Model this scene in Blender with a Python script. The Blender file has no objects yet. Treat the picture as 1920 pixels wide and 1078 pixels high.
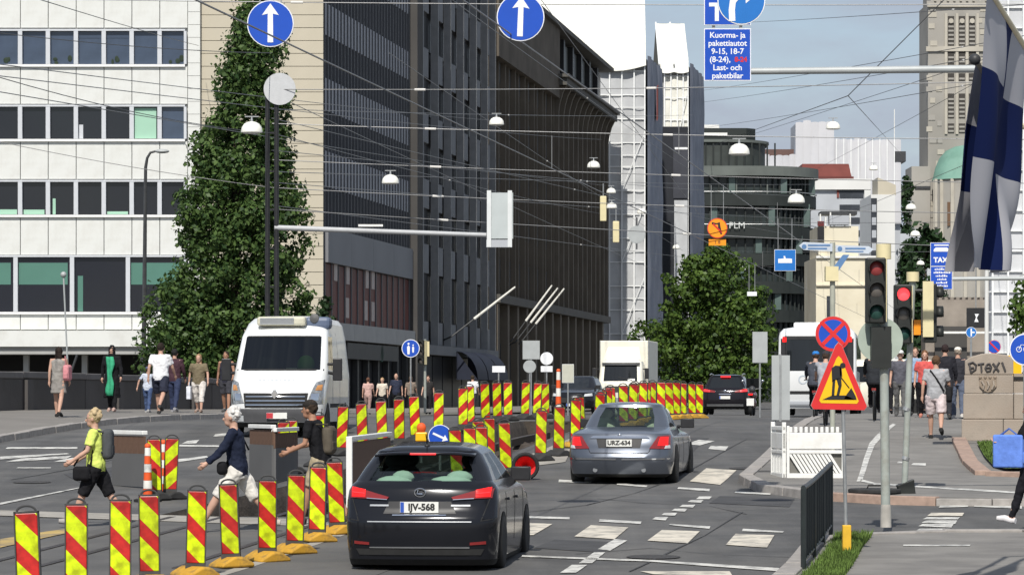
import bpy, bmesh, math, random
import numpy as np
from mathutils import Vector, Matrix
from mathutils.bvhtree import BVHTree
R = math.radians
PI = math.pi
random.seed(7)
S = bpy.context.scene
C = S.collection

# ---------------------------------------------------------------- camera, sky, sun, exposure
F = 6000.0          # focal length in photo pixels (1920 wide)
ZC = 2.0            # camera height
YH = 740.0          # horizon row in the photo
cam_d = bpy.data.cameras.new('camera')
cam = bpy.data.objects.new('camera', cam_d)
C.objects.link(cam)
cam.location = (0, 0, ZC)
cam.rotation_euler = (R(90), 0, 0)
cam_d.sensor_width = 36
cam_d.lens = F / 1920 * 36
cam_d.shift_y = (YH - 539) / 1920
cam_d.clip_end = 8000
S.camera = cam

SUN_EL = 47.0
SUN_AZ = Vector((-0.145, -0.9894))        # horizontal direction towards the sun
W = bpy.data.worlds.new('World')
S.world = W
W.use_nodes = True
nt = W.node_tree
for n in list(nt.nodes):
    nt.nodes.remove(n)
out = nt.nodes.new('ShaderNodeOutputWorld')
bg = nt.nodes.new('ShaderNodeBackground')
sky = nt.nodes.new('ShaderNodeTexSky')
sky.sky_type = 'NISHITA'
sky.sun_disc = False
sky.sun_elevation = R(SUN_EL)
sky.sun_rotation = math.atan2(SUN_AZ.x, SUN_AZ.y)
sky.air_density = 1.0
sky.dust_density = .7
sky.ozone_density = 1.2
tc = nt.nodes.new('ShaderNodeTexCoord')
mp = nt.nodes.new('ShaderNodeMapping')
mp.inputs['Scale'].default_value = (8, 8, 22)
ns = nt.nodes.new('ShaderNodeTexNoise')
ns.inputs['Scale'].default_value = 1.6
ns.inputs['Detail'].default_value = 7
ns.inputs['Roughness'].default_value = 0.55
cr = nt.nodes.new('ShaderNodeValToRGB')
cr.color_ramp.elements[0].position = 0.30
cr.color_ramp.elements[0].color = (.30, .30, .30, 1)
cr.color_ramp.elements[1].position = 0.62
cr.color_ramp.elements[1].color = (0.95, 0.95, 0.95, 1)
mx = nt.nodes.new('ShaderNodeMix')
mx.data_type = 'RGBA'
mx.inputs['B'].default_value = (3.9, 4.35, 5.2, 1)
nt.links.new(tc.outputs['Generated'], mp.inputs['Vector'])
nt.links.new(mp.outputs['Vector'], ns.inputs['Vector'])
nt.links.new(ns.outputs['Fac'], cr.inputs['Fac'])
nt.links.new(cr.outputs['Color'], mx.inputs['Factor'])
nt.links.new(sky.outputs['Color'], mx.inputs['A'])
nt.links.new(mx.outputs['Result'], bg.inputs['Color'])
bg.inputs['Strength'].default_value = 0.11
nt.links.new(bg.outputs['Background'], out.inputs['Surface'])

sun_d = bpy.data.lights.new('sun', 'SUN')
sun_d.energy = 4.7
sun_d.angle = R(0.5)
sun_d.color = (1.0, 0.955, 0.88)
sun = bpy.data.objects.new('sun', sun_d)
C.objects.link(sun)
h = math.cos(R(SUN_EL))
SV = Vector((SUN_AZ.x * h, SUN_AZ.y * h, math.sin(R(SUN_EL)))).normalized()
sun.rotation_euler = SV.to_track_quat('Z', 'Y').to_euler()
sun.location = SV * 200
S.view_settings.view_transform = 'Standard'
S.view_settings.look = 'None'
S.view_settings.exposure = 0.0
S.view_settings.gamma = 1.0
S.view_settings.use_curve_mapping = False

# ---------------------------------------------------------------- photo pixels to places
_gx = np.array([-30, 0, 20, 36, 44, 50, 56, 62, 67, 72, 76, 82, 90, 105, 137, 200, 350, 500, 700, 1500, 6000.])
_gz = np.array([.3, .3, .02, -.04, .17, .32, .47, .74, 1.0, 1.2, 1.31, 1.36, 1.34, 1.27, 1.15, 1.1, 1.3, 5, 13, 20, 20.])
_fx = np.arange(-30, 6000, .5)
_fz = np.interp(_fx, _gx, _gz)
_k = np.hanning(15); _k /= _k.sum()
_fz = np.convolve(np.pad(_fz, 7, mode='edge'), _k, mode='valid')
def G(y):
    return float(np.interp(y, _fx, _fz))
def P(x, y, D):
    return Vector(((x - 960) * D / F, D, ZC + (YH - y) * D / F))
def gp(x, y, dz=0.0):
    """point of the ground (plus dz) seen at photo pixel x, y"""
    d0, best = 30.0, None
    while d0 < 400:
        yy = YH + F * (ZC - G(d0) - dz) / d0
        if yy <= y:
            break
        d0 += .25
    return Vector(((x - 960) * d0 / F, d0, G(d0) + dz))
def gd(x, D, dz=0.0):
    return Vector(((x - 960) * D / F, D, G(D) + dz))
TH = math.atan(890 / 6000)      # the street runs this far to the right of the view axis
T = math.tan(TH)

# ---------------------------------------------------------------- materials
_M = {}
def mat(name, col, rough=.7, var=.12, scale=6, bump=0.0, bscale=40, metal=0.0, spec=.4, coat=0.0, emit=0.0, wear=None, wscale=.6, coords='Object'):
    """noise-varied principled material; wear = (colour, amount) adds irregular stains"""
    if name in _M:
        return _M[name]
    m = bpy.data.materials.new(name)
    m.use_nodes = True
    t = m.node_tree
    b = t.nodes['Principled BSDF']
    c = col if len(col) == 4 else (*col, 1)
    b.inputs['Roughness'].default_value = rough
    b.inputs['Metallic'].default_value = metal
    b.inputs['Specular IOR Level'].default_value = spec
    b.inputs['Coat Weight'].default_value = coat
    b.inputs['Coat Roughness'].default_value = .05
    tcn = t.nodes.new('ShaderNodeTexCoord')
    last = None
    if var > 0:
        n = t.nodes.new('ShaderNodeTexNoise')
        n.inputs['Scale'].default_value = scale
        n.inputs['Detail'].default_value = 5
        t.links.new(tcn.outputs[coords], n.inputs['Vector'])
        r = t.nodes.new('ShaderNodeValToRGB')
        r.color_ramp.elements[0].position = .3
        r.color_ramp.elements[1].position = .7
        r.color_ramp.elements[0].color = tuple(v * (1 - var) for v in c[:3]) + (1,)
        r.color_ramp.elements[1].color = tuple(min(1, v * (1 + var)) for v in c[:3]) + (1,)
        t.links.new(n.outputs['Fac'], r.inputs['Fac'])
        last = r.outputs['Color']
    if wear:
        n2 = t.nodes.new('ShaderNodeTexNoise')
        n2.inputs['Scale'].default_value = wscale
        n2.inputs['Detail'].default_value = 8
        n2.inputs['Roughness'].default_value = .65
        t.links.new(tcn.outputs[coords], n2.inputs['Vector'])
        r2 = t.nodes.new('ShaderNodeValToRGB')
        r2.color_ramp.elements[0].position = .46
        r2.color_ramp.elements[1].position = .66
        r2.color_ramp.elements[0].color = (0, 0, 0, 1)
        r2.color_ramp.elements[1].color = (wear[1],) * 3 + (1,)
        t.links.new(n2.outputs['Fac'], r2.inputs['Fac'])
        mm = t.nodes.new('ShaderNodeMix')
        mm.data_type = 'RGBA'
        mm.inputs['A'].default_value = c
        mm.inputs['B'].default_value = (*wear[0], 1)
        if last:
            t.links.new(last, mm.inputs['A'])
        t.links.new(r2.outputs['Color'], mm.inputs['Factor'])
        last = mm.outputs['Result']
    if last:
        t.links.new(last, b.inputs['Base Color'])
    else:
        b.inputs['Base Color'].default_value = c
    if bump > 0:
        n3 = t.nodes.new('ShaderNodeTexNoise')
        n3.inputs['Scale'].default_value = bscale
        n3.inputs['Detail'].default_value = 4
        t.links.new(tcn.outputs[coords], n3.inputs['Vector'])
        bn = t.nodes.new('ShaderNodeBump')
        bn.inputs['Strength'].default_value = bump
        bn.inputs['Distance'].default_value = .02
        t.links.new(n3.outputs['Fac'], bn.inputs['Height'])
        t.links.new(bn.outputs['Normal'], b.inputs['Normal'])
    if emit > 0:
        b.inputs['Emission Color'].default_value = c
        b.inputs['Emission Strength'].default_value = emit
    _M[name] = m
    return m

def glassmat(name, tint, refl=.12, rough=.03):
    """thin window glass: tinted see-through sheet with a fresnel reflection"""
    if name in _M:
        return _M[name]
    m = bpy.data.materials.new(name)
    m.use_nodes = True
    t = m.node_tree
    for n in list(t.nodes):
        t.nodes.remove(n)
    o = t.nodes.new('ShaderNodeOutputMaterial')
    tr = t.nodes.new('ShaderNodeBsdfTransparent')
    tr.inputs['Color'].default_value = (*tint, 1)
    gl = t.nodes.new('ShaderNodeBsdfGlossy')
    gl.inputs['Roughness'].default_value = rough
    gl.inputs['Color'].default_value = (.9, .95, 1, 1)
    fr = t.nodes.new('ShaderNodeFresnel')
    fr.inputs['IOR'].default_value = 1.5
    ad = t.nodes.new('ShaderNodeMath')
    ad.operation = 'MULTIPLY_ADD'
    ad.inputs[1].default_value = .55
    ad.inputs[2].default_value = refl * .2
    mxs = t.nodes.new('ShaderNodeMixShader')
    t.links.new(fr.outputs[0], ad.inputs[0])
    t.links.new(ad.outputs[0], mxs.inputs[0])
    t.links.new(tr.outputs[0], mxs.inputs[1])
    t.links.new(gl.outputs[0], mxs.inputs[2])
    t.links.new(mxs.outputs[0], o.inputs[0])
    _M[name] = m
    return m

def stripemat(name, a, b, slope, period, duty=.5, off=0.0, rough=.35):
    """diagonal stripes printed on a board (object x, z)"""
    if name in _M:
        return _M[name]
    m = bpy.data.materials.new(name)
    m.use_nodes = True
    t = m.node_tree
    bs = t.nodes['Principled BSDF']
    bs.inputs['Roughness'].default_value = rough
    tcn = t.nodes.new('ShaderNodeTexCoord')
    sp = t.nodes.new('ShaderNodeSeparateXYZ')
    t.links.new(tcn.outputs['Object'], sp.inputs[0])
    m1 = t.nodes.new('ShaderNodeMath'); m1.operation = 'MULTIPLY_ADD'
    m1.inputs[1].default_value = slope
    t.links.new(sp.outputs['X'], m1.inputs[0])
    t.links.new(sp.outputs['Z'], m1.inputs[2])
    m2 = t.nodes.new('ShaderNodeMath'); m2.operation = 'MULTIPLY_ADD'
    m2.inputs[1].default_value = 1 / period
    m2.inputs[2].default_value = off
    t.links.new(m1.outputs[0], m2.inputs[0])
    m3 = t.nodes.new('ShaderNodeMath'); m3.operation = 'FRACT'
    t.links.new(m2.outputs[0], m3.inputs[0])
    m4 = t.nodes.new('ShaderNodeMath'); m4.operation = 'GREATER_THAN'
    m4.inputs[1].default_value = duty
    t.links.new(m3.outputs[0], m4.inputs[0])
    n = t.nodes.new('ShaderNodeTexNoise')
    n.inputs['Scale'].default_value = 9
    n.inputs['Detail'].default_value = 6
    t.links.new(tcn.outputs['Object'], n.inputs['Vector'])
    oi = t.nodes.new('ShaderNodeObjectInfo')
    mxa = t.nodes.new('ShaderNodeMix'); mxa.data_type = 'RGBA'
    mxa.inputs['A'].default_value = (*a, 1)
    mxa.inputs['B'].default_value = (*b, 1)
    t.links.new(m4.outputs[0], mxa.inputs['Factor'])
    r = t.nodes.new('ShaderNodeValToRGB')
    r.color_ramp.elements[0].position = .36
    r.color_ramp.elements[0].color = (.42, .38, .33, 1)
    r.color_ramp.elements[1].position = .6
    r.color_ramp.elements[1].color = (1, 1, 1, 1)
    t.links.new(n.outputs['Fac'], r.inputs['Fac'])
    mxb = t.nodes.new('ShaderNodeMix'); mxb.data_type = 'RGBA'; mxb.blend_type = 'MULTIPLY'
    mxb.inputs['Factor'].default_value = .8
    t.links.new(mxa.outputs['Result'], mxb.inputs['A'])
    t.links.new(r.outputs['Color'], mxb.inputs['B'])
    hs = t.nodes.new('ShaderNodeHueSaturation')
    mv = t.nodes.new('ShaderNodeMapRange')
    mv.inputs['To Min'].default_value = .8
    mv.inputs['To Max'].default_value = 1.1
    t.links.new(oi.outputs['Random'], mv.inputs['Value'])
    t.links.new(mv.outputs[0], hs.inputs['Value'])
    t.links.new(mxb.outputs['Result'], hs.inputs['Color'])
    t.links.new(hs.outputs['Color'], bs.inputs['Base Color'])
    _M[name] = m
    return m

# ---------------------------------------------------------------- mesh builder
class MB:
    def __init__(s):
        s.v = []; s.f = []
    def add(s, vs, fs):
        o = len(s.v)
        s.v += [tuple(p) for p in vs]
        s.f += [tuple(i + o for i in f) for f in fs]
        return s
    def box(s, x0, x1, y0, y1, z0, z1, M=None):
        vs = [Vector(p) for p in ((x0,y0,z0),(x1,y0,z0),(x1,y1,z0),(x0,y1,z0),(x0,y0,z1),(x1,y0,z1),(x1,y1,z1),(x0,y1,z1))]
        if M: vs = [M @ p for p in vs]
        return s.add(vs, [(0,3,2,1),(4,5,6,7),(0,1,5,4),(1,2,6,5),(2,3,7,6),(3,0,4,7)])
    def cyl(s, p0, p1, r0, r1=None, n=12, cap=True):
        p0, p1 = Vector(p0), Vector(p1)
        r1 = r0 if r1 is None else r1
        q = (p1 - p0).to_track_quat('Z', 'Y')
        vs = []
        for p, r in ((p0, r0), (p1, r1)):
            for i in range(n):
                a = 2 * PI * i / n
                vs.append(p + q @ Vector((r * math.cos(a), r * math.sin(a), 0)))
        fs = [(i, (i + 1) % n, n + (i + 1) % n, n + i) for i in range(n)]
        if cap: fs += [tuple(range(n))[::-1], tuple(range(n, 2 * n))]
        return s.add(vs, fs)
    def tube(s, pts, r, n=8, cap=True):
        pts = [Vector(p) for p in pts]
        k = len(pts)
        rs = r if isinstance(r, (list, tuple)) else [r] * k
        vs = []; up = None
        for i, p in enumerate(pts):
            d = (pts[min(i + 1, k - 1)] - pts[max(i - 1, 0)])
            d = d.normalized() if d.length > 1e-9 else Vector((0, 0, 1))
            if up is None:
                up = d.orthogonal().normalized()
            up = (up - d * up.dot(d))
            up = up.normalized() if up.length > 1e-6 else d.orthogonal().normalized()
            sd = d.cross(up)
            for j in range(n):
                a = 2 * PI * j / n
                vs.append(p + (up * math.cos(a) + sd * math.sin(a)) * rs[i])
        fs = []
        for i in range(k - 1):
            for j in range(n):
                fs.append((i*n+j, i*n+(j+1)%n, (i+1)*n+(j+1)%n, (i+1)*n+j))
        if cap: fs += [tuple(range(n))[::-1], tuple(range((k-1)*n, k*n))]
        return s.add(vs, fs)
    def lathe(s, prof, n=20, M=None):
        vs = []
        for r, z in prof:
            for j in range(n):
                a = 2 * PI * j / n
                p = Vector((r * math.cos(a), r * math.sin(a), z))
                vs.append(M @ p if M else p)
        fs = []
        for i in range(len(prof) - 1):
            for j in range(n):
                fs.append((i*n+j, i*n+(j+1)%n, (i+1)*n+(j+1)%n, (i+1)*n+j))
        fs += [tuple(range(n))[::-1], tuple(range((len(prof)-1)*n, len(prof)*n))]
        return s.add(vs, fs)
    def prism(s, poly, y0, y1, M=None):
        """xz polygon extruded along y"""
        n = len(poly)
        vs = [Vector((x, y0, z)) for x, z in poly] + [Vector((x, y1, z)) for x, z in poly]
        if M: vs = [M @ p for p in vs]
        return s.add(vs, [tuple(range(n)), tuple(range(n, 2*n))[::-1]] + [(i, n+i, n+(i+1)%n, (i+1)%n) for i in range(n)])
    def zprism(s, poly, z0, z1, M=None):
        n = len(poly)
        z0s = z0 if callable(z0) else (lambda x, y: z0)
        z1s = z1 if callable(z1) else (lambda x, y: z1)
        vs = [Vector((x, y, z0s(x, y))) for x, y in poly] + [Vector((x, y, z1s(x, y))) for x, y in poly]
        if M: vs = [M @ p for p in vs]
        return s.add(vs, [tuple(range(n))[::-1], tuple(range(n, 2*n))] + [(i, (i+1)%n, n+(i+1)%n, n+i) for i in range(n)])
    def grid(s, nu, nv, fn):
        vs = [fn(i / nu, j / nv) for j in range(nv + 1) for i in range(nu + 1)]
        fs = [(j*(nu+1)+i, j*(nu+1)+i+1, (j+1)*(nu+1)+i+1, (j+1)*(nu+1)+i) for j in range(nv) for i in range(nu)]
        return s.add(vs, fs)
    def ball(s, c, rx, ry=None, rz=None, nu=14, nv=9):
        ry = rx if ry is None else ry
        rz = rx if rz is None else rz
        c = Vector(c)
        prof = []
        vs = []; fs = []
        for i in range(1, nv):
            ph = PI * i / nv
            for j in range(nu):
                a = 2 * PI * j / nu
                vs.append(c + Vector((rx*math.sin(ph)*math.cos(a), ry*math.sin(ph)*math.sin(a), rz*math.cos(ph))))
        for i in range(nv - 2):
            for j in range(nu):
                fs.append((i*nu+j, (i+1)*nu+j, (i+1)*nu+(j+1)%nu, i*nu+(j+1)%nu))
        t = len(vs); vs += [c + Vector((0,0,rz)), c - Vector((0,0,rz))]
        for j in range(nu):
            fs.append((t, j, (j+1)%nu)); fs.append((t+1, (nv-2)*nu+(j+1)%nu, (nv-2)*nu+j))
        return s.add(vs, fs)
    def mesh(s, name, smooth=False, angle=None):
        me = bpy.data.meshes.new(name)
        me.from_pydata([tuple(p) for p in s.v], [], s.f)
        me.validate()
        if smooth:
            me.polygons.foreach_set('use_smooth', [True] * len(me.polygons))
            me.set_sharp_from_angle(angle=R(angle or 40))
        me.update()
        return me
    def build(s, name, m, parent=None, smooth=False, angle=None, bevel=0, loc=None, rotz=None):
        me = s.mesh(name, smooth, angle)
        me.materials.append(m)
        return put(name, me, parent, bevel, loc, rotz)
def put(name, me, parent=None, bevel=0, loc=None, rotz=None):
    o = bpy.data.objects.new(name, me)
    C.objects.link(o)
    if parent: o.parent = parent
    if loc is not None: o.location = loc
    if rotz is not None: o.rotation_euler = (0, 0, rotz)
    if bevel:
        b = o.modifiers.new('bevel', 'BEVEL')
        b.width = bevel; b.segments = 2; b.limit_method = 'ANGLE'; b.angle_limit = R(35)
    return o
def tag(o, label, cat, group=None):
    o['label'] = label; o['category'] = cat
    if group: o['group'] = group
    return o
def thing(name, label, cat, loc=(0,0,0), rotz=0, group=None):
    o = bpy.data.objects.new(name, None)
    o.empty_display_size = .2
    C.objects.link(o)
    o.location = loc; o.rotation_euler = (0, 0, rotz)
    return tag(o, label, cat, group)
def struct(o, kind='structure'):
    o['kind'] = kind
    return o
def dup(root, loc, rotz=None, label=None, group=None):
    r = root.copy(); C.objects.link(r); r.location = loc
    if rotz is not None: r.rotation_euler = (0, 0, rotz)
    if label: r['label'] = label
    if group: r['group'] = group
    for ch in list(root.children):
        c = ch.copy(); C.objects.link(c); c.parent = r
        for g in list(ch.children):
            d = g.copy(); C.objects.link(d); d.parent = c
    return r
def textmesh(txt, size, depth=.002, align='CENTER', spacing=1.0, shear=0.0, bold=0.0):
    cu = bpy.data.curves.new('lettering', 'FONT')
    cu.body = txt; cu.size = size; cu.extrude = depth; cu.align_x = align; cu.align_y = 'CENTER'
    cu.space_character = spacing; cu.shear = shear; cu.offset = bold; cu.resolution_u = 3
    o = bpy.data.objects.new('lettering', cu)
    C.objects.link(o)
    dg = bpy.context.evaluated_depsgraph_get()
    me = bpy.data.meshes.new_from_object(o.evaluated_get(dg))
    bpy.data.objects.remove(o); bpy.data.curves.remove(cu)
    # lay upright: text x -> x, text y -> z, facing -y
    me.transform(Matrix.Rotation(PI / 2, 4, 'X'))
    return me
def text(txt, size, m, parent, loc, rotz=0, name='lettering', **k):
    me = textmesh(txt, size, **k)
    me.materials.clear(); me.materials.append(m)
    return put(name, me, parent, 0, loc, rotz)
def disc(r, n=28, cx=0, cz=0, a0=0):
    return [(cx + r*math.cos(a0+2*PI*i/n), cz + r*math.sin(a0+2*PI*i/n)) for i in range(n)]

# common materials
m_steel = mat('galvanised_steel', (.38,.39,.39), .45, .15, 8, metal=.6)
m_black = mat('black_paint', (.02,.02,.022), .45, .2, 5)
m_dark = mat('dark_metal', (.045,.047,.05), .5, .2, 5)
m_white = mat('white_paint', (.78,.78,.75), .5, .05, 3, wear=((.45,.42,.37), .35), wscale=3)
m_rubber = mat('rubber', (.018,.018,.018), .8, .2, 12)
# ================================================================ GROUND
m_asph = mat('asphalt', (.088,.087,.086), .85, .2, 1.3, bump=.35, bscale=60, wear=((.135,.13,.122), .8), wscale=.35)
# lane wear: long streaks along the street, oil and grit
for _m, _lo, _hi in ((m_asph, .72, 1.28),):
    _t = _m.node_tree; _b = _t.nodes['Principled BSDF']; _src = _b.inputs['Base Color'].links[0].from_socket
    _tc = _t.nodes.new('ShaderNodeTexCoord'); _mp = _t.nodes.new('ShaderNodeMapping'); _mp.inputs['Rotation'].default_value = (0, 0, TH); _mp.inputs['Scale'].default_value = (1.1, .05, 1)
    _n = _t.nodes.new('ShaderNodeTexNoise'); _n.inputs['Scale'].default_value = 1.0; _n.inputs['Detail'].default_value = 6; _n.inputs['Roughness'].default_value = .6
    _n2 = _t.nodes.new('ShaderNodeTexNoise'); _n2.inputs['Scale'].default_value = 26; _n2.inputs['Detail'].default_value = 3
    _ad = _t.nodes.new('ShaderNodeMath'); _ad.operation = 'MULTIPLY_ADD'; _ad.inputs[1].default_value = .45
    _mr = _t.nodes.new('ShaderNodeMapRange'); _mr.inputs['From Min'].default_value = .45; _mr.inputs['From Max'].default_value = 1.0; _mr.inputs['To Min'].default_value = _lo; _mr.inputs['To Max'].default_value = _hi
    _mx = _t.nodes.new('ShaderNodeMix'); _mx.data_type = 'RGBA'; _mx.blend_type = 'MULTIPLY'; _mx.inputs['Factor'].default_value = 1
    _t.links.new(_tc.outputs['Object'], _mp.inputs['Vector']); _t.links.new(_mp.outputs[0], _n.inputs['Vector']); _t.links.new(_tc.outputs['Object'], _n2.inputs['Vector'])
    _t.links.new(_n2.outputs['Fac'], _ad.inputs[0]); _t.links.new(_n.outputs['Fac'], _ad.inputs[2]); _t.links.new(_ad.outputs[0], _mr.inputs['Value'])
    _t.links.new(_src, _mx.inputs['A']); _t.links.new(_mr.outputs[0], _mx.inputs['B']); _t.links.new(_mx.outputs['Result'], _b.inputs['Base Color'])
m_asph2 = mat('worn_asphalt', (.098,.096,.093), .9, .18, .9, bump=.4, bscale=55, wear=((.15,.142,.13), .6), wscale=.5)
m_pave = mat('pavement_asphalt', (.205,.195,.18), .9, .14, 1.5, bump=.35, bscale=50, wear=((.12,.115,.11), .6), wscale=.7)
m_earth = mat('ground_earth', (.13,.125,.11), .95, .25, .2)
m_dirt = mat('dug_dirt', (.062,.05,.04), .95, .45, 3, bump=.8, bscale=18)
m_gran = mat('red_granite_kerb', (.34,.24,.19), .8, .18, 7, bump=.2)
m_gran2 = mat('grey_granite_kerb', (.30,.28,.26), .8, .18, 7, bump=.2)
m_mark = mat('road_paint', (.60,.59,.55), .75, .10, 4, wear=((.13,.13,.13), .9), wscale=4.5)
m_markc = mat('cream_road_paint', (.60,.55,.46), .75, .10, 4, wear=((.16,.155,.145), .8), wscale=3)
m_marky = mat('yellow_road_paint', (.46,.33,.12), .8, .15, 4, wear=((.13,.12,.11), .9), wscale=2)
m_conc = mat('pale_concrete', (.33,.31,.275), .9, .15, 3, bump=.3, wear=((.2,.18,.15), .6), wscale=1.2)

tri_y = [-30, -15, 0, 10, 20] + list(range(24, 140, 2)) + [150, 170, 200, 250, 300, 350, 400, 500, 600, 700, 900, 1200, 1500, 2500, 5500]
tx = [-2500, -900, -300, -120, -60, -30, 0, 30, 60, 120, 300, 900, 2500]
b = MB()
b.grid(len(tx) - 1, len(tri_y) - 1, lambda u, v: (tx[round(u*(len(tx)-1))], tri_y[round(v*(len(tri_y)-1))], G(tri_y[round(v*(len(tri_y)-1))]) - (.75 if 40 < tri_y[round(v*(len(tri_y)-1))] < 84 else .06)))
struct(b.build('ground', m_earth, smooth=True))

def kl(y): return -10.7 + T * (y - 67)           # left kerb
def knr(y): return 2.98 + T * (y - 35.5)         # near right kerb (fence side)
def kfr(y): return 3.98 + T * (y - 56)           # far right kerb
def trl(y): return -5.15 + .165 * (y - 47)       # trench
def trr(y): return -2.75 + .165 * (y - 47)
TR0, TR1 = 46.5, 80.0
ys = [-20, -10, 0, 10, 20, 24, 28, 30, 32] + [33 + .5 * i for i in range(95)]
ys = sorted(set([y for y in ys if y <= 80] + [46.5] + list(range(80, 140, 2)) + [140, 160, 200, 260, 330, 400]))
# carriageway, open where the trench is dug
b = MB()
for y0, y1 in zip(ys[:-1], ys[1:]):
    for a, c, hole in ((lambda y: kl(y) - .4, trl, False), (trl, trr, True), (trr, lambda y: 60.0, False)):
        if hole and y0 >= TR0 and y1 <= TR1: continue
        b.add([(a(y0), y0, G(y0)), (c(y0), y0, G(y0)), (c(y1), y1, G(y1)), (a(y1), y1, G(y1))], [(0, 1, 2, 3)])
struct(b.build('road', m_asph, smooth=True))
# the trench: walls, lumpy floor, old rails laid bare
b = MB()
rnd = random.Random(3)
def trz(y, k): return G(y) - .55 + .16 * math.sin(y * 2.1 + k * 3) * math.sin(y * .7) + .1 * math.sin(k * 9 + y)
tys = [y for y in ys if TR0 <= y <= TR1]
for side in (0, 1):
    e = trl if side == 0 else trr
    for y0, y1 in zip(tys[:-1], tys[1:]):
        w = .22 if side == 0 else -.22
        q = [(e(y0), y0, G(y0) - .002), (e(y0) + w*.3, y0, G(y0) - .16), (e(y0) + w, y0, G(y0) - .7), (e(y1), y1, G(y1) - .002), (e(y1) + w*.3, y1, G(y1) - .16), (e(y1) + w, y1, G(y1) - .7)]
        b.add(q, [(0, 1, 4, 3), (1, 2, 5, 4)])
for y in (TR0, TR1):
    b.add([(trl(y), y, G(y) - .002), (trr(y), y, G(y) - .002), (trr(y), y, G(y) - .7), (trl(y), y, G(y) - .7)], [(0, 1, 2, 3)])
b.grid(8, len(tys) - 1, lambda u, v: (trl(tys[round(v*(len(tys)-1))]) + .1 + 2.2 * u, tys[round(v*(len(tys)-1))], trz(tys[round(v*(len(tys)-1))], u)))
trench = struct(b.build('trench', m_dirt))

m_rail = mat('rail_steel', (.06,.05,.045), .55, .3, 9, metal=.4)
def street_line(x0, y0, y1, dz, hw, hh, name, m, label, cat, grp, slope=T):
    """a straight bar lying along the street"""
    bb = MB(); n = max(2, int((y1 - y0) / 1.5))
    yy = [y0 + (y1 - y0) * i / n for i in range(n + 1)]
    vs = []
    for y in yy:
        x = x0 + slope * (y - y0); z = G(y) + dz
        vs += [(x - hw, y, z), (x + hw, y, z), (x + hw, y, z + hh), (x - hw, y, z + hh)]
    fs = [(0, 1, 2, 3), (4*n+3, 4*n+2, 4*n+1, 4*n)]
    for i in range(n):
        for j in range(4):
            fs.append((4*i+j, 4*i+4+j, 4*i+4+(j+1) % 4, 4*i+(j+1) % 4))
    bb.add(vs, fs)
    o = bb.build(name, m)
    if cat: tag(o, label, cat, grp)
    return o
for k, dx in enumerate((.75, 1.75)):
    street_line(trl(50) + dx, 50, 79, -.42, .07, .16, 'old_rail', m_rail, 'rusty rail laid bare in the dug trench between the striped boards', 'rail', 'old rails in the trench', slope=.165)
# tram rails set in the near surface
for k, px in enumerate(((-60, 1068), (60, 1068), (330, 1068))):
    p = gp(*px)
    o = street_line(p.x, p.y, 46.3, .003, .05, .012, 'tram_rail', m_rail, 'grooved tram rail set in the worn surface behind the near striped boards', 'rail', 'tram rails by the near boards')

# worn strip where the tracks run, concrete slab edges, pale repairs
def sheet(name, px, dz, m, n=1, world=False):
    """flat ground polygon from photo pixels, triangulated and dropped on the ground"""
    pts = [gp(*p) for p in px] if not world else [Vector((p[0], p[1], 0)) for p in px]
    bm = bmesh.new()
    f = bm.faces.new([bm.verts.new((p.x, p.y, 0)) for p in pts])
    yl, yh = min(p.y for p in pts), max(p.y for p in pts)
    st = .5
    y = math.ceil(yl / st) * st
    while y < yh:
        bmesh.ops.bisect_plane(bm, geom=bm.verts[:] + bm.edges[:] + bm.faces[:], plane_co=(0, y, 0), plane_no=(0, 1, 0))
        y += st
    for v in bm.verts: v.co.z = G(v.co.y) + dz
    bmesh.ops.recalc_face_normals(bm, faces=bm.faces)
    if bm.faces[0].normal.z < 0: bmesh.ops.reverse_faces(bm, faces=bm.faces)
    me = bpy.data.meshes.new(name); bm.to_mesh(me); bm.free()
    me.materials.append(m)
    return struct(put(name, me))
def strip(x0, w, y0, y1, dz, m, name='tram_track_bed', slope=T):
    return sheet(name, [(x0, y0), (x0 + w, y0), (x0 + w + slope*(y1-y0), y1), (x0 + slope*(y1-y0), y1)], dz, m, world=True)
strip(-8.6, 5.3, 24, 46.4, .004, m_asph2)
strip(-5.15, .16, 24, 45.6, .008, m_conc, 'concrete_edge', .149)
strip(-2.3, .22, 47, 80, .008, m_conc, 'concrete_edge', .165)
sheet('concrete_apron', [(880, 890), (1060, 868), (1072, 842), (1000, 850)], .012, m_conc)
sheet('concrete_edge', [(-40, 968), (645, 990), (645, 978), (-40, 957)], .012, m_conc)

# painted markings
def mark(px, m=None, name='road_marking'): return sheet(name, px, .011, m or m_mark)
for q in ([(985,1005),(1000,1005),(1036,983),(984,981)], [(1077,1007),(1152,1012),(1178,991),(1108,987)], [(1214,1015),(1289,1020),(1312,999),(1241,995)], [(1361,1023),(1438,1028),(1452,1006),(1379,1002)]):
    mark(q, m_markc, 'zebra_bar')
mark([(1293,903),(1350,910),(1381,882),(1324,880)], m_markc, 'zebra_bar')
mark([(1225,1078),(1375,1085),(1368,1074),(1200,1074)], m_markc, 'zebra_bar')
for q in ([(989,973),(1068,975),(1068,971),(990,970)], [(1123,979),(1201,983),(1203,979),(1124,976)], [(1254,987),(1330,993),(1332,989),(1256,984)], [(1391,997),(1468,1001),(1470,997),(1393,993)],
          [(1047,905),(1108,907),(1110,903),(1048,901)], [(1156,910),(1212,915),(1214,911),(1158,907)], [(1270,918),(1330,922),(1331,918),(1272,915)], [(1377,926),(1444,929),(1446,925),(1379,922)]):
    mark(q)
mark([(978,1046),(1220,1055),(1460,1072),(1461,1068),(1222,1051),(979,1043)])
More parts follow.
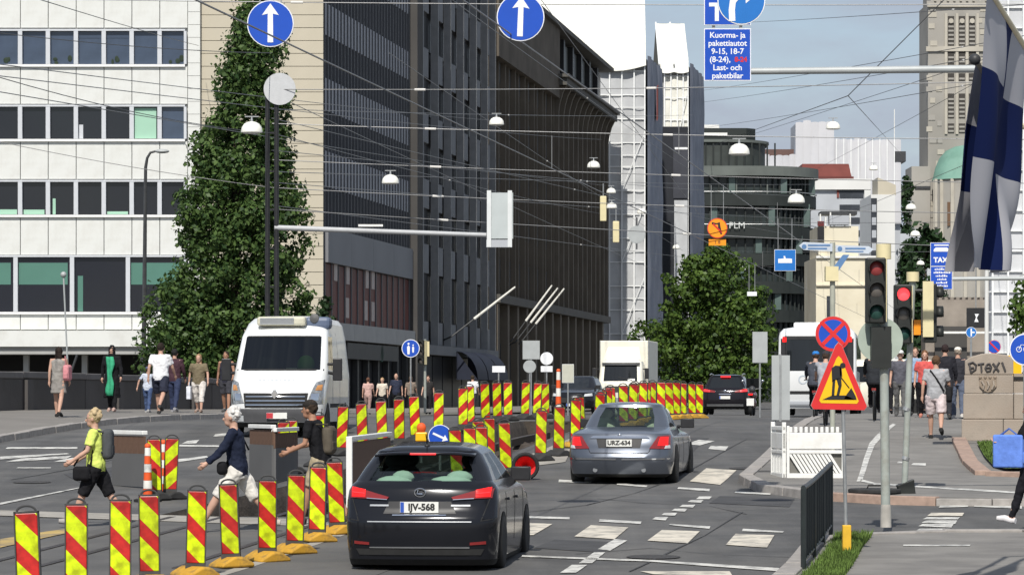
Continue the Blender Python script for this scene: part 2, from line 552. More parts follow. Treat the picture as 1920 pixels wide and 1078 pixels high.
mark([(1050,1076),(1080,1076),(1101,1060),(1072,1060)]); mark([(1085,1057),(1110,1058),(1135,1037),(1114,1036)]); mark([(1121,1033),(1144,1035),(1176,1016),(1152,1014)])
for x, y in ((1238,974),(1255,966),(1274,958),(1289,950),(1304,941),(1320,935)):
    mark([(x-15,y+2),(x+10,y+3),(x+15,y-2),(x-9,y-2)])
mark([(1328,843),(1360,846),(1366,838),(1333,836)]); mark([(1288,834),(1312,836),(1340,828),(1310,826)])
# mended patches, cracks and iron covers
m_patch = mat('asphalt_patch', (.058,.058,.06), .9, .2, 2, bump=.3, bscale=60); m_tar = mat('tar_seam', (.05,.05,.051), .8, .2, 6)
for q in ([(1180,850),(1290,856),(1330,822),(1236,818)], [(1000,1030),(1130,1038),(1160,1018),(1040,1012)], [(1330,945),(1480,952),(1490,936),(1350,930)], [(150,905),(260,885),(240,872),(120,890)]): sheet('asphalt_patch', q, .006, m_patch)
def seam(pts, w=.013):
    q = [gp(*p_) for p_ in pts]; l = []; r_ = []
    for i, p_ in enumerate(q):
        d = q[min(i+1, len(q)-1)] - q[max(i-1, 0)]; d.z = 0; d.normalize(); n_ = Vector((-d.y, d.x, 0)) * w * (1 + .5*math.sin(i*2.3)); l.append((p_.x + n_.x, p_.y + n_.y)); r_.append((p_.x - n_.x, p_.y - n_.y))
    sheet('tar_seam', l + r_[::-1], .009, m_tar, world=True)
seam([(990,962),(1100,948),(1190,925),(1262,898),(1330,862),(1400,824)]); seam([(1180,1074),(1260,1035),(1322,1004),(1392,962)]); seam([(1080,1040),(1220,1028),(1330,1040),(1480,1046)], .014); seam([(1120,935),(1210,945),(1330,950),(1400,965)], .012)
seam([(20,900),(140,880),(240,856),(330,846)], .016); seam([(1640,985),(1720,1040),(1760,1070)], .0)  if False else None
for x, y in ((1225,1046),(1400,880),(60,905)):
    c_ = gp(x, y); sheet('manhole_cover', [(c_.x + .33*math.cos(a*PI/10), c_.y + .33*math.sin(a*PI/10)) for a in range(20)], .012, mat('cast_iron', (.05,.047,.044), .7, .4, 30, bump=.6, bscale=30), world=True)
# left carriageway
for q in ([(0,862),(130,853),(125,850),(0,857)], [(10,868),(125,860),(135,855),(40,860)], [(100,868),(145,866),(150,858),(118,862)], [(30,880),(95,880),(96,877),(34,877)],
          [(0,948),(150,917),(150,914),(0,944)], [(10,842),(145,842),(145,839),(14,839)], [(340,833),(368,832),(374,826),(350,828)], [(335,838),(425,840),(425,837),(337,835)],
          [(335,867),(390,859),(388,855),(332,863)], [(400,820),(425,818),(426,813),(404,815)]):
    mark(q)
mark([(0,1028),(60,1015),(130,1000),(150,990),(90,998),(0,1012)], m_marky)

# left pavement: rises from the kerb to the parapet
m_pavL = mat('left_pavement_asphalt', (.20,.187,.17), .9, .12, 1.2, bump=.3, bscale=50, wear=((.14,.13,.12), .6), wscale=.6)
b = MB()
def pl(y): return -12.8 + T * (y - 80)
yy = [50, 56, 60, 64, 67, 70, 72, 74, 76, 78, 80, 82, 86, 90, 96, 105, 120, 140, 170, 220, 300]
b.grid(4, len(yy) - 1, lambda u, v: (lambda y: (kl(y) - .3 + (pl(y) - kl(y)) * u * 1.02, y, G(y) + .13 + .14 * u))(yy[round(v*(len(yy)-1))]))
struct(b.build('left_pavement', m_pavL, smooth=True))
def kerb_run(pts, m, name, parent_label=None, h=.14, w=.26, ln=1.05):
    """granite kerb stones laid end to end along a ground line"""
    root = bpy.data.objects.new(name, None); C.objects.link(root); struct(root)
    pts = [Vector((p[0], p[1], 0)) for p in pts]
    k = 0
    for a, c in zip(pts[:-1], pts[1:]):
        d = c - a; L = d.length; n = max(1, round(L / ln)); d.normalize(); nn = Vector((-d.y, d.x, 0))
        for i in range(n):
            p, q = a + d * (L*i/n + .008), a + d * (L*(i+1)/n - .008)
            e = (k * 37 % 11 - 5) * .0012; k += 1
            vs = []
            for r in (p, q):
                z = G(r.y)
                vs += [(r + nn*e).to_tuple()[:2] + (z - .1,), (r + nn*(w+e)).to_tuple()[:2] + (z - .1,), (r + nn*(w+e)).to_tuple()[:2] + (z + h + e,), (r + nn*(e+.015)).to_tuple()[:2] + (z + h + e,)]
            bb = MB(); bb.add(vs, [(0,1,2,3),(7,6,5,4),(0,4,5,1),(1,5,6,2),(2,6,7,3),(3,7,4,0)])
            bb.build('kerb_stone', m, root, bevel=.012)
    return root
kerb_run([(kl(y), y) for y in (50, 64, 67, 72, 78, 84, 92, 100)], m_gran2, 'left_kerb')

# right pavements
def slab(name, poly, h, m):
    """pavement polygon (plan, world metres) raised h above the road, cut finely so that it follows the ground"""
    bm = bmesh.new()
    bm.faces.new([bm.verts.new((x, y, 0)) for x, y in poly])
    yl, yh = min(p[1] for p in poly), max(p[1] for p in poly)
    y = math.ceil(yl)
    while y < yh:
        if y < 140 or y % 20 == 0:
            bmesh.ops.bisect_plane(bm, geom=bm.verts[:] + bm.edges[:] + bm.faces[:], plane_co=(0, y, 0), plane_no=(0, 1, 0))
        y += 1
    for v in bm.verts: v.co.z = G(v.co.y) + h
    for f in bm.faces:
        if f.normal.z < 0: f.normal_flip()
    r = bmesh.ops.extrude_face_region(bm, geom=bm.faces[:])
    for v in [e for e in r['geom'] if isinstance(e, bmesh.types.BMVert)]: pass
    top = [v for v in bm.verts if v not in r['geom']]
    for v in top: v.co.z -= h + .05
    bmesh.ops.recalc_face_normals(bm, faces=bm.faces)
    me = bpy.data.meshes.new(name); bm.to_mesh(me); bm.free(); me.materials.append(m)
    return struct(put(name, me))
near_edge = [(knr(y) + .24, y) for y in (24, 30, 35, 39)] + [(knr(40.5)+.34, 40.5), (knr(41.6)+.75, 41.5), (5.6, 42.0), (20, 42.3)]
slab('right_pavement_near', near_edge + [(20, 24)], .115, m_pave)
far_edge = [(30, 49.2), (7.4, 49.2), (5.9, 49.6), (4.9, 50.8), (4.25, 53), (kfr(56)+.2, 56), (kfr(62)+.22, 62), (kfr(72)+.22, 72), (kfr(90)+.22, 90), (kfr(110)+.22, 110), (kfr(140)+.22, 140), (kfr(240)+.22, 240)]
slab('right_pavement_far', far_edge + [(60, 240)], .115, m_pave)
kerb_run([(x - .24 if i < 5 else x, y - (.24 if i >= 5 else 0)) for i, (x, y) in enumerate(near_edge)][::-1], m_gran2, 'near_right_kerb')
kerb_run([(6.5, 49.1), (5.8, 49.4), (4.9, 50.45)][::-1], m_gran, 'corner_kerb')
kerb_run([(11.5, 48.97), (7.35, 48.97), (6.5, 49.1)][::-1], m_gran2, 'dropped_kerb', h=.118)
kerb_run([(4.9, 50.45), (4.72, 50.7), (4.03, 53), (kfr(56)-.02, 56), (kfr(62), 62), (kfr(72), 72), (kfr(90), 90)][::-1], m_gran2, 'far_right_kerb')
# bike path lines on the far pavement, zebra over the side street
def pmark(px, dz=.122, m=None, name='road_marking'):
    pts = [gp(x, y, dz) for x, y in px]
    return sheet(name, [(p.x, p.y) for p in pts], dz, m or m_mark, world=True)
pmark([(1606,902),(1616,902),(1630,860),(1640,835),(1655,818),(1680,796),(1674,794),(1646,814),(1630,832),(1620,858)])
pmark([(1612,902),(1640,908),(1920,926),(1920,922),(1642,905),(1614,898)])
pmark([(1682,868),(1700,869),(1702,866),(1684,865)]); pmark([(1708,872),(1736,873),(1736,868),(1712,868)])
for i, (y, x0, x1) in enumerate(((966,1738,1808),(973,1730,1800),(980,1728,1795),(987,1722,1788),(995,1716,1782),(1002,1712,1776))):
    mark([(x0, y+2.4), (x1-4, y+3), (x1, y-2), (x0+8, y-2.4)], m_markc if i == 0 else m_mark, 'zebra_bar')
mark([(1760,953),(1815,952),(1816,948),(1764,948)]); mark([(1826,951),(1916,955),(1916,950),(1828,948)])
pmark([(1693,1024),(1818,1024),(1820,1021),(1694,1021)]); 

# lawn with its own kerb, grass strip along the fence
m_grass = mat('grass_blades', (.085,.14,.025), .9, .4, 3)
m_soil = mat('lawn_soil', (.07,.10,.025), .95, .3, 2)
def grass(name, label, poly, dz, n, hgt, seed):
    rr = np.random.default_rng(seed)
    sheet(name + '_bed', poly, dz, m_soil, world=True)
    pa = np.array(poly); lo, hi = pa.min(0), pa.max(0)
    def inside(x, y):
        c = False; j = len(pa) - 1
        for i in range(len(pa)):
            if (pa[i][1] > y) != (pa[j][1] > y) and x < (pa[j][0]-pa[i][0])*(y-pa[i][1])/(pa[j][1]-pa[i][1]) + pa[i][0]: c = not c
            j = i
        return c
    vs, fs = [], []
    while len(fs) < n:
        x, y = rr.uniform(lo[0], hi[0]), rr.uniform(lo[1], hi[1])
        if not inside(x, y): continue
        z = G(y) + dz; a = rr.uniform(0, 2*PI); l = hgt * rr.uniform(.5, 1.3); w = .012
        k = len(vs); dx, dy = math.cos(a), math.sin(a)
        vs += [(x-dx*w, y-dy*w, z), (x+dx*w, y+dy*w, z), (x+dy*l*.5, y-dx*l*.5, z+l)]
        fs.append((k, k+1, k+2))
    me = bpy.data.meshes.new(name); me.from_pydata(vs, [], fs); me.materials.append(m_grass)
    o = struct(put(name, me), 'stuff'); o['label'] = label; o['category'] = 'grass'
def pxp(x, y, dz): p = gp(x, y, dz); return (p.x, p.y)
lawn = [pxp(1832,832,.15), pxp(1925,826,.15), pxp(1990,880,.15), pxp(1885,881,.15), pxp(1862,874,.15), pxp(1846,858,.15)]
grass('lawn', 'mown green lawn beside the stone pedestal', lawn, .17, 7000, .06, 1)
lk = [pxp(1812,828,.11), pxp(1835,872,.11), pxp(1860,892,.11), pxp(1990,896,.11)]
kerb_run(lk[::-1], m_gran, 'lawn_kerb', h=.2, w=.3)
verge = [(knr(y) + .40, y) for y in (30, 33, 36, 39, 40.4)] + [(knr(40.6) + .82, 40.6)] + [(knr(y) + .78, y) for y in (39, 36, 33, 30)]
grass('grass_verge', 'narrow strip of rough grass along the black fence', verge, .12, 9000, .10, 2)
# ================================================================ BUILDINGS
def sharedbox(cache, key, sx, sy, sz, m, bevel=0):
    k = (key, round(sx,3), round(sy,3), round(sz,3), m.name)
    if k not in cache:
        me = MB().box(0, sx, 0, sy, 0, sz).mesh(key); me.materials.append(m); cache[k] = me
    return cache[k]
_bc = {}
def bx(name, m, parent, x0, x1, y0, y1, z0, z1, bevel=0):
    me = sharedbox(_bc, name, x1-x0, y1-y0, z1-z0, m)
    return put(name, me, parent, bevel, (x0, y0, z0))

# ---- white office block, facing the camera
m_wp = mat('white_facade_panel', (.67,.68,.655), .45, .025, .5, wear=((.50,.49,.45), .45), wscale=.9)
m_wj = mat('facade_joint', (.50,.50,.48), .7, .05)
m_wsill = mat('white_sill', (.78,.78,.77), .4, .02)
m_wmull = mat('grey_mullion', (.55,.57,.60), .5, .04)
m_undershade = mat('undercroft_shade', (.014,.014,.015), .8, .3, .6)
m_gls = mat('dark_office_glass', (.012,.013,.018), .04, .0, spec=.6)
m_glsd = mat('shaded_window', (.026,.027,.03), .4, .3, .5, spec=.12)
m_glsb = mat('blue_office_glass', (.05,.07,.11), .04, .25, .7, spec=.7)
m_blind = mat('green_blind', (.075,.19,.15), .6, .06, .6)
m_blind2 = mat('pale_green_blind', (.33,.55,.42), .6, .06, .6)
m_grey = mat('grey_concrete_band', (.36,.36,.35), .85, .08, 1)
DW = 153.9; kW = DW / F
def wx(x): return (x - 960) * kW
def wz(y): return ZC + (YH - y) * kW
wb = thing('office_building', 'white panelled office block with rows of dark windows behind the parapet', 'building', (0, DW, 0))
MB().box(wx(-140), wx(374), .45, 14, wz(664), wz(-170)).build('wall', m_wj, wb)
rows = [(-84,-22), (58,120), (200,260), (341,402), (482,584)]
cols = [-10 - 53.1, -10, 41.5, 93.8, 146.3, 198.6, 251, 303.4]
def band(y0, y1, xs):
    for a, c in zip(xs[:-1], xs[1:]):
        bx('panel', m_wp, wb, wx(a) + .02, wx(c) - .02, .28, .46, wz(y1) + .02, wz(y0) - .02)
colj = [x - 5 for x in cols] + [351]
edges = [-170, -88, -22, 52, 122, 195, 263, 336, 405, 478, 587, 618]
for i in range(0, len(edges) - 1, 2):
    band(edges[i], edges[i+1], colj)
bx('corner_panel', m_wp, wb, wx(-110), wx(374), .30, .44, wz(-171), wz(-170))
for y0 in range(-170, 616, 24):
    bx('corner_panel', m_wp, wb, wx(351.5), wx(374), .24, .46, wz(min(616, y0 + 23.3)), wz(y0))
wr = random.Random(11)
for ri, (y0, y1) in enumerate(rows):
    # sill and head run along the whole row
    bx('window_sill', m_wsill, wb, wx(-110), wx(346), .14, .44, wz(y1 + 5), wz(y1 + .5))
    bx('window_head', m_wmull, wb, wx(-110), wx(346), .2, .44, wz(y0 - .5), wz(y0 - 4))
    if ri < 4:
        spans = [(c, c + 41) for c in cols]
    else:
        spans = [(-74, 20), (33, 127), (139, 233), (244, 338)]
    for i, (a, c) in enumerate(spans):
        bx('mullion', m_wmull, wb, wx(a - 9), wx(a - 1), .16, .44, wz(y1), wz(y0))
        m = m_glsb if ri <= 1 else m_gls
        if ri == 2 and i == 7: m = m_glsb
        w = bx('window', m, wb, wx(a - 1), wx(c + 2.5), .40, .43, wz(y1), wz(y0))
        def inw(nm, mm, xa, xb, ya, yb): # blinds and things standing just inside, seen against the pane
            bx(nm, mm, w, xa, xb, -.02, -.004, ya, yb)
        W_, H_ = wx(c + 2.5) - wx(a - 1), wz(y0) - wz(y1)
        if ri == 4:
            if i != 2: inw('blind', m_blind, .02, W_ - .12, H_ * .5, H_ * .9)
            else: inw('curtain', m_blind, .15, .40, .02, H_ * .66)
        if ri == 2 and i == 6: inw('blind', m_blind2, .02, W_ - .08, .03, H_ - .05)
        if ri == 2 and i == 4: inw('curtain', m_wmull, .02, .22, .02, H_ * .45)
        if ri == 3 and i == 3: inw('curtain', m_blind2, .10, .24, .02, H_ * .5)
        if ri == 3 and i in (1, 2, 5): inw('blind', m_blind2, .04, W_ - .1, .02, .16 + .1 * wr.random())
        if ri == 1 and i % 2: 
            
            for _ in range(3): MB().ball((wr.uniform(.15, W_-.2), -.03, wr.uniform(.08, .3)), wr.uniform(.06,.13), .012, wr.uniform(.08,.2), 8, 6).build('window_plant', mat('window_plant', (.02,.035,.02), .8, .2), w, smooth=True)
        if ri == 1 and i in (4, 5): inw('blind', m_glsb, .02, W_ - .06, H_ * .8, H_ - .03)
    bx('mullion', m_wmull, wb, wx(344), wx(349), .16, .44, wz(y1), wz(y0))
bx('canopy', m_wp, wb, wx(-140), wx(374), -.5, .44, wz(650), wz(620))
bx('canopy_beam', m_grey, wb, wx(-140), wx(374), -.3, .40, wz(664), wz(651))
bx('undercroft_wall', m_undershade, wb, wx(-140), wx(374), 3.0, 3.3, G(DW) - .1, wz(664) - .01)  # near-black colour stands in for the shadow beneath the block
for x in (-60, 40, 150, 260, 360):
    bx('undercroft_column', m_grey, wb, wx(x), wx(x + 10), .6, 1.0, G(DW) - .1, wz(664) - .01)

# ---- the row of street facades: local y along the street, local x towards it
def FD(x): return 31.9 / (T - (x - 960) / F)
Y0 = 154.5
def fy(x): return (FD(x) - Y0) / math.cos(TH)
def fz(x, y): return ZC + (YH - y) * FD(x) / F
ORG = Vector(((607 - 960) * Y0 / F, Y0, 0))
m_beige = mat('beige_cladding', (.50,.455,.36), .75, .05, .4, wear=((.42,.38,.29), .3), wscale=.3)
m_slate = mat('slate_fin', (.11,.115,.125), .6, .08, 1)
m_slatel = mat('slate_band', (.36,.37,.40), .6, .08, .5)
m_slatep = mat('slate_plain_band', (.19,.195,.21), .6, .06, .5)
m_dglass = mat('slate_glass', (.045,.05,.06), .25, .3, .5, spec=.3)
m_redrefl = mat('painted_red_reflection', (.13,.045,.038), .5, .25, .6, spec=.2)  # red reflection of the houses opposite, painted as panel colour
gb = thing('slatted_office', 'grey slatted office with a beige clad end wall', 'building', ORG, -TH)
L1 = fy(775) - .15
body = MB().box(-8, -.5, .4, L1, 1.0, 27).build('wall', m_dark, gb)
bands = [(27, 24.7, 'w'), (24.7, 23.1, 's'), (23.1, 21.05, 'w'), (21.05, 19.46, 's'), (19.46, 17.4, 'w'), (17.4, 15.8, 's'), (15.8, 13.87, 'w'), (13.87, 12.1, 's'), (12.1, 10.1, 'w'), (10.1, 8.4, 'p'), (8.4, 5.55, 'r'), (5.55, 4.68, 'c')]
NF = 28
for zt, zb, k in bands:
    m = {'w': m_dglass, 's': m_slatel, 'p': m_slatep, 'r': m_redrefl, 'c': m_grey}[k]
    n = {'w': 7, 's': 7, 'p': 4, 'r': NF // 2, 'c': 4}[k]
    nm = {'w': 'window_band', 's': 'spandrel', 'p': 'spandrel', 'r': 'reflection_panel', 'c': 'concrete_band'}[k]
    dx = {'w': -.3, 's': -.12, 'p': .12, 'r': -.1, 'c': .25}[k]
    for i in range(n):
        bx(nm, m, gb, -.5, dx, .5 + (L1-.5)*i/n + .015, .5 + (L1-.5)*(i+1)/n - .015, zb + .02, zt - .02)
fin_hi = MB().box(-.29, -.05, 0, .10, 10.1, 27).mesh('fin'); fin_hi.materials.append(m_slate)
fin_lo = MB().box(-.12, -.04, 0, .12, 5.55, 8.4).mesh('fin'); fin_lo.materials.append(m_slate)
for i in range(NF + 1):
    put('fin', fin_hi, gb, 0, (0, .5 + (L1 - .7) * i / NF, 0))
    if i % 2 == 0: put('fin', fin_lo, gb, 0, (0, .5 + (L1 - .7) * i / NF, 0))
wrr = random.Random(5)
m_pale = mat('painted_pale_reflection', (.42,.36,.34), .5, .1)  # pale marks painted as lighter reflections in the red band
for px, py in ((633, 505), (656, 512), (692, 520), (703, 522), (655, 575), (690, 580), (703, 582)):
    yv = fy(px); zz = fz(px, py)
    bx('window', m_pale, gb, -.1, -.06, yv, yv + .8, zz - .55, zz + .45)  # pale marks standing for lighter reflections, not real windows
# shop floor: posts and glazing set back
bx('shop_glass', m_glsd, gb, -.5, -.42, .6, L1, 1.05, 4.66)
for i in range(9): bx('shop_post', m_dark, gb, -.4, -.12, .6 + i * 2.8, .95 + i * 2.8, 1.0, 4.66)
bx('shop_sign_board', m_dark, gb, .02, .16, 5, 19, 3.8, 4.6)
MB().prism(disc(.42, 24), 0, .10, Matrix.Translation((.16, fy(715), 4.15)) @ Matrix.Rotation(R(90), 4, 'Z')).build('shop_roundel', mat('roundel_green', (.035,.10,.075), .6, .1), gb)
# beige end wall, facing the camera: courses of cladding
ca, sa = math.cos(TH), math.sin(TH)
gbe = bpy.data.objects.new('end_wall', MB().box(-6.25, -.1, .2, .9, 1.0, 27.3).mesh('end_wall')); gbe.data.materials.append(m_dark)
C.objects.link(gbe); gbe.parent = gb; gbe.rotation_euler = (0, 0, TH)
z = 1.1; k = 0
while z < 27.2:
    hgt = .62
    for xa, xb in ((-5.95, -3.1), (-3.1, -.02)):
        o = bx('cladding_board', m_beige, gbe, xa + .008, xb - .008, .0 + .004 * (k % 3), .2, z + .014, z + hgt - .014)
        k += 1
    z += hgt
bx('corner_strip', m_slate, gbe, -6.2, -6.0, -.05, .3, 1.0, 27.3)
# ---- dark office with pale mullions
m_dk = mat('dark_bronze_wall', (.07,.067,.064), .75, .15, .4, spec=.2)
m_dkp = mat('dark_grey_panel', (.18,.185,.195), .7, .12, .5, spec=.25)
m_mul = mat('pale_mullion', (.24,.245,.25), .6, .1, 2, spec=.3)
db = thing('bronze_office', 'dark office with grey spandrel panels between thin pale mullions', 'building', ORG, -TH)
ya, yb = L1 + .1, fy(930)
MB().box(-14, -.55, ya, yb - .05, 1.0, 33).build('wall', m_dk, db)
MB().box(-14, .35, ya, ya + 1.6, 1.0, 33).build('corner_pier', m_dk, db)
my = [fy(x) for x in (793, 821, 845, 869, 893, 914)] + [yb - .3]
for i, y in enumerate(my):
    bx('mullion', m_mul, db, -.3, .14, y - .09, y + .09, 4.5, 33)
wins = [33, 29.3, 25.5, 21.8, 18.05, 14.3, 10.6, 6.2]
for i in range(len(my) - 1):
    a, c = my[i] + .1, my[i+1] - .1
    for zt in wins[1:]:
        pz = 1.65 if zt > 7 else 1.3
        bx('spandrel_panel', m_dkp, db, -.14, -.06 + .02 * ((i * 7 + int(zt)) % 3), a + .04, a + (c - a) * .56, zt - pz, zt)
    for zt, zb in zip(wins[:-1], wins[1:]):
        bx('window', m_glsd, db, -.5, -.4, a + .02, c - .02, zb + .08, zt - (1.7 if zt < 33 else .1))
bx('entrance_band', m_dkp, db, -.5, .3, ya + 1.7, yb - .1, 4.3, 4.85)
for i in range(8): bx('shop_glass', m_glsd, db, -.5, -.35, ya + 2 + i * 3.5, ya + 5.2 + i * 3.5, 1.05, 4.25)
# dark blue awnings over the shop
m_awn = mat('navy_awning', (.012,.016,.032), .7, .2, 3)
ay = fy(850)
for j in range(3):
    b = MB()
    b.grid(6, 6, lambda u, v: (.3 + 1.3 * math.sin(v * PI / 2), ay + j * 4.2 + 3.9 * u, 4.6 - 1.7 * (1 - math.cos(v * PI / 2))))
    b.add([(.3, ay+j*4.2, 4.6), (1.6, ay+j*4.2, 2.9), (.3, ay+j*4.2, 2.9)], [(0, 1, 2)])
    b.build('awning', m_awn, db, smooth=True)
# ---- brown building with cornice
m_br = mat('brown_wall', (.125,.108,.088), .85, .2, .5, spec=.15)
m_br2 = mat('brown_fin', (.145,.125,.10), .8, .15, .6, spec=.2)
m_crn = mat('cornice_stone', (.10,.095,.085), .8, .15, .6)
m_pent = mat('penthouse_glass', (.06,.065,.06), .35, .3, .4, spec=.3)
bb_ = thing('brown_building', 'dark brown ribbed building with a projecting cornice and glazed top floor', 'building', ORG, -TH)
ya, yc, ye = fy(930) + .05, fy(1045), fy(1139)
MB().box(-16, -.35, ya, ye, 1.0, 25.1).build('wall', m_br, bb_)
MB().box(-16, .3, ya, yc, 24, 29.1).build('parapet_wall', m_br, bb_)
n = 13
for i in range(n + 1):
    y = ya + .3 + (yc - ya - .6) * i / n
    bx('rib', m_br2, bb_, -.35, -.10 if i % 2 else .02, y - .12, y + .12, 8.5, 29)
for i in range(n):
    y = ya + .3 + (yc - ya - .6) * i / n
    for j in range(5):
        bx('window', m_glsd, bb_, -.34, -.26, y + .35, y + 1.7, 9.4 + j * 3.3, 11.0 + j * 3.3)
n = 11
for i in range(n + 1):
    y = yc + .2 + (ye - yc - .5) * i / n
    b = MB()
    b.prism([(-.35, 8.6), (.2, 8.6), (.2, 23.0), (.3, 23.7), (.5, 24.4), (.75, 24.9), (-.35, 24.9)], y - .2, y + .2)
    b.build('rib', m_br2, bb_)
for i in range(n):
    y = yc + .2 + (ye - yc - .5) * i / n
    for j in range(4):
        bx('window', m_glsd, bb_, -.34, -.24, y + .5, y + 2.1, 9.6 + j * 3.6, 12.2 + j * 3.6)
bx('cornice', m_crn, bb_, -.3, .9, yc - .5, ye + .4, 24.95, 25.5)
bx('cornice_edge', m_crn, bb_, -.3, 1.1, yc - .8, ye + .6, 25.52, 25.75)
MB().box(-14, -.6, yc, ye, 25.1, 29).build('penthouse_wall', m_dk, bb_)
for i in range(6):
    y = yc + (ye - yc) * i / 6
    bx('penthouse_pane', m_pent, bb_, -.6, -.45, y + .9, y + (ye - yc) / 6 - .3, 25.8, 28.8)
    bx('penthouse_post', m_black, bb_, -.6, -.1, y, y + .7, 25.76, 28.95)
bx('roof_edge', m_crn, bb_, -14.5, .6, ya, ye + .5, 29.12, 29.45)
bx('base_course', m_crn, bb_, -.3, .4, ya, ye, 8.0, 8.55)
for i in range(14):
    y = ya + (ye - ya) * i / 14
    bx('base_pier', m_br2, bb_, -.34, .2, y + .1, y + .9, 1.0, 7.98)
    bx('shop_window', m_glsd, bb_, -.34, -.2, y + 1.1, y + 4.1, 1.4, 5.4)
# flagpoles leaning out from the facade
m_pole = mat('white_flagpole', (.66,.65,.60), .5, .05)
for (x0, y0, x1, y1) in ((845, 632, 966, 538), (958, 640, 1035, 535), (966, 642, 1046, 540), (974, 645, 1058, 541)):
    D1 = FD(x0) - 1.0
    p0 = P(x0, y0, D1); p1 = P(x1, y1, D1 + 1.0)
    t = thing('flagpole', 'bare white flagpole slanting out from the dark facade', 'flagpole', p0, 0, 'bare facade flagpoles')
    MB().tube([(0,0,0), (p1 - p0) * .38], .045, 8).build('sleeve', m_dark, t, smooth=True)
    MB().tube([(p1 - p0) * .36, p1 - p0], [.085, .055], 8).build('pole', m_pole, t, smooth=True)
    MB().tube([Vector((0,0,.02)), Vector((-1.4, .8, -.6))], .05, 6).build('bracket', m_dark, t)

# ---- building wrapped in scaffold sheeting
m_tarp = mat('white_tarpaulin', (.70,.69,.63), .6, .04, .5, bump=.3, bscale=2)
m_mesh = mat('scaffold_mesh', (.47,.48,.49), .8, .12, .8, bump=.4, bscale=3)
m_meshd = mat('shaded_scaffold_mesh', (.24,.26,.31), .85, .12, .6, bump=.4, bscale=2)  # darker, bluer copy of the mesh: shade of the street side in its colour
m_scpole = mat('scaffold_pole_white', (.82,.83,.82), .5, .05)
def scaffold(name, label, D, x0, x1, ytop, depth, roof_h, poles, seed, lift=2.05, sheet_m=None):
    k = D / F
    t = thing(name, label, 'scaffold', ((x1 - 960) * k, D, 0), -TH)
    # local frame: turned back so that the front faces the camera
    fr = bpy.data.objects.new('front', MB().box(-(x1 - x0) * k, -.02, .5, .9, 1.0, ZC + (YH - ytop) * k).mesh('front'))
    fr.data.materials.append(m_grey); C.objects.link(fr); fr.parent = t; fr.rotation_euler = (0, 0, TH)
    H = ZC + (YH - ytop) * k; Wd = (x1 - x0) * k
    rr = random.Random(seed)
    nl = int((H - 1) / lift)
    px = [(p - x1) * k for p in poles]
    for i in range(nl + 1):
        z = 1.1 + i * lift
        for a, c in zip(px[:-1], px[1:]):
            if i < nl:
                b = MB(); ph = rr.uniform(0, 6)
                b.grid(4, 4, lambda u, v: (a + (c - a) * u, .3 + .09 * math.sin(PI * u) * math.sin(PI * v + ph) , z + .03 + (lift - .06) * v))
                b.build('mesh_sheet', sheet_m or m_mesh, fr, smooth=True)
        bx('ledger', m_scpole, fr, px[0], px[-1] + .05, .14, .20, z - .04, z + .04)
        if i % 2 == 0: bx('guard_rail', m_scpole, fr, px[0], px[-1] + .05, .10, .15, z + .96, z + 1.01)
    for p in px: bx('standard', m_scpole, fr, p - .055, p + .055, .0, .11, 1.1, H + .2)
    for j in range(0, nl - 2, 3):
        a, c = px[-3], px[-1]
        MB().tube([(a, .0, 1.1 + j * lift), (c, .0, 1.1 + (j + 2.4) * lift)], .035, 6).build('brace', m_scpole, fr)
    # side sheeting towards the street, its shade put into the darker mesh colour
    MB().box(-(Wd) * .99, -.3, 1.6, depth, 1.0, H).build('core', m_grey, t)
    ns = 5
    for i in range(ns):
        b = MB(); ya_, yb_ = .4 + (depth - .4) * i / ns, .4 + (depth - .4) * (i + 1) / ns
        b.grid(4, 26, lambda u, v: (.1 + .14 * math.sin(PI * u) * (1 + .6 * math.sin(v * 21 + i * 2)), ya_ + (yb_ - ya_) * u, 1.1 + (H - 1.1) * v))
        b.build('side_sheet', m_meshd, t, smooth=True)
    # tent roof
    rm = bpy.data.objects.new('tent_roof', None)
    nb = max(2, round(Wd / 5.0))
    for i in range(nb):
        a, c = -Wd + Wd * i / nb, -Wd + Wd * (i + 1) / nb
        b = MB()
        b.grid(8, 10, lambda u, v: (a + (c - a) * u, -.3 + depth * .5 * v, H + roof_h * v - .35 * min(1, (c - a) / 6) * math.sin(PI * u) * (.5 + .5 * (v < .05)) * (1.6 if v < .05 else .45) - (.0 if v > .02 else .9)))
        b.build('roof_sheet', m_tarp, fr, smooth=True)
        MB().tube([(a, -.36, H - .2), (a, -.3 + depth * .5, H + roof_h + .08)], .09, 6).build('roof_rib', m_scpole, fr)
    b = MB(); b.grid(4, 4, lambda u, v: (-Wd + Wd * u, depth * .5 - .3 + depth * .5 * v, H + roof_h * (1 - v)))
    b.build('roof_sheet_back', m_tarp, fr)
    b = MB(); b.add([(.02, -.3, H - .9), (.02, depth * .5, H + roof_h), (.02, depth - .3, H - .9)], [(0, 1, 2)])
    b.build('gable_sheet', m_meshd, fr)  # gable end in the shade-coloured mesh
    return t, fr, k, H
t1, f1, k1, H1 = scaffold('wrapped_building', 'tall scaffold wrapped in pale mesh under a big white tent roof', 275, 985, 1211, 104, 13, 13, (1060, 1090, 1120, 1143, 1166, 1189, 1209), 1)
MB().prism([(-.5, 0), (.5, .3), (.5, 3.2), (-.5, 2.9)], 0, .05, Matrix.Translation((.42, 6, 26)) @ Matrix.Rotation(R(90), 4, 'Z')).build('red_banner', mat('red_banner', (.30,.07,.05), .7, .1), t1)
t2, f2, k2, H2 = scaffold('wrapped_tower', 'narrower scaffold tower with white sheeting behind the tent-roofed one', 300, 1236, 1291, 118, 15, 4.5, (1246, 1258, 1270, 1281, 1290), 2, sheet_m=m_tarp)
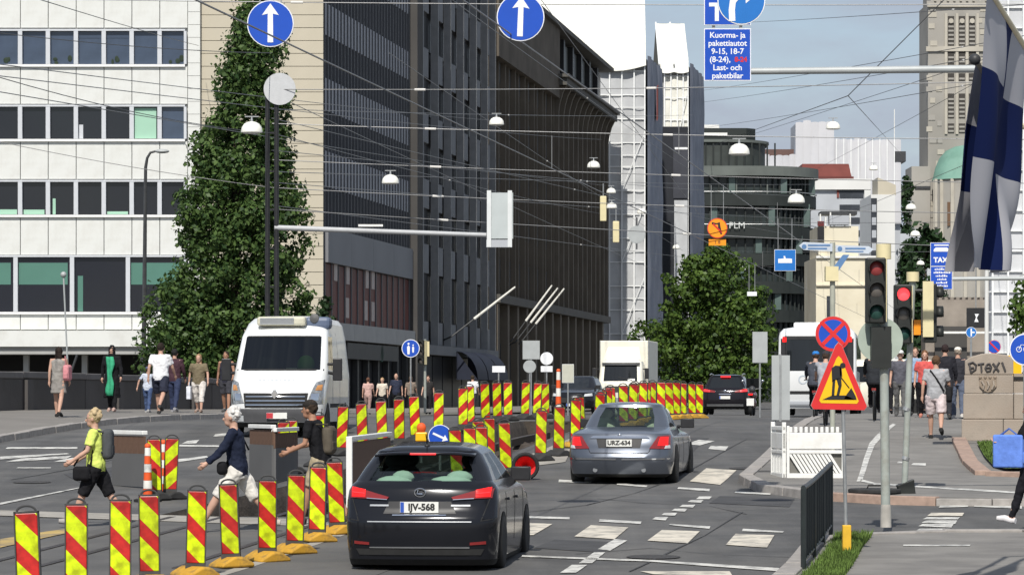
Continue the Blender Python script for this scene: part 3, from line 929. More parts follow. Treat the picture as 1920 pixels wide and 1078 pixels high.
b = MB().box(-2.5, -.05, -.12, -.05, 1.1, ZC + (YH - 238) * k2); b.build('dark_netting', mat('dark_netting', (.022,.024,.03), .9, .2, .6), f2)
bx('dark_netting', mat('dark_netting2', (.05,.053,.065), .9, .2, .6), f2, -1.45, -.08, -.2, -.13, ZC + (YH - 372) * k2, ZC + (YH - 250) * k2)
bx('pale_sheet', m_mesh, f2, -1.35, -.1, -.22, -.14, ZC + (YH - 560) * k2, ZC + (YH - 376) * k2)
MB().box(-1.3, -.1, -.26, -.2, ZC + (YH - 281) * k2, ZC + (YH - 277) * k2).build('ledger', m_scpole, f2)

# ---- round-fronted dark green office
m_gr = mat('dark_green_cladding', (.022,.027,.026), .65, .2, .4, spec=.3)
m_gr2 = mat('green_grey_cornice', (.12,.135,.125), .7, .15, .5)
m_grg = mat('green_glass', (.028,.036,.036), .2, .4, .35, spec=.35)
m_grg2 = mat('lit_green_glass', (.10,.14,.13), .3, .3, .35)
Dr = 330.0; kr = Dr / F
rb = thing('rounded_office', 'dark green office with a rounded front and ribbon windows', 'building', ((1320 - 960) * kr, Dr, 0))
def rzz(y): return ZC + (YH - y) * kr
def rplan(off, xr=11.7, n=16, x0=-4.0, R0=6.5):
    pts = [(x0, -off)]
    xs_ = xr - R0
    for i in range(n + 1):
        a = -PI / 2 + (PI * .55) * i / n
        pts.append((xs_ + (R0 + off) * math.cos(a), R0 + (R0 + off) * math.sin(a)))
    pts += [(xr - 1.5, 24), (x0, 24)]
    return pts
MB().zprism(rplan(-.6), 1.0, rzz(318)).build('core', m_gr, rb)
fl = [318, 366, 427, 478, 530, 584, 640]
for i, y in enumerate(fl[:-1]):
    MB().zprism(rplan(.45 if i else .7), rzz(y + (12 if i == 0 else 20)), rzz(y - (2 if i else 6))).build('floor_band', m_gr2 if i == 0 else m_gr, rb)
    bx2 = MB().zprism(rplan(-.35), rzz(fl[i+1]) , rzz(y + 12)); bx2.build('ribbon_window', m_grg, rb)
    pl_ = rplan(-.2)
    run = []
    seg = pl_[:-2]
    for a, c in zip(seg[:-1], seg[1:]):
        L = math.hypot(c[0]-a[0], c[1]-a[1]); n = max(1, round(L / .95))
        for j in range(n): run.append((a[0] + (c[0]-a[0]) * j / n, a[1] + (c[1]-a[1]) * j / n))
    for j, (x, yy_) in enumerate(run):
        bx('mullion', m_gr2 if (j % 4 == 0 and i < 1) else m_gr, rb, x - .07, x + .07, yy_ - .12, yy_ + .12, rzz(fl[i+1]), rzz(y + 12))
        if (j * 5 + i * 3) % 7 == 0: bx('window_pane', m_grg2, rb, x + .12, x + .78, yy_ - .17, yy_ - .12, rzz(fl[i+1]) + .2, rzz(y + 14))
    if i in (0, 1):
        MB().tube([(p[0], p[1], rzz(fl[i+1] - 6)) for p in rplan(.5)[:-2]], .05, 5).build('hand_rail', m_steel, rb)
# upper set-back floors and plant room
MB().zprism(rplan(-2.0, 8.8), rzz(312), rzz(264)).build('upper_storey', mat('upper_green', (.04,.048,.045), .6, .3, .6), rb)
for x in range(14): bx('upper_mullion', m_gr, rb, -3 + x * .8, -2.85 + x * .8, 1.8, 2.05, rzz(312), rzz(266))
MB().zprism(rplan(-1.7, 8.9), rzz(264), rzz(259)).build('upper_roof', m_gr2, rb)
MB().zprism([(-4, 3), (4.6, 3), (5.6, 4), (5.8, 9), (-4, 9)], rzz(258), rzz(236)).build('plant_room', m_gr, rb)
bx('plant_panel', m_white, rb, -1, 2.6, 2.85, 2.98, rzz(250), rzz(245)); bx('roof_box', m_white, rb, -1, 1.8, 3.5, 6, rzz(236), rzz(229))
text('PLM', .95, mat('pale_sign_letters', (.6,.62,.6), .5, 0), rb, ((1381 - 1320) * kr, -.75, rzz(424)), name='lettering')
text('Uc.', .8, _M['pale_sign_letters'], rb, ((1400 - 1320) * kr, -.75, rzz(502)), name='lettering')

# ---- far blocks on the rise
m_red = mat('red_roof', (.20,.055,.045), .7, .15, .6)
m_brr = mat('brown_roof', (.11,.065,.055), .8, .15, .6)
def far_box(name, label, D, x0, x1, y0, y1, depth, m):
    k = D / F
    t = thing(name, label, 'building', ((x0 - 960) * k, D, 0))
    MB().box(0, (x1-x0)*k, 0, depth, G(D) - .5, ZC + (YH-y0)*k).build('wall', m, t)
    t['k'] = k
    return t, k, (lambda x: (x - x0) * k), (lambda y: ZC + (YH - y) * k)
m_farw = mat('far_white_sheeting', (.56,.56,.58), .7, .06, .25, wear=((.42,.43,.46), .6), wscale=.25)
m_farw2 = mat('far_white_wall', (.66,.66,.64), .6, .05, .3)
m_farg = mat('far_grey_wall', (.42,.44,.47), .6, .1, .3)
ft, k, fx, fz_ = far_box('sheeted_block', 'distant block wholly wrapped in white sheeting behind the red roof', 430, 1430, 1688, 294, 700, 14, m_farg)
b = MB()
def pleat(nm, x0, x1, y0, y1, yf, n, seed):
    rr = random.Random(seed)
    for i in range(n):
        a, c = x0 + (x1-x0)*i/n, x0 + (x1-x0)*(i+1)/n
        top = y0 + rr.uniform(-2, 2)
        bb2 = MB(); ph = rr.uniform(0, 6)
        bb2.grid(4, 6, lambda u, v: (fx(a + (c-a)*u), yf - .04*math.sin(PI*u) - .05*math.sin(9*v+ph), fz_(y1 + (top + 1.2*(2*u-1)**2 - y1)*v)))
        bb2.build(nm, m_farw, ft, smooth=True)
pleat('sheet', 1430, 1492, 291, 420, -.3, 5, 1)
pleat('sheet', 1490, 1562, 229, 420, -1.3, 5, 2)
pleat('sheet', 1562, 1688, 262, 420, -.8, 10, 3)
MB().box(fx(1492), fx(1560), -1.1, 8, fz_(330), fz_(232)).build('tower_core', m_farg, ft)
MB().box(fx(1560), fx(1687), -.6, 9, fz_(330), fz_(264)).build('upper_core', m_farg, ft)
bx('roof_corner', m_dark, ft, fx(1676), fx(1697), -.9, 6, fz_(304), fz_(285))
bx('brown_ridge', m_brr, ft, fx(1425), fx(1495), 3, 7, fz_(293), fz_(277))
for i in range(9): bx('scaffold_pole', m_scpole, ft, fx(1566 + i*13.5), fx(1567.6 + i*13.5), -1.3, -1.15, fz_(400), fz_(262))
MB().tube([(fx(1677), 0, fz_(285)), (fx(1677), 0, fz_(205))], .06, 5).build('mast', m_white, ft)
rt, k, fx, fz_ = far_box('framed_white_building', 'white framed far building with a blank grey side under a red roof', 410, 1500, 1633, 337, 700, 12, m_farg)
bx('frame_top', m_farw2, rt, fx(1500), fx(1632), -.5, -.02, fz_(356), fz_(336))
bx('frame_leg', m_farw2, rt, fx(1620), fx(1632), -.5, -.02, fz_(690), fz_(357))
bx('window', m_dglass, rt, fx(1574), fx(1619), -.12, -.02, fz_(371), fz_(355)); bx('window', m_red, rt, fx(1569), fx(1573), -.14, -.02, fz_(371), fz_(355))
bx('vent', m_dark, rt, fx(1512), fx(1522), -.12, -.02, fz_(351), fz_(345))
for i in range(5):
    bx('side_window', m_dglass, rt, fx(1574), fx(1612), -.12, -.02, fz_(395 + i*24), fz_(384 + i*24))
b = MB(); b.prism([(fx(1503), fz_(333)), (fx(1598), fz_(333)), (fx(1592), fz_(307)), (fx(1505), fz_(307))], .5, 6); b.build('roof', m_red, rt)
bx('roof_eave', mat('red_roof_dark', (.12,.035,.03), .8, .1), rt, fx(1500), fx(1601), .2, 6.2, fz_(337), fz_(331))
wt, k, fx, fz_ = far_box('white_side_building', 'white far building with a tall windowed side wall next to the cream block', 380, 1633, 1678, 365, 720, 12, m_farw2)
bx('dark_side', m_dglass, wt, fx(1633), fx(1644), -.15, -.02, fz_(600), fz_(372))
b = MB(); b.prism([(fx(1646), fz_(366)), (fx(1680), fz_(366)), (fx(1680), fz_(347)), (fx(1646), fz_(333))], .1, 6); b.build('roof', m_beige, wt)
for i in range(7): bx('window', m_farg, wt, fx(1634.5), fx(1642.5), -.2, -.12, fz_(398 + i*24), fz_(384 + i*24))
m_cream = mat('cream_render', (.72,.665,.52), .8, .06, .3, wear=((.55,.47,.32), .4), wscale=.25)
ct, k, fx, fz_ = far_box('cream_building', 'cream rendered building with roof terrace railings behind the direction signs', 300, 1530, 1660, 482, 720, 12, m_cream)
MB().box(fx(1535), fx(1610), .2, 9, fz_(490), fz_(424)).build('upper_storey', m_cream, ct)
for x in (1537, 1547, 1556, 1563, 1583, 1593): bx('terrace_post', m_white, ct, fx(x), fx(x + 2.5), 0.05, .18, fz_(424), fz_(398 + x % 4 * 3))
bx('terrace_roof', m_dark, ct, fx(1540), fx(1608), .4, 3, fz_(402), fz_(396)); bx('terrace_box', m_farg, ct, fx(1555), fx(1592), -.1, 1.2, fz_(421), fz_(404))
bx('red_panel', mat('deep_red_panel', (.13,.02,.02), .6, .1), ct, fx(1533), fx(1545), -.1, .15, fz_(424), fz_(415)); bx('dark_niche', m_black, ct, fx(1533), fx(1545), -.1, .15, fz_(452), fz_(426))
for i, (x, y, w, h_) in enumerate(((1551, 452, 10, 60), (1550, 555, 9, 40))):
    w_ = bx('window', m_dglass if i else m_cream, ct, fx(x), fx(x + w), -.06, .02, fz_(y + h_), fz_(y))
bx('ledge', m_white, ct, fx(1530), fx(1660), -.25, .05, fz_(484), fz_(480)); bx('ledge', m_cream, ct, fx(1530), fx(1660), -.25, .05, fz_(536), fz_(533))
# stone wall with a toothed top, far end of the pavement
m_stone = mat('tan_rubble_stone', (.27,.235,.20), .9, .22, .8, bump=.5, bscale=4)
st, k, fx, fz_ = far_box('stone_wall', 'tan stone wall with a toothed top far behind the walkers', 190, 1735, 1862, 562, 760, 2, m_stone)
for i in range(11): bx('merlon', m_stone, st, fx(1738 + i*11), fx(1744 + i*11), 0, 1.5, fz_(562) + .003, fz_(557))
bx('arch_shade', m_dk, st, fx(1752), fx(1812), -.25, -.02, fz_(690), fz_(612)); bx('rail', m_white, st, fx(1735), fx(1850), -1.2, -1.1, fz_(626), fz_(622))
# ---- granite church tower with copper dome
m_ch = mat('church_granite', (.34,.325,.295), .9, .22, .12, bump=.3, bscale=1, wear=((.20,.18,.155), .6), wscale=.06)
m_chl = mat('church_pale_stone', (.44,.41,.35), .9, .15, .2)
m_chd = mat('church_slot', (.05,.045,.04), .8, .2)
m_cop = mat('copper_dome', (.15,.29,.23), .7, .18, .2, wear=((.22,.38,.31), .6), wscale=.15)
Dc = 700.0; kc = Dc / F
cht = thing('church', 'granite church tower with slit windows above a green copper dome', 'church', ((1740 - 960) * kc, Dc, 0))
def cx(x): return (x - 1740) * kc
def cz(y): return ZC + (YH - y) * kc
MB().box(cx(1740), cx(1874), 0, 15, G(Dc) - 1, cz(6)).build('tower', m_ch, cht)
MB().box(cx(1746), cx(1868), .8, 14, cz(6) - .01, cz(-90)).build('belfry', m_ch, cht)
rr = random.Random(4)
zc_ = cz(440)
while zc_ < cz(10):      # rough courses of big stones standing proud
    for i in range(7):
        if rr.random() < .55:
            a = cx(1740) + i * 2.2 + rr.uniform(-.5, .5)
            if a < cx(1772) - 1.5 or a > cx(1830): 
                bx('stone', m_ch if rr.random() < .6 else m_chl, cht, a, min(a + round(rr.uniform(1.0, 1.9), 1), cx(1874)), -.14, .02, zc_, zc_ + 1.1)
    zc_ += 1.25
bx('string_course', m_chl, cht, cx(1736), cx(1878), -.5, .05, cz(97), cz(88)); bx('string_course', m_chl, cht, cx(1738), cx(1876), -.6, .05, cz(14), cz(8))
for x in (1771, 1791.5, 1810.5, 1830): bx('pilaster', m_chl, cht, cx(x), cx(x + 5), -.35, .03, cz(252), cz(26))
for x in (1777, 1797.5, 1816.5):
    for ya_, yb_ in ((31, 86), (98, 128), (138, 152), (176, 222), (232, 250)):
        w_ = bx('slit_window', m_chd, cht, cx(x), cx(x + 12), -.12, .03, cz(yb_), cz(ya_))
        for j in range(max(1, int((yb_ - ya_) / 8))): bx('louvre', m_ch, w_, .1, cx(x+12) - cx(x) - .1, -.10, .1, .25 + j * .92, .65 + j * .92)
    MB().prism(disc(.55, 12, cx(x + 6), cz(40)), -.4, .02).build('boss', m_chl, cht)
for i in range(10): bx('belfry_column', m_chl, cht, cx(1752 + i * 12), cx(1756 + i * 12), .3, .85, cz(2), cz(-40))
# dome block in front of the tower
MB().zprism([(7.2 * math.cos(2*PI*i/20) + cx(1808), 7.2 * math.sin(2*PI*i/20) - 4) for i in range(20)], G(Dc) - 1, cz(338)).build('drum', m_ch, cht)
MB().lathe([(7.6, cz(341)), (7.3, cz(333)), (6.9, cz(318)), (6.0, cz(300)), (4.6, cz(286)), (2.6, cz(278)), (.4, cz(275))], 24, Matrix.Translation((cx(1808), -4, 0))).build('dome', m_cop, cht, smooth=True)
for i in range(8):
    a = PI + PI * (i + .5) / 8
    bx('drum_column', m_chl, cht, cx(1808) + 7.3*math.cos(a) - .35, cx(1808) + 7.3*math.cos(a) + .35, -4 + 7.3*math.sin(a) - .35, -4 + 7.3*math.sin(a) + .35, G(Dc), cz(341))
bx('doorway', mat('brown_door', (.14,.08,.045), .7, .1), cht, cx(1765), cx(1780), -9.8, -9.5, cz(428), cz(384))
MB().box(cx(1706), cx(1741), -3, 8, G(Dc) - 1, cz(314)).build('side_block', m_ch, cht)
bx('side_roof', m_dark, cht, cx(1712), cx(1741), -3.3, -2.9, cz(356), cz(351)); bx('side_column', m_chl, cht, cx(1742), cx(1747), -9.4, -8.8, cz(430), cz(341))
# ---- scaffolded front at the right edge
m_scg = mat('pale_sheet_wall', (.55,.56,.58), .8, .1, .4)
sct, k, fx, fz_ = far_box('scaffolded_front', 'pale sheeted scaffold front behind the flags', 120, 1858, 1990, -120, 760, .5, m_scg)
for i in range(5): bx('standard', m_scpole, sct, fx(1858 + 29 * i), fx(1861 + 29 * i), -.25, -.1, G(120), fz_(-120))
for i in range(22): bx('ledger', m_scpole, sct, fx(1853), fx(1990), -.1, -.02, fz_(700 - 38 * i), fz_(698 - 38 * i))
# small blocks hiding the far end of the street
ht, k, fx, fz_ = far_box('hillside_block', 'grey far block between the cream building and the church', 520, 1660, 1745, 438, 760, 14, m_farg)
for i in range(6):
    for j in range(5): bx('window', m_dglass, ht, fx(1664 + j*16), fx(1672 + j*16), -.1, -.02, fz_(468 + i*26), fz_(454 + i*26))
# ================================================================ TREES, PARAPET, PEDESTAL
def leafmat(name, dark, light, scale=.8):
    m = bpy.data.materials.new(name); m.use_nodes = True
    t = m.node_tree; b = t.nodes['Principled BSDF']
    b.inputs['Roughness'].default_value = .45
    b.inputs['Specular IOR Level'].default_value = .2
    g = t.nodes.new('ShaderNodeNewGeometry')
    r = t.nodes.new('ShaderNodeValToRGB')
    r.color_ramp.elements[0].color = (*dark, 1); r.color_ramp.elements[1].color = (*light, 1)
    t.links.new(g.outputs['Random Per Island'], r.inputs['Fac'])
    t.links.new(r.outputs['Color'], b.inputs['Base Color'])
    tl = t.nodes.new('ShaderNodeBsdfTranslucent')
    t.links.new(r.outputs['Color'], tl.inputs['Color'])
    mxs = t.nodes.new('ShaderNodeMixShader'); mxs.inputs[0].default_value = .22
    o = t.nodes['Material Output']
    t.links.new(b.outputs[0], mxs.inputs[1]); t.links.new(tl.outputs[0], mxs.inputs[2]); t.links.new(mxs.outputs[0], o.inputs['Surface'])
    return m
m_bark = mat('bark', (.07,.055,.04), .95, .3, 4, bump=.6, bscale=12)
m_lf1 = leafmat('poplar_leaf', (.022,.052,.016), (.10,.16,.045))
m_lf2 = leafmat('maple_leaf', (.028,.060,.014), (.11,.175,.035))
m_lf3 = leafmat('dark_leaf', (.014,.032,.012), (.035,.07,.025))
def leaves(name, centres, radii, per, size, m, parent, seed, droop=.0, flat=1.0):
    rr = np.random.default_rng(seed)
    n = len(centres) * per
    c = np.repeat(np.array(centres), per, 0); rad = np.repeat(np.array(radii), per)[:, None]
    d = rr.normal(size=(n, 3)); d /= np.linalg.norm(d, axis=1)[:, None]
    pos = c + d * rad * (rr.random((n, 1)) ** .45) * np.array([1, 1, flat])
    nrm = d + rr.normal(size=(n, 3)) * .55 + np.array([0, -.1, .25]); nrm /= np.linalg.norm(nrm, axis=1)[:, None]
    u = np.cross(nrm, rr.normal(size=(n, 3))); u /= np.linalg.norm(u, axis=1)[:, None]
    w = np.cross(nrm, u)
    s = (size * rr.uniform(.45, 1.6, n))[:, None]
    v = np.stack([pos - u*s*.5, pos + w*s*.36 + nrm*s*.08, pos + u*s*.62, pos - w*s*.36 + nrm*s*.08], 1).reshape(-1, 3)
    me = bpy.data.meshes.new(name)
    me.vertices.add(n * 4); me.vertices.foreach_set('co', v.ravel())
    me.loops.add(n * 4); me.loops.foreach_set('vertex_index', np.arange(n * 4))
    me.polygons.add(n); me.polygons.foreach_set('loop_start', np.arange(n) * 4); me.polygons.foreach_set('loop_total', np.full(n, 4))
    me.materials.append(m); me.update(); me.validate()
    return put(name, me, parent)
def tree(name, label, base, prof, depth, nclump, per, size, m, seed, crad=(.45, .8), trunk_r=.2, trunk_top=None, shell=.55, flat=1.0):
    """prof: rows (z above base, x centre offset, half width); depth = crown depth / crown width"""
    rr = random.Random(seed)
    t = thing(name, label, 'tree', base)
    zs = [p[0] for p in prof]
    def at(z):
        return np.interp(z, zs, [p[1] for p in prof]), np.interp(z, zs, [p[2] for p in prof])
    wts = np.array([max(.05, p[2]) for p in prof])
    cs, rs = [], []
    while len(cs) < nclump:
        z = rr.uniform(zs[0], zs[-1]); ox, hw = at(z)
        if rr.random() > hw / wts.max(): continue
        a = rr.uniform(0, 2 * PI); q = (shell + (1 - shell) * rr.random()) if rr.random() < .8 else rr.random()
        r = rr.uniform(*crad); k = max(.1, hw - r * .55)
        wob = 1 + .05 * math.sin(z * 1.9 + a * 2) + .05 * math.sin(z * 4.3 - a * 3)
        cs.append((ox + math.cos(a) * k * q * wob, math.sin(a) * k * q * depth * wob, z)); rs.append(min(r, hw * .8 + .1))
    top = trunk_top or zs[-1] * .85
    b = MB()
    pts = [(at(zs[0])[0] * 0 + .05 * math.sin(z * 2), 0, z) for z in np.linspace(0, top, 9)]
    b.tube(pts, [trunk_r * (1 - .85 * i / 8) for i in range(9)], 9)
    for c in cs[::max(1, len(cs) // 40)]:
        z0 = max(.8, c[2] - rr.uniform(.8, 2.2)); z0 = min(z0, top)
        mid = ((c[0]) * .5, c[1] * .5, (z0 + c[2]) / 2 + .1)
        b.tube([(0, 0, z0), mid, c], [trunk_r * .33, trunk_r * .2, .015], 5)
    b.build('trunk', m_bark, t, smooth=True)
    leaves('crown', cs, rs, per, size, m, t, seed, flat=flat)
    return t
D_, k_ = 116.0, 116.0 / F
zb = G(D_)
def pr(rows, xc, D, zb):
    k = D / F
    return [((ZC + (YH - y) * k) - zb, ((a + c) / 2 - xc) * k, (c - a) / 2 * k) for y, a, c in rows]
rows = [(712, 285, 545), (690, 240, 580), (640, 250, 588), (600, 268, 586), (500, 296, 582), (400, 322, 585), (300, 342, 572), (200, 382, 556), (100, 408, 550), (30, 438, 540), (-40, 462, 530), (-110, 485, 508)]
tree('poplar_tree', 'tall columnar poplar in front of the white and beige facades', P(440, 0, D_)*Vector((1,1,0)) if False else (P(440,0,D_).x, D_, zb), pr(rows, 440, D_, zb), .9, 800, 84, .15, m_lf1, 21, crad=(.3, .68), trunk_r=.22)
D2 = 112.0
tree('shrub_tree', 'bushy green sapling between the poplar and the white van', (P(612,0,D2).x, D2, G(D2)), pr([(700, 580, 636), (650, 580, 638), (600, 588, 634), (572, 596, 624), (560, 602, 616)], 612, D2, G(D2)), .9, 50, 50, .13, m_lf3, 22, crad=(.2, .4), trunk_r=.06)
D3 = 200.0
rows = [(752, 1275, 1440), (730, 1240, 1460), (690, 1208, 1476), (640, 1206, 1472), (600, 1222, 1468), (560, 1238, 1452), (520, 1246, 1430), (490, 1280, 1402), (470, 1322, 1372), (455, 1340, 1362)]
tree('linden_tree', 'broad leafy linden between the wrapped scaffold and the rounded office', (P(1335,0,D3).x, D3, G(D3)), pr(rows, 1335, D3, G(D3)), .9, 330, 70, .24, m_lf2, 31, crad=(.55, 1.25), trunk_r=.25, flat=.6)
b = thing('low_tree', 'low green tree beside the box truck under the wrapped scaffold', 'tree', (P(1215,0,205).x, 205, G(205)))
MB().tube([(0,0,0),(.1,0,3),(0,0,5)], [.12,.08,.02], 6).build('trunk', m_bark, b)
leaves('crown', [(random.uniform(-1.2,1.4), random.uniform(-1,1), random.uniform(1.2,5.4)) for _ in range(40)], [.6]*40, 50, .22, m_lf2, b, 5)
D4 = 78.0
tree('young_linden', 'leafy branch ends of a tree leaning in behind the blue round sign', (P(1952,0,D4).x, D4, G(D4)), pr([(705, 1905, 2010), (670, 1890, 2020), (640, 1878, 2030), (600, 1884, 2030), (560, 1884, 2020), (530, 1900, 2000), (512, 1915, 1985)], 1952, D4, G(D4)), .9, 70, 42, .13, m_lf2, 33, crad=(.16, .34), trunk_r=.08)
D5 = 400.0
for i, (x, y0, y1, w, lab) in enumerate(((1735, 428, 690, 48, 'dark green tree beneath the church dome'), (1702, 448, 690, 26, 'dark tree between the white far building and the hillside block'), (1700, 330, 640, 16, 'small dark tree beside the far white sheeting'))):
    D6 = D5 + 30 * i + (150 if i == 2 else 0)
    tree('hillside_tree', lab, (P(x,0,D6).x, D6, G(D6)), pr([(y1, x-w*.6, x+w*.6), (y1*.5+y0*.5, x-w, x+w), (y0+14, x-w*.75, x+w*.75), (y0, x-w*.2, x+w*.2)], x, D6, G(D6)), .9, 60, 40, .7, m_lf3, 40+i, crad=(1.0, 2.0), trunk_r=.3)

# parapet of the bridge
m_par = mat('dark_parapet_granite', (.085,.078,.075), .85, .25, 1.2, bump=.4, bscale=10, wear=((.05,.045,.04), .7), wscale=.6)
m_cop2 = mat('parapet_coping', (.15,.14,.135), .85, .2, 1.5)
pw = thing('parapet_wall', 'dark granite parapet along the left pavement', 'wall')
y = 56.0; i = 0
while y < 114:
    ln = 2.9; x = pl(y); z = G(y + 1.4) + .27
    me = MB().box(-.34, 0, 0, ln - .03, -.15, .80).mesh('stone'); me.materials.append(m_par)
    o = put('parapet_stone', me, pw, .02, (x + .008 * (i % 3), y, z), -TH)
    o = bx('coping_stone', m_cop2, pw, 0, .44, 0, ln - .02, 0, .17, .02); o.location = (x - .39, y + .06, z + .80); o.rotation_euler = (0, 0, -TH)
    if i % 3 == 0:
        o = bx('parapet_pier', m_par, pw, 0, .12, 0, .5, 0, .80); o.location = (x + .02, y + .1, z - .04); o.rotation_euler = (0, 0, -TH)
    y += ln * math.cos(TH); i += 1

# granite pedestal with carved arms and graffiti
m_ped = mat('pedestal_granite', (.335,.285,.235), .85, .14, 3, bump=.3, bscale=30, wear=((.24,.19,.15), .6), wscale=1.5)
m_ink = mat('graffiti_ink', (.06,.055,.055), .7, .3, 20)
Dp = 66.0; kp = Dp / F
pd = thing('stone_pedestal', 'tan granite pedestal block with graffiti and a carved coat of arms', 'pedestal', ((1808 - 960) * kp, Dp, 0), -TH)
def qx(x): return (x - 1808) * kp
def qz(y): return ZC + (YH - y) * kp
zg = G(Dp) + .1
for xa, xb in ((1803, 1880), (1880.6, 1925), (1925.6, 2000)): bx('plinth_block', m_ped, pd, qx(xa), qx(xb), -.08, 1.9, zg, qz(786), .02)
for xa, xb in ((1806, 1899), (1899.8, 2000)): bx('granite_block', m_ped, pd, qx(xa), qx(xb), -.02, 1.85, qz(785.5), qz(738), .02)
bx('granite_block', m_ped, pd, qx(1808), qx(1899), 0, 1.8, qz(737.5), qz(703), .015)
b = MB(); b.prism([(qx(1809), qz(702.5)), (qx(1899), qz(702.5)), (qx(1899), qz(672)), (qx(1888), qz(666)), (qx(1862), qz(662)), (qx(1840), qz(663)), (qx(1820), qz(669)), (qx(1809), qz(676))], .01, 1.75)
b.build('capping_block', m_ped, pd, bevel=.02)
for xa, xb, ya_, yb_ in ((1900, 2000, 700, 737), (1900, 2000, 706, 712)): bx('side_block', m_ped if ya_ == 700 else m_black, pd, qx(xa), qx(xb), .3 if ya_ == 700 else .27, 1.8 if ya_ == 700 else .31, qz(yb_), qz(ya_))
# carved shield: crown, shield and supporters in low relief
b = MB()
b.prism([(qx(1836), qz(708)), (qx(1868), qz(708)), (qx(1868), qz(724)), (qx(1860), qz(733)), (qx(1852), qz(736)), (qx(1844), qz(733)), (qx(1836), qz(724))], -.05, .01)
arms = b.build('coat_of_arms', mat('carved_stone', (.27,.215,.165), .9, .2, 8), pd, bevel=.012)
for i in range(4):
    b = MB(); b.ball((qx(1838 + i * 9), -.045, qz(707)), .035, .03, .04); b.build('crown_point', _M['carved_stone'], arms)
for i in range(3):
    b = MB(); b.tube([(qx(1840 + i*11), -.06, qz(714)), (qx(1845 + i*9), -.075, qz(722)), (qx(1843 + i*8), -.06, qz(730))], .02, 6); b.build('relief', m_ped, arms)
# spray-painted letters as wobbly strokes
def stroke(pts):
    b = MB(); b.tube([(qx(x), -.004, qz(y)) for x, y in pts], .022, 5); o = b.build('graffiti', m_ink, pd); o.scale = (1, 1, 1)
for s_ in ([(1817,681),(1820,697),(1822,698)], [(1815,682),(1824,679),(1830,684),(1829,692),(1821,698)], [(1833,683),(1845,681)], [(1839,682),(1840,697)], [(1850,683),(1847,690),(1850,696),(1856,695),(1858,688),(1855,682),(1850,683)],
           [(1861,681),(1872,696)], [(1873,679),(1862,697)], [(1849,689),(1858,689)], [(1878,679),(1884,696)], [(1817,690),(1826,689)]): stroke(s_)
# ================================================================ VEHICLES
NR, NC, NS, NFr = 12, 5, 18, 12
def vloop(s):
    """rounded plan outline; s = dict(z, hw, y0, y1, rr, rf, br, bf, zf)"""
    hw, y0, y1, rr, rf, br, bf = s['hw'], s['y0'], s['y1'], s['rr'], s['rf'], s['br'], s['bf']
    z0, z1 = s['z'], s.get('zf', s['z'])
    pts = []
    def ry(x): return y0 + br * (x / hw) ** 2
    def fy_(x): return y1 - bf * (x / hw) ** 2
    for i in range(NR): x = -(hw - rr) + 2 * (hw - rr) * i / NR; pts.append((x, ry(x)))
    def corner(a, c, ctrl):
        for i in range(NC):
            t = i / NC
            pts.append(tuple((1-t)**2 * a[j] + 2*t*(1-t) * ctrl[j] + t*t * c[j] for j in (0, 1)))
    xr = hw - rr; xf = hw - rf
    corner((xr, ry(xr)), (hw, ry(hw) + rr), (hw, ry(hw)))
    for i in range(NS): pts.append((hw, ry(hw) + rr + (fy_(hw) - rf - ry(hw) - rr) * i / NS))
    corner((hw, fy_(hw) - rf), (xf, fy_(xf)), (hw, fy_(hw)))
    for i in range(NFr): x = xf - 2 * xf * i / NFr; pts.append((x, fy_(x)))
    corner((-xf, fy_(xf)), (-hw, fy_(hw) - rf), (-hw, fy_(hw)))
    for i in range(NS): pts.append((-hw, fy_(hw) - rf - (fy_(hw) - rf - ry(hw) - rr) * i / NS))
    corner((-hw, ry(hw) + rr), (-xr, ry(xr)), (-hw, ry(hw)))
    L = y1 - y0
    return [(x, y, z0 + (z1 - z0) * ((y - y0) / L if L else 0)) for x, y in pts]
NL = NR + NS + NFr + NS + 4 * NC
cR, cRC, cS = 0, NR, NR + NC
cFC = cS + NS; cF = cFC + NC; cFC2 = cF + NFr; cS2 = cFC2 + NC; cRC2 = cS2 + NS
def zone(j):
    if j < cRC: return 'rear'
    if j < cS: return 'rcR'
    if j < cFC: return 'right'
    if j < cF: return 'fcR'
    if j < cFC2: return 'front'
    if j < cS2: return 'fcL'
    if j < cRC2: return 'left'
    return 'rcL'
def shell(slices, classify):
    """loft of outlines; classify(k, j, f) -> part name, f = place along that side 0..1"""
    loops = [vloop(s) for s in slices]
    parts = {}
    allv = [p for l in loops for p in l]; allf = []
    for k in range(len(loops) - 1):
        for j in range(NL):
            j2 = (j + 1) % NL
            z = zone(j)
            st = {'rear': (0, NR), 'right': (cS, NS), 'front': (cF, NFr), 'left': (cS2, NS)}.get(z)
            f = (j - st[0] + .5) / st[1] if st else 0
            if z == 'left': f = 1 - f
            fc = (k*NL + j, k*NL + j2, (k+1)*NL + j2, (k+1)*NL + j)
            allf.append(fc); parts.setdefault(classify(k, z, f), []).append(fc)
    top = tuple((len(loops)-1)*NL + j for j in range(NL)); bot = tuple(range(NL))[::-1]
    parts.setdefault(classify(len(loops)-1, 'top', 0), []).append(top); parts.setdefault(classify(0, 'bottom', 0), []).append(bot)
    allf += [top, bot]
    return allv, allf, parts
def part_mesh(name, verts, faces, m, parent, smooth=True, angle=38):
    ids = sorted({i for f in faces for i in f}); mp_ = {o: n for n, o in enumerate(ids)}
    b = MB(); b.v = [verts[i] for i in ids]; b.f = [tuple(mp_[i] for i in f) for f in faces]
    return b.build(name, m, parent, smooth=smooth, angle=angle)
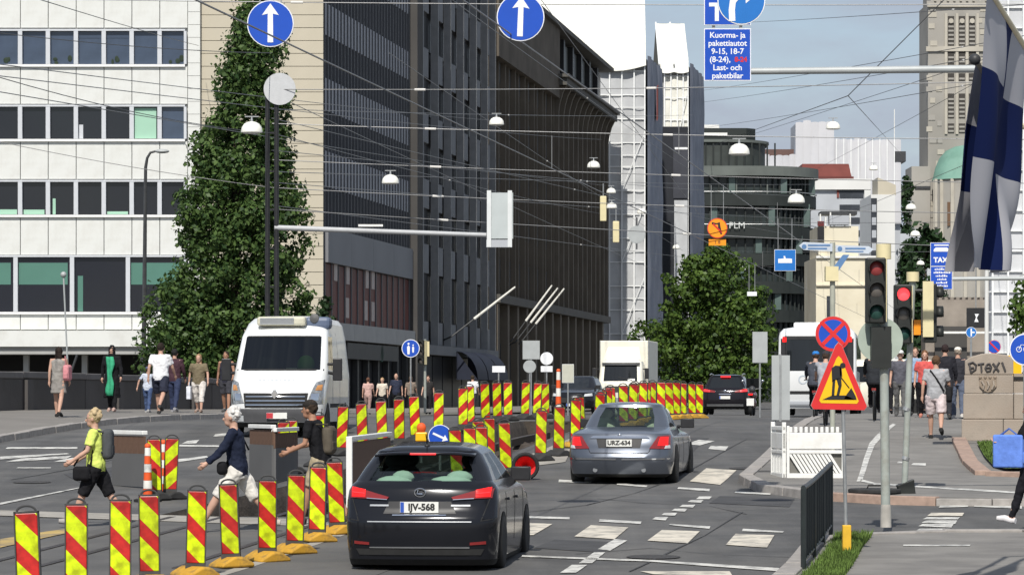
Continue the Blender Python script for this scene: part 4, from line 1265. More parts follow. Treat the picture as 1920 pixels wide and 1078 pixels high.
class Proj:
    """lays thin patches (lamps, plates, trim) on a body surface, seen from behind, in front or from a side"""
    def __init__(s, verts, faces, root):
        s.t = BVHTree.FromPolygons([Vector(v) for v in verts], faces); s.root = root
    def patch(s, name, quad, m, side='rear', off=.008, nu=8, nv=4, parent=None, thick=.03, rnd=0):
        d = {'rear': Vector((0, 1, 0)), 'front': Vector((0, -1, 0)), 'right': Vector((-1, 0, 0)), 'left': Vector((1, 0, 0))}[side]
        far = {'rear': -3, 'front': 12, 'right': 4, 'left': -4}[side]
        def pos(u, v):
            a, b_, c, e = quad
            p = [(1-u)*(1-v)*a[i] + u*(1-v)*b_[i] + u*v*c[i] + (1-u)*v*e[i] for i in (0, 1)]
            o = Vector((p[0], far, p[1])) if side in ('rear', 'front') else Vector((far, p[0], p[1]))
            h_ = s.t.ray_cast(o, d)
            if h_[0] is None:
                n_ = s.t.find_nearest(o + d * 3); return n_[0] - d * off
            return h_[0] - d * off
        b = MB(); b.grid(nu, nv, pos)
        # rim folded back towards the body
        n1 = nu + 1
        ring = [i for i in range(n1)] + [j*n1 + nu for j in range(1, nv+1)] + [nv*n1 + i for i in range(nu-1, -1, -1)] + [j*n1 for j in range(nv-1, 0, -1)]
        o = len(b.v)
        for i in ring: b.v.append(tuple(Vector(b.v[i]) + d * thick))
        for a in range(len(ring)):
            c = (a + 1) % len(ring); b.f.append((ring[a], o + a, o + c, ring[c]))
        return b.build(name, m, parent or s.root, smooth=True, angle=50)
    def point(s, x, z, side='rear', off=0):
        far = -3 if side == 'rear' else 12
        d = Vector((0, 1 if side == 'rear' else -1, 0))
        h_ = s.t.ray_cast(Vector((x, far, z)), d)
        return (h_[0] if h_[0] is not None else Vector((x, 0, z))) - d * off
def rect(x, z, w, h_): return [(x-w/2, z-h_/2), (x+w/2, z-h_/2), (x+w/2, z+h_/2), (x-w/2, z+h_/2)]
m_tyre = m_rubber
m_rim = mat('alloy_rim', (.42,.43,.44), .35, .1, 6, metal=.8)
m_chrome = mat('chrome', (.75,.76,.78), .12, .0, metal=1.0)
m_carglass = glassmat('car_glass', (.60,.70,.65), .2)
m_clear = glassmat('pale_green_glass', (.66,.76,.70), .2)
m_cardark = mat('tinted_glass', (.012,.014,.016), .05, .0, spec=.6)
m_taillit = mat('lit_tail_lamp', (.85,.012,.012), .25, .0, emit=.8)
m_tailhot = mat('brake_lamp', (1,.03,.035), .25, .0, emit=1.3)
m_taildim = mat('tail_lamp_lens', (.22,.02,.02), .15, .1, 8, coat=.6)
m_plate = mat('number_plate', (.72,.72,.68), .5, .05, 8)
m_plink = mat('plate_ink', (.03,.03,.03), .6, 0)
m_plblue = mat('plate_blue', (.03,.09,.42), .5, 0)
m_seat = mat('cream_seat', (.50,.52,.42), .8, .1, 5)
m_seatd = mat('dark_seat', (.03,.03,.03), .8, .1, 5)
m_or_lens = mat('amber_lens', (.55,.25,.08), .15, .2, 12)
m_lens = mat('head_lamp_lens', (.55,.57,.58), .08, .15, 9, coat=1)
def wheel(parent, x, y, r, w=.2):
    s_ = 1 if x > 0 else -1
    M = Matrix.Translation((x, y, r)) @ Matrix.Rotation(R(90) * s_, 4, 'Y')
    o = MB().lathe([(r*.62, -w*.5), (r*.9, -w*.5), (r, -w*.36), (r, w*.36), (r*.9, w*.5), (r*.62, w*.5)], 28, M).build('wheel', m_tyre, parent, smooth=True, angle=50)
    MB().lathe([(r*.63, -w*.3), (r*.64, w*.42), (r*.55, w*.36), (r*.16, w*.32), (r*.12, w*.44)], 20, M).build('rim', m_rim, o, smooth=True, angle=30)
def arch(pj, parent, side, y, r):
    x = 4 if side == 'right' else -4
    b = MB(); n = 18
    d = Vector((-1 if side == 'right' else 1, 0, 0))
    vs = []
    for k in range(n + 1):
        a = PI * (k / n) * 1.12 - PI * .06
        for rr_ in (r * .55, r * 1.12):
            o = Vector((x, y + rr_ * math.cos(a), max(.2, r + rr_ * math.sin(a))))
            h_ = pj.t.ray_cast(o, d)
            vs.append((h_[0] if h_[0] is not None else pj.t.find_nearest(o + d*3)[0]) - d * .006)
    b.add(vs, [(2*k, 2*k+1, 2*k+3, 2*k+2) for k in range(n)])
    b.build('wheel_arch', m_rubber, parent)
def mirror(parent, x, y, z, m, w=.24, h_=.17, arm=.05):
    s_ = 1 if x > 0 else -1
    b = MB(); b.box(-w*.5,w*.5,-.05,.06,-h_*.5,h_*.5, Matrix.Translation((x + s_*(arm + w*.35), y, z)))
    b.tube([(x - s_*.05, y, z - h_*.35), (x + s_*(arm + .02), y, z - h_*.2)], .03, 6)
    o = b.build('door_mirror', m, parent, smooth=True, angle=60, bevel=.045)
def seats(parent, hw, ys, m, zb_, belt):
    for y in ys:
        for sx in (-1, 1):
            x = sx * hw * .52
            b = MB(); b.ball((x, y, zb_ - .12), .23, .10, .34); o = b.build('seat', m, parent, smooth=True)
            b = MB(); b.ball((x, y + .02, zb_ + .26), .15, .07, .11); b.build('head_rest', m, o, smooth=True)
def plate(pj, root, x, z, txt, w=.442, side='rear', blue=True, size=.105):
    p = pj.point(x, z, side, .03)
    sg = 1 if side == 'rear' else -1
    pt = bpy.data.objects.new('number_plate', MB().box(-w/2, w/2, -.008, .03, -.062, .062).mesh('number_plate')); pt.data.materials.append(m_plate)
    C.objects.link(pt); pt.parent = root; pt.location = p; pt.rotation_euler = (0, 0, 0 if side == 'rear' else PI)
    if blue: bx('blue_strip', m_plblue, pt, -w/2 + .004, -w/2 + .045, -.0115, -.0085, -.058, .058)
    if txt: text(txt, size, m_plink, pt, (.025 if blue else 0, -.011, 0), depth=.0015, bold=.004)
    return pt
def car(name, label, loc, rotz, paint, slices, gs, ge, side_windows, wheels, wr, glass, seat_rows=(), seat_m=None, belt=.95, hw=.88, mir_y=None):
    root = thing(name, label, 'car', loc, rotz)
    def cl(k, z, f):
        if z == 'bottom': return 'floor'
        if gs <= k < ge:
            if z == 'rear': return 'rear_window'
            if z == 'front': return 'windscreen'
            if z in ('left', 'right') and any(a <= f <= c for a, c in side_windows): return 'side_window_' + z
            return 'pillar_' + (z if z not in ('left','right') else z + str(int(f > .3)) + str(int(f > .7)))
        if k >= ge: return 'roof'
        if k < 1: return 'underbody'
        return 'body'
    v, f, parts = shell(slices, cl)
    for nm, fs in parts.items():
        m = paint
        if 'window' in nm or nm == 'windscreen': m = glass
        if nm in ('floor', 'underbody'): m = m_rubber
        part_mesh({'side_window_left': 'side_window', 'side_window_right': 'side_window'}.get(nm, 'window_pillar' if nm.startswith('pillar') else nm), v, fs, m, root)
    pj = Proj(v, f, root)
    for sx in (-1, 1):
        for wy in wheels:
            wheel(root, sx * (hw - .085), wy, wr)
            arch(pj, root, 'right' if sx > 0 else 'left', wy, wr)
        if mir_y: mirror(root, sx * (hw - .13), mir_y, belt + .08, m_black if name != 'silver_sedan' else m_black)
    if seat_rows: seats(root, hw, seat_rows, seat_m or m_seatd, belt, belt)
    bx('dashboard', m_seatd, root, -hw*.8, hw*.8, wheels[1] - .55, wheels[1] - .3, belt - .25, belt + .02)
    bx('rear_shelf', seat_m or m_seatd, root, -hw*.72, hw*.72, slices[gs]['y0'] + .12, slices[gs]['y0'] + .5, belt - .1, belt - .02)
    return root, pj, v, f
def SL(z, hw, y0, y1, rr=.22, rf=.3, br=.05, bf=.1, zf=None):
    d = dict(z=z, hw=hw, y0=y0, y1=y1, rr=rr, rf=rf, br=br, bf=bf)
    if zf is not None: d['zf'] = zf
    return d
def carpaint(name, c, metal=.3): return mat(name, c, .14 if max(c) < .03 else .28, .05, 2, metal=metal, coat=(.25 if max(c) < .03 else .7), spec=(.25 if max(c) < .03 else .5))

# ---- dark hatchback, brake lights on
pk = carpaint('black_car_paint', (.012,.013,.017), .2)
sl = [SL(.07,.82,.14,4.1,.16,.2,.08), SL(.14,.855,.06,4.2,.22,.35,.09,.15), SL(.30,.872,.03,4.30,.25,.45,.09,.2), SL(.55,.88,.0,4.32,.25,.45,.09,.2), SL(.63,.882,.02,4.30,.24,.45,.09,.2), SL(.68,.882,.07,4.26,.22,.45,.09,.22), SL(.80,.88,.10,4.1,.2,.45,.09,.22), SL(.92,.865,.13,3.75,.2,.45,.1,.25,), SL(.985,.835,.17,3.35,.2,.42,.1,.28, zf=.96),
      SL(1.03,.79,.23,3.05,.17,.3,.12,.3), SL(1.18,.72,.40,2.72,.17,.25,.15,.28), SL(1.32,.63,.55,2.32,.17,.2,.16,.22, zf=1.35), SL(1.365,.58,.54,2.15,.17,.2,.14,.18, zf=1.40), SL(1.395,.50,.58,2.0,.17,.2,.12,.12, zf=1.435), SL(1.42,.38,.68,1.85,.14,.15,.06,.05, zf=1.455), SL(1.432,.2,.85,1.7,.1,.1,.02,.03, zf=1.462)]
p = gd(785, 36.5)
hb, pj, _, _ = car('dark_hatchback', 'black hatchback with glowing brake lights next to the near striped boards', p, -R(6.2), pk, sl, 9, 11, ((.16,.50),(.545,.93)), (.82, 3.42), .315, m_carglass, (1.45, 2.25), m_seatd, .98, .88, 2.72)
m_cloth = mat('pale_green_cloth', (.55,.68,.58), .9, .08, 6)
for x, w in ((-.36, .22), (.30, .26)):
    b = MB(); b.ball((x, .52, 1.0), w, .10, .085, 12, 7); b.ball((x + .1, .56, 1.06), w*.6, .08, .085, 10, 6)
    b.build('window_cushion', m_cloth, hb, smooth=True)
b = MB(); b.grid(16, 3, lambda u, v: ((u-.5)*1.16, .37 + .10*(2*u-1)**2 + .34*v, 1.352 + .028*v - .03*(2*u-1)**4)); o = b.build('spoiler', pk, hb, smooth=True); sm_ = o.modifiers.new('s', 'SOLIDIFY'); sm_.thickness = .025
bx('brake_light', m_tailhot, hb, -.15, .15, .355, .366, 1.328, 1.348, .003)
for s_ in (-1, 1):
    q = lambda a: [(s_*x, z) for x, z in a]
    lamp = pj.patch('tail_light', q([(.82,.84),(.38,.825),(.36,.85),(.84,.985)]), m_taildim, off=.02)
    pj.patch('lit_lamp', q([(.80,.855),(.64,.85),(.64,.935),(.81,.965)]), m_taillit, off=.028, parent=lamp)
    pj.patch('lit_lamp', q([(.79,.90),(.645,.888),(.645,.897),(.80,.912)]), m_tailhot, off=.034, parent=lamp)
    pj.patch('lamp_trim', q([(.62,.832),(.38,.818),(.38,.826),(.62,.842)]), m_chrome, off=.027, parent=lamp)
    pj.patch('reflector', q([(.76,.315),(.58,.305),(.58,.335),(.76,.35)]), m_taildim, off=.012)
    pj.patch('badge', rect(s_*.47, .755, .22, .02), m_rim, off=.012)
pj.patch('plate_recess', [(-.42,.66),(.42,.66),(.36,.80),(-.36,.80)], m_black, off=.006)
pj.patch('chrome_strip', rect(0, .648, .62, .018), m_chrome, off=.02)
for s_ in (-1, 1): pj.patch('hatch_gap', [(s_*.70,.58),(s_*.712,.58),(s_*.80,.83),(s_*.788,.83)], m_rubber, off=.004, nu=1, nv=6, thick=.002); pj.patch('bumper_gap', [(s_*.70,.575),(s_*.86,.60),(s_*.86,.61),(s_*.70,.585)], m_rubber, off=.004, nu=6, nv=1, thick=.002)
for s_ in ('right', 'left'):
    for y_ in (1.15, 2.05, 2.98): pj.patch('door_gap', [(y_,.30),(y_+.012,.30),(y_+.012,.95),(y_,.95)], m_rubber, s_, off=.004, nu=1, nv=8, thick=.002)
    for y_ in (1.25, 2.15): pj.patch('door_handle', rect(y_+.08,.80,.18,.03), pk, s_, off=.03)
pj.patch('bumper_line', rect(0, .572, 1.2, .012), m_rim, off=.012); pj.patch('lower_trim', rect(0, .275, 1.15, .014), m_rim, off=.02)
pj.patch('lower_grille', [(-.70,.19),(.70,.19),(.74,.26),(-.74,.26)], m_rubber, off=.012)
plate(pj, hb, 0, .735, 'IJV-568')
eb = pj.point(0, .90, 'rear', .012)
b = MB(); n = 20
b.tube([(.062*math.cos(2*PI*i/n), 0, .047*math.sin(2*PI*i/n)) for i in range(n+1)], .008, 6, False); b.tube([(-.022,0,.03),(-.035,0,-.012),(.028,0,-.012)], .008, 6)
b.build('emblem', m_chrome, hb, loc=eb)
MB().tube([(-.18,.31,1.0),(.05,.29,1.035),(.22,.33,1.02)], .012, 6).build('wiper', m_black, hb)
b = MB(); b.ball((.0,.74,1.425), .035,.06,.03); b.tube([(0,.74,1.43),(0,.62,1.56)], .007, 5); b.build('roof_antenna', m_black, hb, smooth=True)
# ---- silver saloon
ps = carpaint('blue_silver_paint', (.125,.14,.17), .65)
sl = [SL(.13,.76,.3,4.6,.15,.25), SL(.19,.86,.12,4.75,.25,.4,.14,.2), SL(.36,.90,.02,4.86,.32,.5,.16,.25), SL(.48,.91,.0,4.88,.32,.5,.16,.25), SL(.53,.91,.03,4.86,.3,.5,.15,.25), SL(.66,.905,.06,4.8,.28,.5,.14,.28), SL(.80,.89,.10,4.6,.28,.5,.13,.3), SL(.885,.86,.16,4.2,.26,.5,.13,.3,zf=.86), SL(.945,.80,.45,3.75,.3,.5,.14,.32,zf=.90), SL(.97,.77,.92,3.42,.25,.4,.1,.3,zf=.95),
      SL(.99,.74,1.04,3.30,.24,.35,.1,.28), SL(1.17,.68,1.34,2.92,.2,.3,.1,.25), SL(1.33,.59,1.62,2.58,.18,.25,.1,.2,zf=1.35), SL(1.375,.55,1.64,2.5,.18,.22,.08,.16,zf=1.39), SL(1.40,.45,1.75,2.4,.16,.2,.05,.1,zf=1.41), SL(1.42,.25,1.88,2.3,.1,.12,.02,.04,zf=1.425)]
p = gd(1160, 55.0)
sd, pj, _, _ = car('silver_sedan', 'blue-silver saloon with lit triangular tail lamps ahead of the black hatchback', p, -R(8.2), ps, sl, 10, 12, ((.10,.48),(.53,.93)), (1.0, 3.85), .33, m_clear, (2.0, 2.75), m_seat, .96, .91, 3.05)
for s_ in (-1, 1):
    q = lambda a: [(s_*x, z) for x, z in a]
    lamp = pj.patch('tail_light', q([(.87,.62),(.52,.63),(.66,.84),(.86,.86)]), m_taildim, off=.015)
    pj.patch('lit_lamp', q([(.83,.68),(.66,.68),(.70,.82),(.83,.83)]), m_taillit, off=.022, parent=lamp)
    pj.patch('indicator', q([(.87,.635),(.77,.63),(.79,.68),(.86,.69)]), m_lens, off=.022, parent=lamp)
    pj.patch('bumper_pad', q([(.86,.44),(.05,.43),(.05,.455),(.86,.465)]), m_chrome, off=.012)
    b = MB(); b.cyl((s_*.42,.10,.26), (s_*.42,.40,.26), .04, n=12); b.build('exhaust', m_rim, sd, smooth=True)
for s_ in (-1, 1): pj.patch('boot_gap', [(s_*.50,.56),(s_*.512,.56),(s_*.545,.63),(s_*.533,.63)], m_rubber, off=.004, nu=1, nv=4, thick=.002)
pj.patch('bumper_gap', rect(0,.555,1.0,.012), m_rubber, off=.005, thick=.002)
for s_ in ('right', 'left'):
    for y_ in (1.5, 2.35, 3.4): pj.patch('door_gap', [(y_,.32),(y_+.012,.32),(y_+.012,.93),(y_,.93)], m_rubber, s_, off=.004, nu=1, nv=8, thick=.002)
pj.patch('plate_recess', [(-.36,.64),(.36,.64),(.40,.80),(-.40,.80)], m_black, off=.006)
pj.patch('chrome_strip', [(-.52,.805),(.52,.805),(.46,.845),(-.46,.845)], m_chrome, off=.018)
plate(pj, sd, 0, .725, 'URZ-634', blue=False)
b = MB(); b.ball(pj.point(0,.865,'rear',.01), .035,.02,.03); b.build('emblem', m_chrome, sd, smooth=True)
# ---- dark crossover in the distance
pb = carpaint('dark_suv_paint', (.016,.015,.019), .3)
sl = [SL(.26,.80,.3,4.3,.15,.25), SL(.34,.90,.08,4.45,.25,.4,.1,.2), SL(.5,.94,.0,4.55,.28,.45,.1,.22), SL(.72,.945,.02,4.5,.26,.45,.1,.22), SL(.95,.94,.08,4.35,.24,.45,.1,.25), SL(1.05,.92,.12,3.9,.22,.45,.1,.28), SL(1.10,.88,.18,3.3,.2,.4,.1,.3),
      SL(1.13,.85,.22,3.15,.18,.3,.1,.28), SL(1.35,.78,.36,2.8,.16,.25,.1,.25), SL(1.56,.68,.5,2.4,.15,.2,.1,.2), SL(1.62,.62,.48,2.25,.15,.2,.08,.15,zf=1.64), SL(1.66,.4,.7,2.0,.12,.15,.04,.08)]
p = gd(1359, 131)
sv, pj, _, _ = car('dark_crossover', 'dark crossover car with lit tail lamps at the end of the striped boards', p, -TH, pb, sl, 7, 9, ((.12,.5),(.55,.93)), (.85, 3.5), .36, m_cardark, (), None, 1.1, .94, 2.95)
for s_ in (-1, 1):
    q = lambda a: [(s_*x, z) for x, z in a]
    lamp = pj.patch('tail_light', q([(.93,.95),(.40,.92),(.42,1.0),(.90,1.08)]), m_taildim, off=.02)
    pj.patch('lit_lamp', q([(.90,.97),(.62,.955),(.62,1.02),(.88,1.06)]), m_tailhot, off=.03, parent=lamp)
    b = MB(); b.tube([(s_*.66,.7,1.66),(s_*.68,1.6,1.70),(s_*.66,2.3,1.66)], .025, 6); b.build('roof_rail', m_rim, sv)
pj.patch('bumper_trim', rect(0,.40,1.5,.09), m_rim, off=.015); bx('brake_light', m_tailhot, sv, -.2,.2,.40,.5,1.545,1.60)
pj.patch('boot_trim', rect(0,.86,.5,.03), m_chrome, off=.02); plate(pj, sv, 0, .72, '')
b = MB(); b.ball(pj.point(0,.98,'rear',.01), .06,.02,.06); b.build('emblem', m_chrome, sv, smooth=True)
# ---- dark car parked facing the camera
p = gd(1074, 136)
dc, pj, _, _ = car('dark_parked_car', 'dark car facing the camera beside the white box truck', p + Vector((.6, 4.4, 0)), PI - TH, pk, sl, 7, 9, ((.12,.5),(.55,.93)), (.85, 3.5), .36, m_cardark, (), None, 1.1, .94, 2.95)
for s_ in (-1, 1):
    pj.patch('head_lamp', [(s_*.86,.80),(s_*.52,.78),(s_*.55,.88),(s_*.84,.92)], m_lens, 'front', off=.02)
pj.patch('grille', rect(0,.62,.9,.2), m_rubber, 'front', off=.012); plate(pj, dc, 0, .42, '', side='front')
# ---- white high-roof van, facing the camera
pwv = carpaint('white_van_paint', (.72,.73,.72), 0.0)
_M['white_van_paint'].node_tree.nodes['Principled BSDF'].inputs['Coat Weight'].default_value = .4
sl = [SL(.22,.86,.1,5.25,.1,.2,.02,.1), SL(.32,.98,.02,5.45,.12,.4,.02,.25), SL(.55,1.03,.0,5.52,.12,.45,.02,.28), SL(.85,1.035,.0,5.48,.12,.45,.02,.30), SL(1.05,1.035,.0,5.38,.12,.42,.02,.30), SL(1.22,1.035,.0,5.12,.12,.38,.02,.30), SL(1.33,1.03,.0,4.86,.12,.32,.02,.30),
      SL(1.40,1.02,.0,4.72,.12,.15,.02,.30), SL(2.10,.945,.03,4.02,.12,.12,.02,.22), SL(2.16,.93,.03,3.92,.12,.16,.02,.18), SL(2.38,.89,.06,3.45,.14,.25,.03,.15), SL(2.50,.80,.14,3.1,.15,.25,.04,.12), SL(2.55,.55,.3,2.8,.12,.2,.04,.1)]
van = thing('white_van', 'white high-roof delivery van with a roof cooling unit driving past the parapet', 'van', (0,0,0), PI - TH)
def clv(k, z, f):
    if z == 'bottom': return 'floor'
    if 7 <= k < 8 and z == 'front': return 'windscreen'
    if 7 <= k < 8 and z in ('left', 'right') and f > .80: return 'side_window_' + z
    if k < 1: return 'underbody'
    if k >= 10: return 'roof'
    return 'body'
v, f, parts = shell(sl, clv)
for nm, fs in parts.items():
    part_mesh('side_window' if nm.startswith('side') else nm, v, fs, {'windscreen': glassmat('van_glass', (.16,.2,.18), .2), 'side_window_left': m_cardark, 'side_window_right': m_cardark, 'floor': m_rubber, 'underbody': m_rubber}.get(nm, pwv), van)
pj = Proj(v, f, van)
pv = gd(517, 68.8); dirv = Vector((math.sin(PI - TH) * -1, 0, 0))
van.rotation_euler[2] = PI - R(3.2); van.scale = (1, 1, 1.05)
van.location = pv + Vector((math.sin(R(3.2)) * 5.3, math.cos(R(3.2)) * 5.3, 0))
for s_ in (-1, 1):
    for wy in (1.0, 4.5): wheel(van, s_*.94, wy, .34, .22); arch(pj, van, 'right' if s_ > 0 else 'left', wy, .34)
    pj.patch('head_lamp', [(s_*.99,.70),(s_*.68,.72),(s_*.84,1.14),(s_*1.0,1.20)], mat('van_lamp_lens', (.22,.23,.24), .08, .5, 12, coat=1), 'front', off=.02)
    pj.patch('indicator', [(s_*.97,.98),(s_*.84,.98),(s_*.88,1.08),(s_*.98,1.10)], m_or_lens, 'front', off=.03)
    pj.patch('lamp_reflector', rect(s_*.84,.84,.16,.14), m_chrome, 'front', off=.03)
    pj.patch('fog_lamp', rect(s_*.78,.40,.18,.12), m_lens, 'front', off=.02)
    b = MB(); b.box(-.1,.1,-.05,.08,-.24,.22, Matrix.Translation((s_*1.22,4.25,1.42))); b.tube([(s_*1.0,4.3,1.35),(s_*1.16,4.27,1.32)], .04, 6); b.tube([(s_*1.0,4.3,1.52),(s_*1.16,4.27,1.52)], .035, 6)
    b.build('door_mirror', m_black, van, bevel=.03)
    # door shut lines and side rub strips
    pj.patch('rub_strip', [(1.4,.62),(4.0,.62),(4.0,.70),(1.4,.70)], m_rubber, 'left' if s_ < 0 else 'right', off=.012)
    pj.patch('door_gap', [(3.52,.5),(3.54,.5),(3.54,2.0),(3.52,2.0)], m_rubber, 'left' if s_ < 0 else 'right', off=.003, nu=1, nv=10, thick=.001)
    pj.patch('door_gap', [(2.1,.5),(2.12,.5),(2.12,2.2),(2.1,2.2)], m_rubber, 'left' if s_ < 0 else 'right', off=.003, nu=1, nv=10, thick=.001)
pj.patch('windscreen_frame', [(-.95,1.385),(.95,1.385),(.95,1.42),(-.95,1.42)], m_rubber, 'front', off=.01)
pj.patch('windscreen_frame', [(-.80,2.09),(.80,2.09),(.80,2.115),(-.80,2.115)], m_rubber, 'front', off=.01)
pj.patch('grille', [(-.66,.62),(.66,.62),(.70,.92),(-.70,.92)], m_rubber, 'front', off=.015)
for i in range(3): pj.patch('grille_bar', rect(0,.68+i*.085,1.28,.02), m_chrome, 'front', off=.03)
pj.patch('bumper', [(-.95,.33),(.95,.33),(.98,.60),(-.98,.60)], mat('grey_bumper', (.09,.09,.095), .6, .1), 'front', off=.02, nu=14)
b = MB(); b.prism([(0,.11),(.085,0),(0,-.11),(-.085,0)], -.02, .03); b.build('emblem', m_chrome, van, bevel=.01, loc=pj.point(0,.9,'front',.03))
pl_ = plate(pj, van, -.05, .46, '', side='front'); bx('red_field', mat('plate_red', (.5,.04,.05), .5, 0), pl_, -.22, -.08, -.012, -.009, -.055, .055)
for i in range(9): pj.patch('faint_lettering', rect(-.36+.09*i,1.18,.06 if i % 3 else .03,.035), mat('faint_letters', (.50,.52,.54), .6, 0), 'front', off=.003, nu=1, nv=1, thick=.002)
for sx in (-.42, .42):
    b = MB(); b.ball((sx,3.5,1.38), .26,.14,.38); b.build('seat', m_seatd, van, smooth=True)
bx('dashboard', m_seatd, van, -.9,.9,3.9,4.5,1.1,1.36)
bx('paper', m_white, van, -.35,-.12,4.44,4.46,1.40,1.44); b = MB(); b.ball((-.45,3.6,1.5), .2,.14,.22); b.build('driver_vest', mat('green_vest', (.12,.35,.05), .8, .1), van, smooth=True)
bx('partition', m_dark, van, -.85,.85,3.1,3.14,.6,2.3)
bx('cooling_unit', mat('cream_plastic', (.55,.53,.42), .6, .08, 4), van, -.45,.62,3.25,3.75,2.33,2.52,.05)
for i in range(6): bx('unit_slat', m_farg, van, -.2,.55,3.74,3.77,2.36+i*.024,2.372+i*.024)
b = MB(); b.lathe([(.0,-.05),(.10,-.05),(.12,0),(.10,.08),(.03,.09)], 18, Matrix.Translation((-.62,3.42,2.47)) @ Matrix.Rotation(R(-75),4,'X')); b.build('cooling_fan', m_dark, van, smooth=True)
b = MB(); b.box(-.97,-.40,3.0,3.5,2.26,2.52); b.build('unit_cowl', mat('blue_grey_cowl', (.10,.13,.20), .5, .1), van, bevel=.08)
# ---- white box truck
m_trk = mat('truck_white', (.80,.77,.66), .45, .04, 2)
D_t = 160.0; p = gd(1163, D_t)
tk = thing('box_truck', 'cream-white box truck facing the camera in front of the linden', 'truck', p + Vector((math.sin(TH)*6.5, math.cos(TH)*6.5, 0)), PI - TH)
sl = [SL(.45,1.05,4.9,6.4,.1,.25,.0,.08), SL(.9,1.12,4.85,6.55,.1,.3,.0,.1), SL(1.45,1.14,4.85,6.56,.1,.3,.0,.1), SL(1.55,1.13,4.85,6.52,.1,.28,.0,.1), SL(2.35,1.06,4.9,6.25,.1,.25,.0,.1), SL(2.55,1.0,4.95,6.1,.1,.25,.0,.1), SL(2.62,.8,5.0,5.9,.1,.2,.0,.08)]
def clt(k, z, f):
    if z == 'bottom': return 'floor'
    if k == 3 and z == 'front': return 'windscreen'
    if k == 3 and z in ('left','right') and .35 < f < .95: return 'side_window_' + z
    return 'cab'
v, f, parts = shell(sl, clt)
for nm, fs in parts.items(): part_mesh('side_window' if nm.startswith('side') else nm, v, fs, {'cab': m_trk, 'floor': m_rubber}.get(nm, m_cardark), tk)
pj = Proj(v, f, tk)
MB().box(-1.22,1.22,0,4.75,1.0,3.6).build('cargo_box', m_trk, tk, bevel=.03)
for x in (-1.24, 1.20): bx('box_edge', m_steel, tk, x, x+.04, 4.70, 4.77, 1.0, 3.62)
bx('chassis', m_rubber, tk, -.5,.5,.2,6.0,.6,1.0); 
b = MB(); b.prism([(4.95,2.6),(5.9,2.6),(5.2,3.3),(4.95,3.35)], -.95, .95, Matrix.Rotation(R(90),4,'Z')); 
b = MB(); b.grid(10, 6, lambda u, v_: ((u-.5)*1.9*(1-.18*v_), 5.85 - .75*v_**1.5 - .25*(2*u-1)**2*(1-v_), 2.62 + .66*v_)); b.build('roof_deflector', m_trk, tk, smooth=True)
for s_ in (-1, 1):
    for wy in (1.0, 5.6): wheel(tk, s_*1.0, wy, .45, .28)
    b = MB(); b.box(-.1,.1,-.05,.08,-.3,.25, Matrix.Translation((s_*1.32,6.35,1.95))); b.tube([(s_*1.1,6.2,2.15),(s_*1.25,6.35,2.15)], .03, 6); b.build('door_mirror', m_black, tk, bevel=.03)
    pj.patch('head_lamp', rect(s_*.85,.85,.3,.2), m_lens, 'front', off=.02)
pj.patch('grille', rect(0,1.15,1.5,.3), m_dark, 'front', off=.02); pj.patch('bumper', rect(0,.62,2.0,.22), m_farg, 'front', off=.03); pj.patch('sun_visor', rect(0,2.42,1.9,.12), m_dark, 'front', off=.12)
pj.patch('permit', rect(-.55,1.62,.35,.1), m_white, 'front', off=.02)
b = MB(); b.tube([(-.6,6.5,1.6),(.1,6.46,1.75)], .02, 5); b.build('wiper', m_black, tk)
# ---- white city bus seen from behind
m_bus = mat('bus_white', (.68,.69,.69), .35, .03, 2, coat=.3)
p = gd(1532, 104)
bs = thing('city_bus', 'white city bus seen from behind, held up beside the cyclists', 'bus', p, -R(7.0))
sl = [SL(.28,1.2,.08,11.9,.1,.3,.03,.1), SL(.42,1.27,.0,12,.14,.3,.05,.1), SL(1.35,1.275,.0,12,.14,.3,.05,.1), SL(1.5,1.275,.02,12,.14,.3,.05,.1), SL(2.62,1.25,.08,12,.14,.3,.05,.1), SL(2.75,1.22,.12,11.9,.15,.3,.05,.1), SL(2.88,1.1,.25,11.8,.15,.3,.05,.1), SL(2.93,.8,.5,11.5,.15,.3,.03,.1)]
def clb(k, z, f):
    if z == 'bottom': return 'floor'
    if k == 3 and z == 'rear': return 'rear_window'
    if k == 3 and z in ('left','right') and .03 < f < .97: return 'side_window_' + z
    return 'body' if k < 5 else 'roof'
v, f, parts = shell(sl, clb)
for nm, fs in parts.items(): part_mesh('side_window' if nm.startswith('side') else nm, v, fs, {'body': m_bus, 'roof': m_bus, 'floor': m_rubber}.get(nm, m_cardark), bs)
pj = Proj(v, f, bs)
for s_ in (-1, 1):
    for wy in (2.6, 9.0): wheel(bs, s_*1.16, wy, .48, .28)
    pj.patch('upper_lamp', rect(s_*1.06,2.52,.13,.16), m_taillit, off=.02); pj.patch('tail_light', rect(s_*1.13,.95,.12,.3), m_taillit, off=.02); pj.patch('window_surround', rect(s_*1.08,2.0,.2,1.1), m_black, off=.008)
pj.patch('engine_grille', rect(0,.80,1.9,.10), m_rubber, off=.012); pj.patch('bumper', rect(0,.45,2.3,.14), m_farg, off=.03)
pj.patch('window_head', rect(0,2.58,2.1,.12), m_black, off=.012)
bx('roof_pod', m_bus, bs, -.8,.8,1.0,4.0,2.9,3.1,.06)
pp = pj.point(-.35,1.2,'rear',.006); text('OP', .42, mat('pale_grey_letters', (.45,.50,.55), .5, 0), bs, pp, depth=.001)
plate(pj, bs, 0, .62, '')
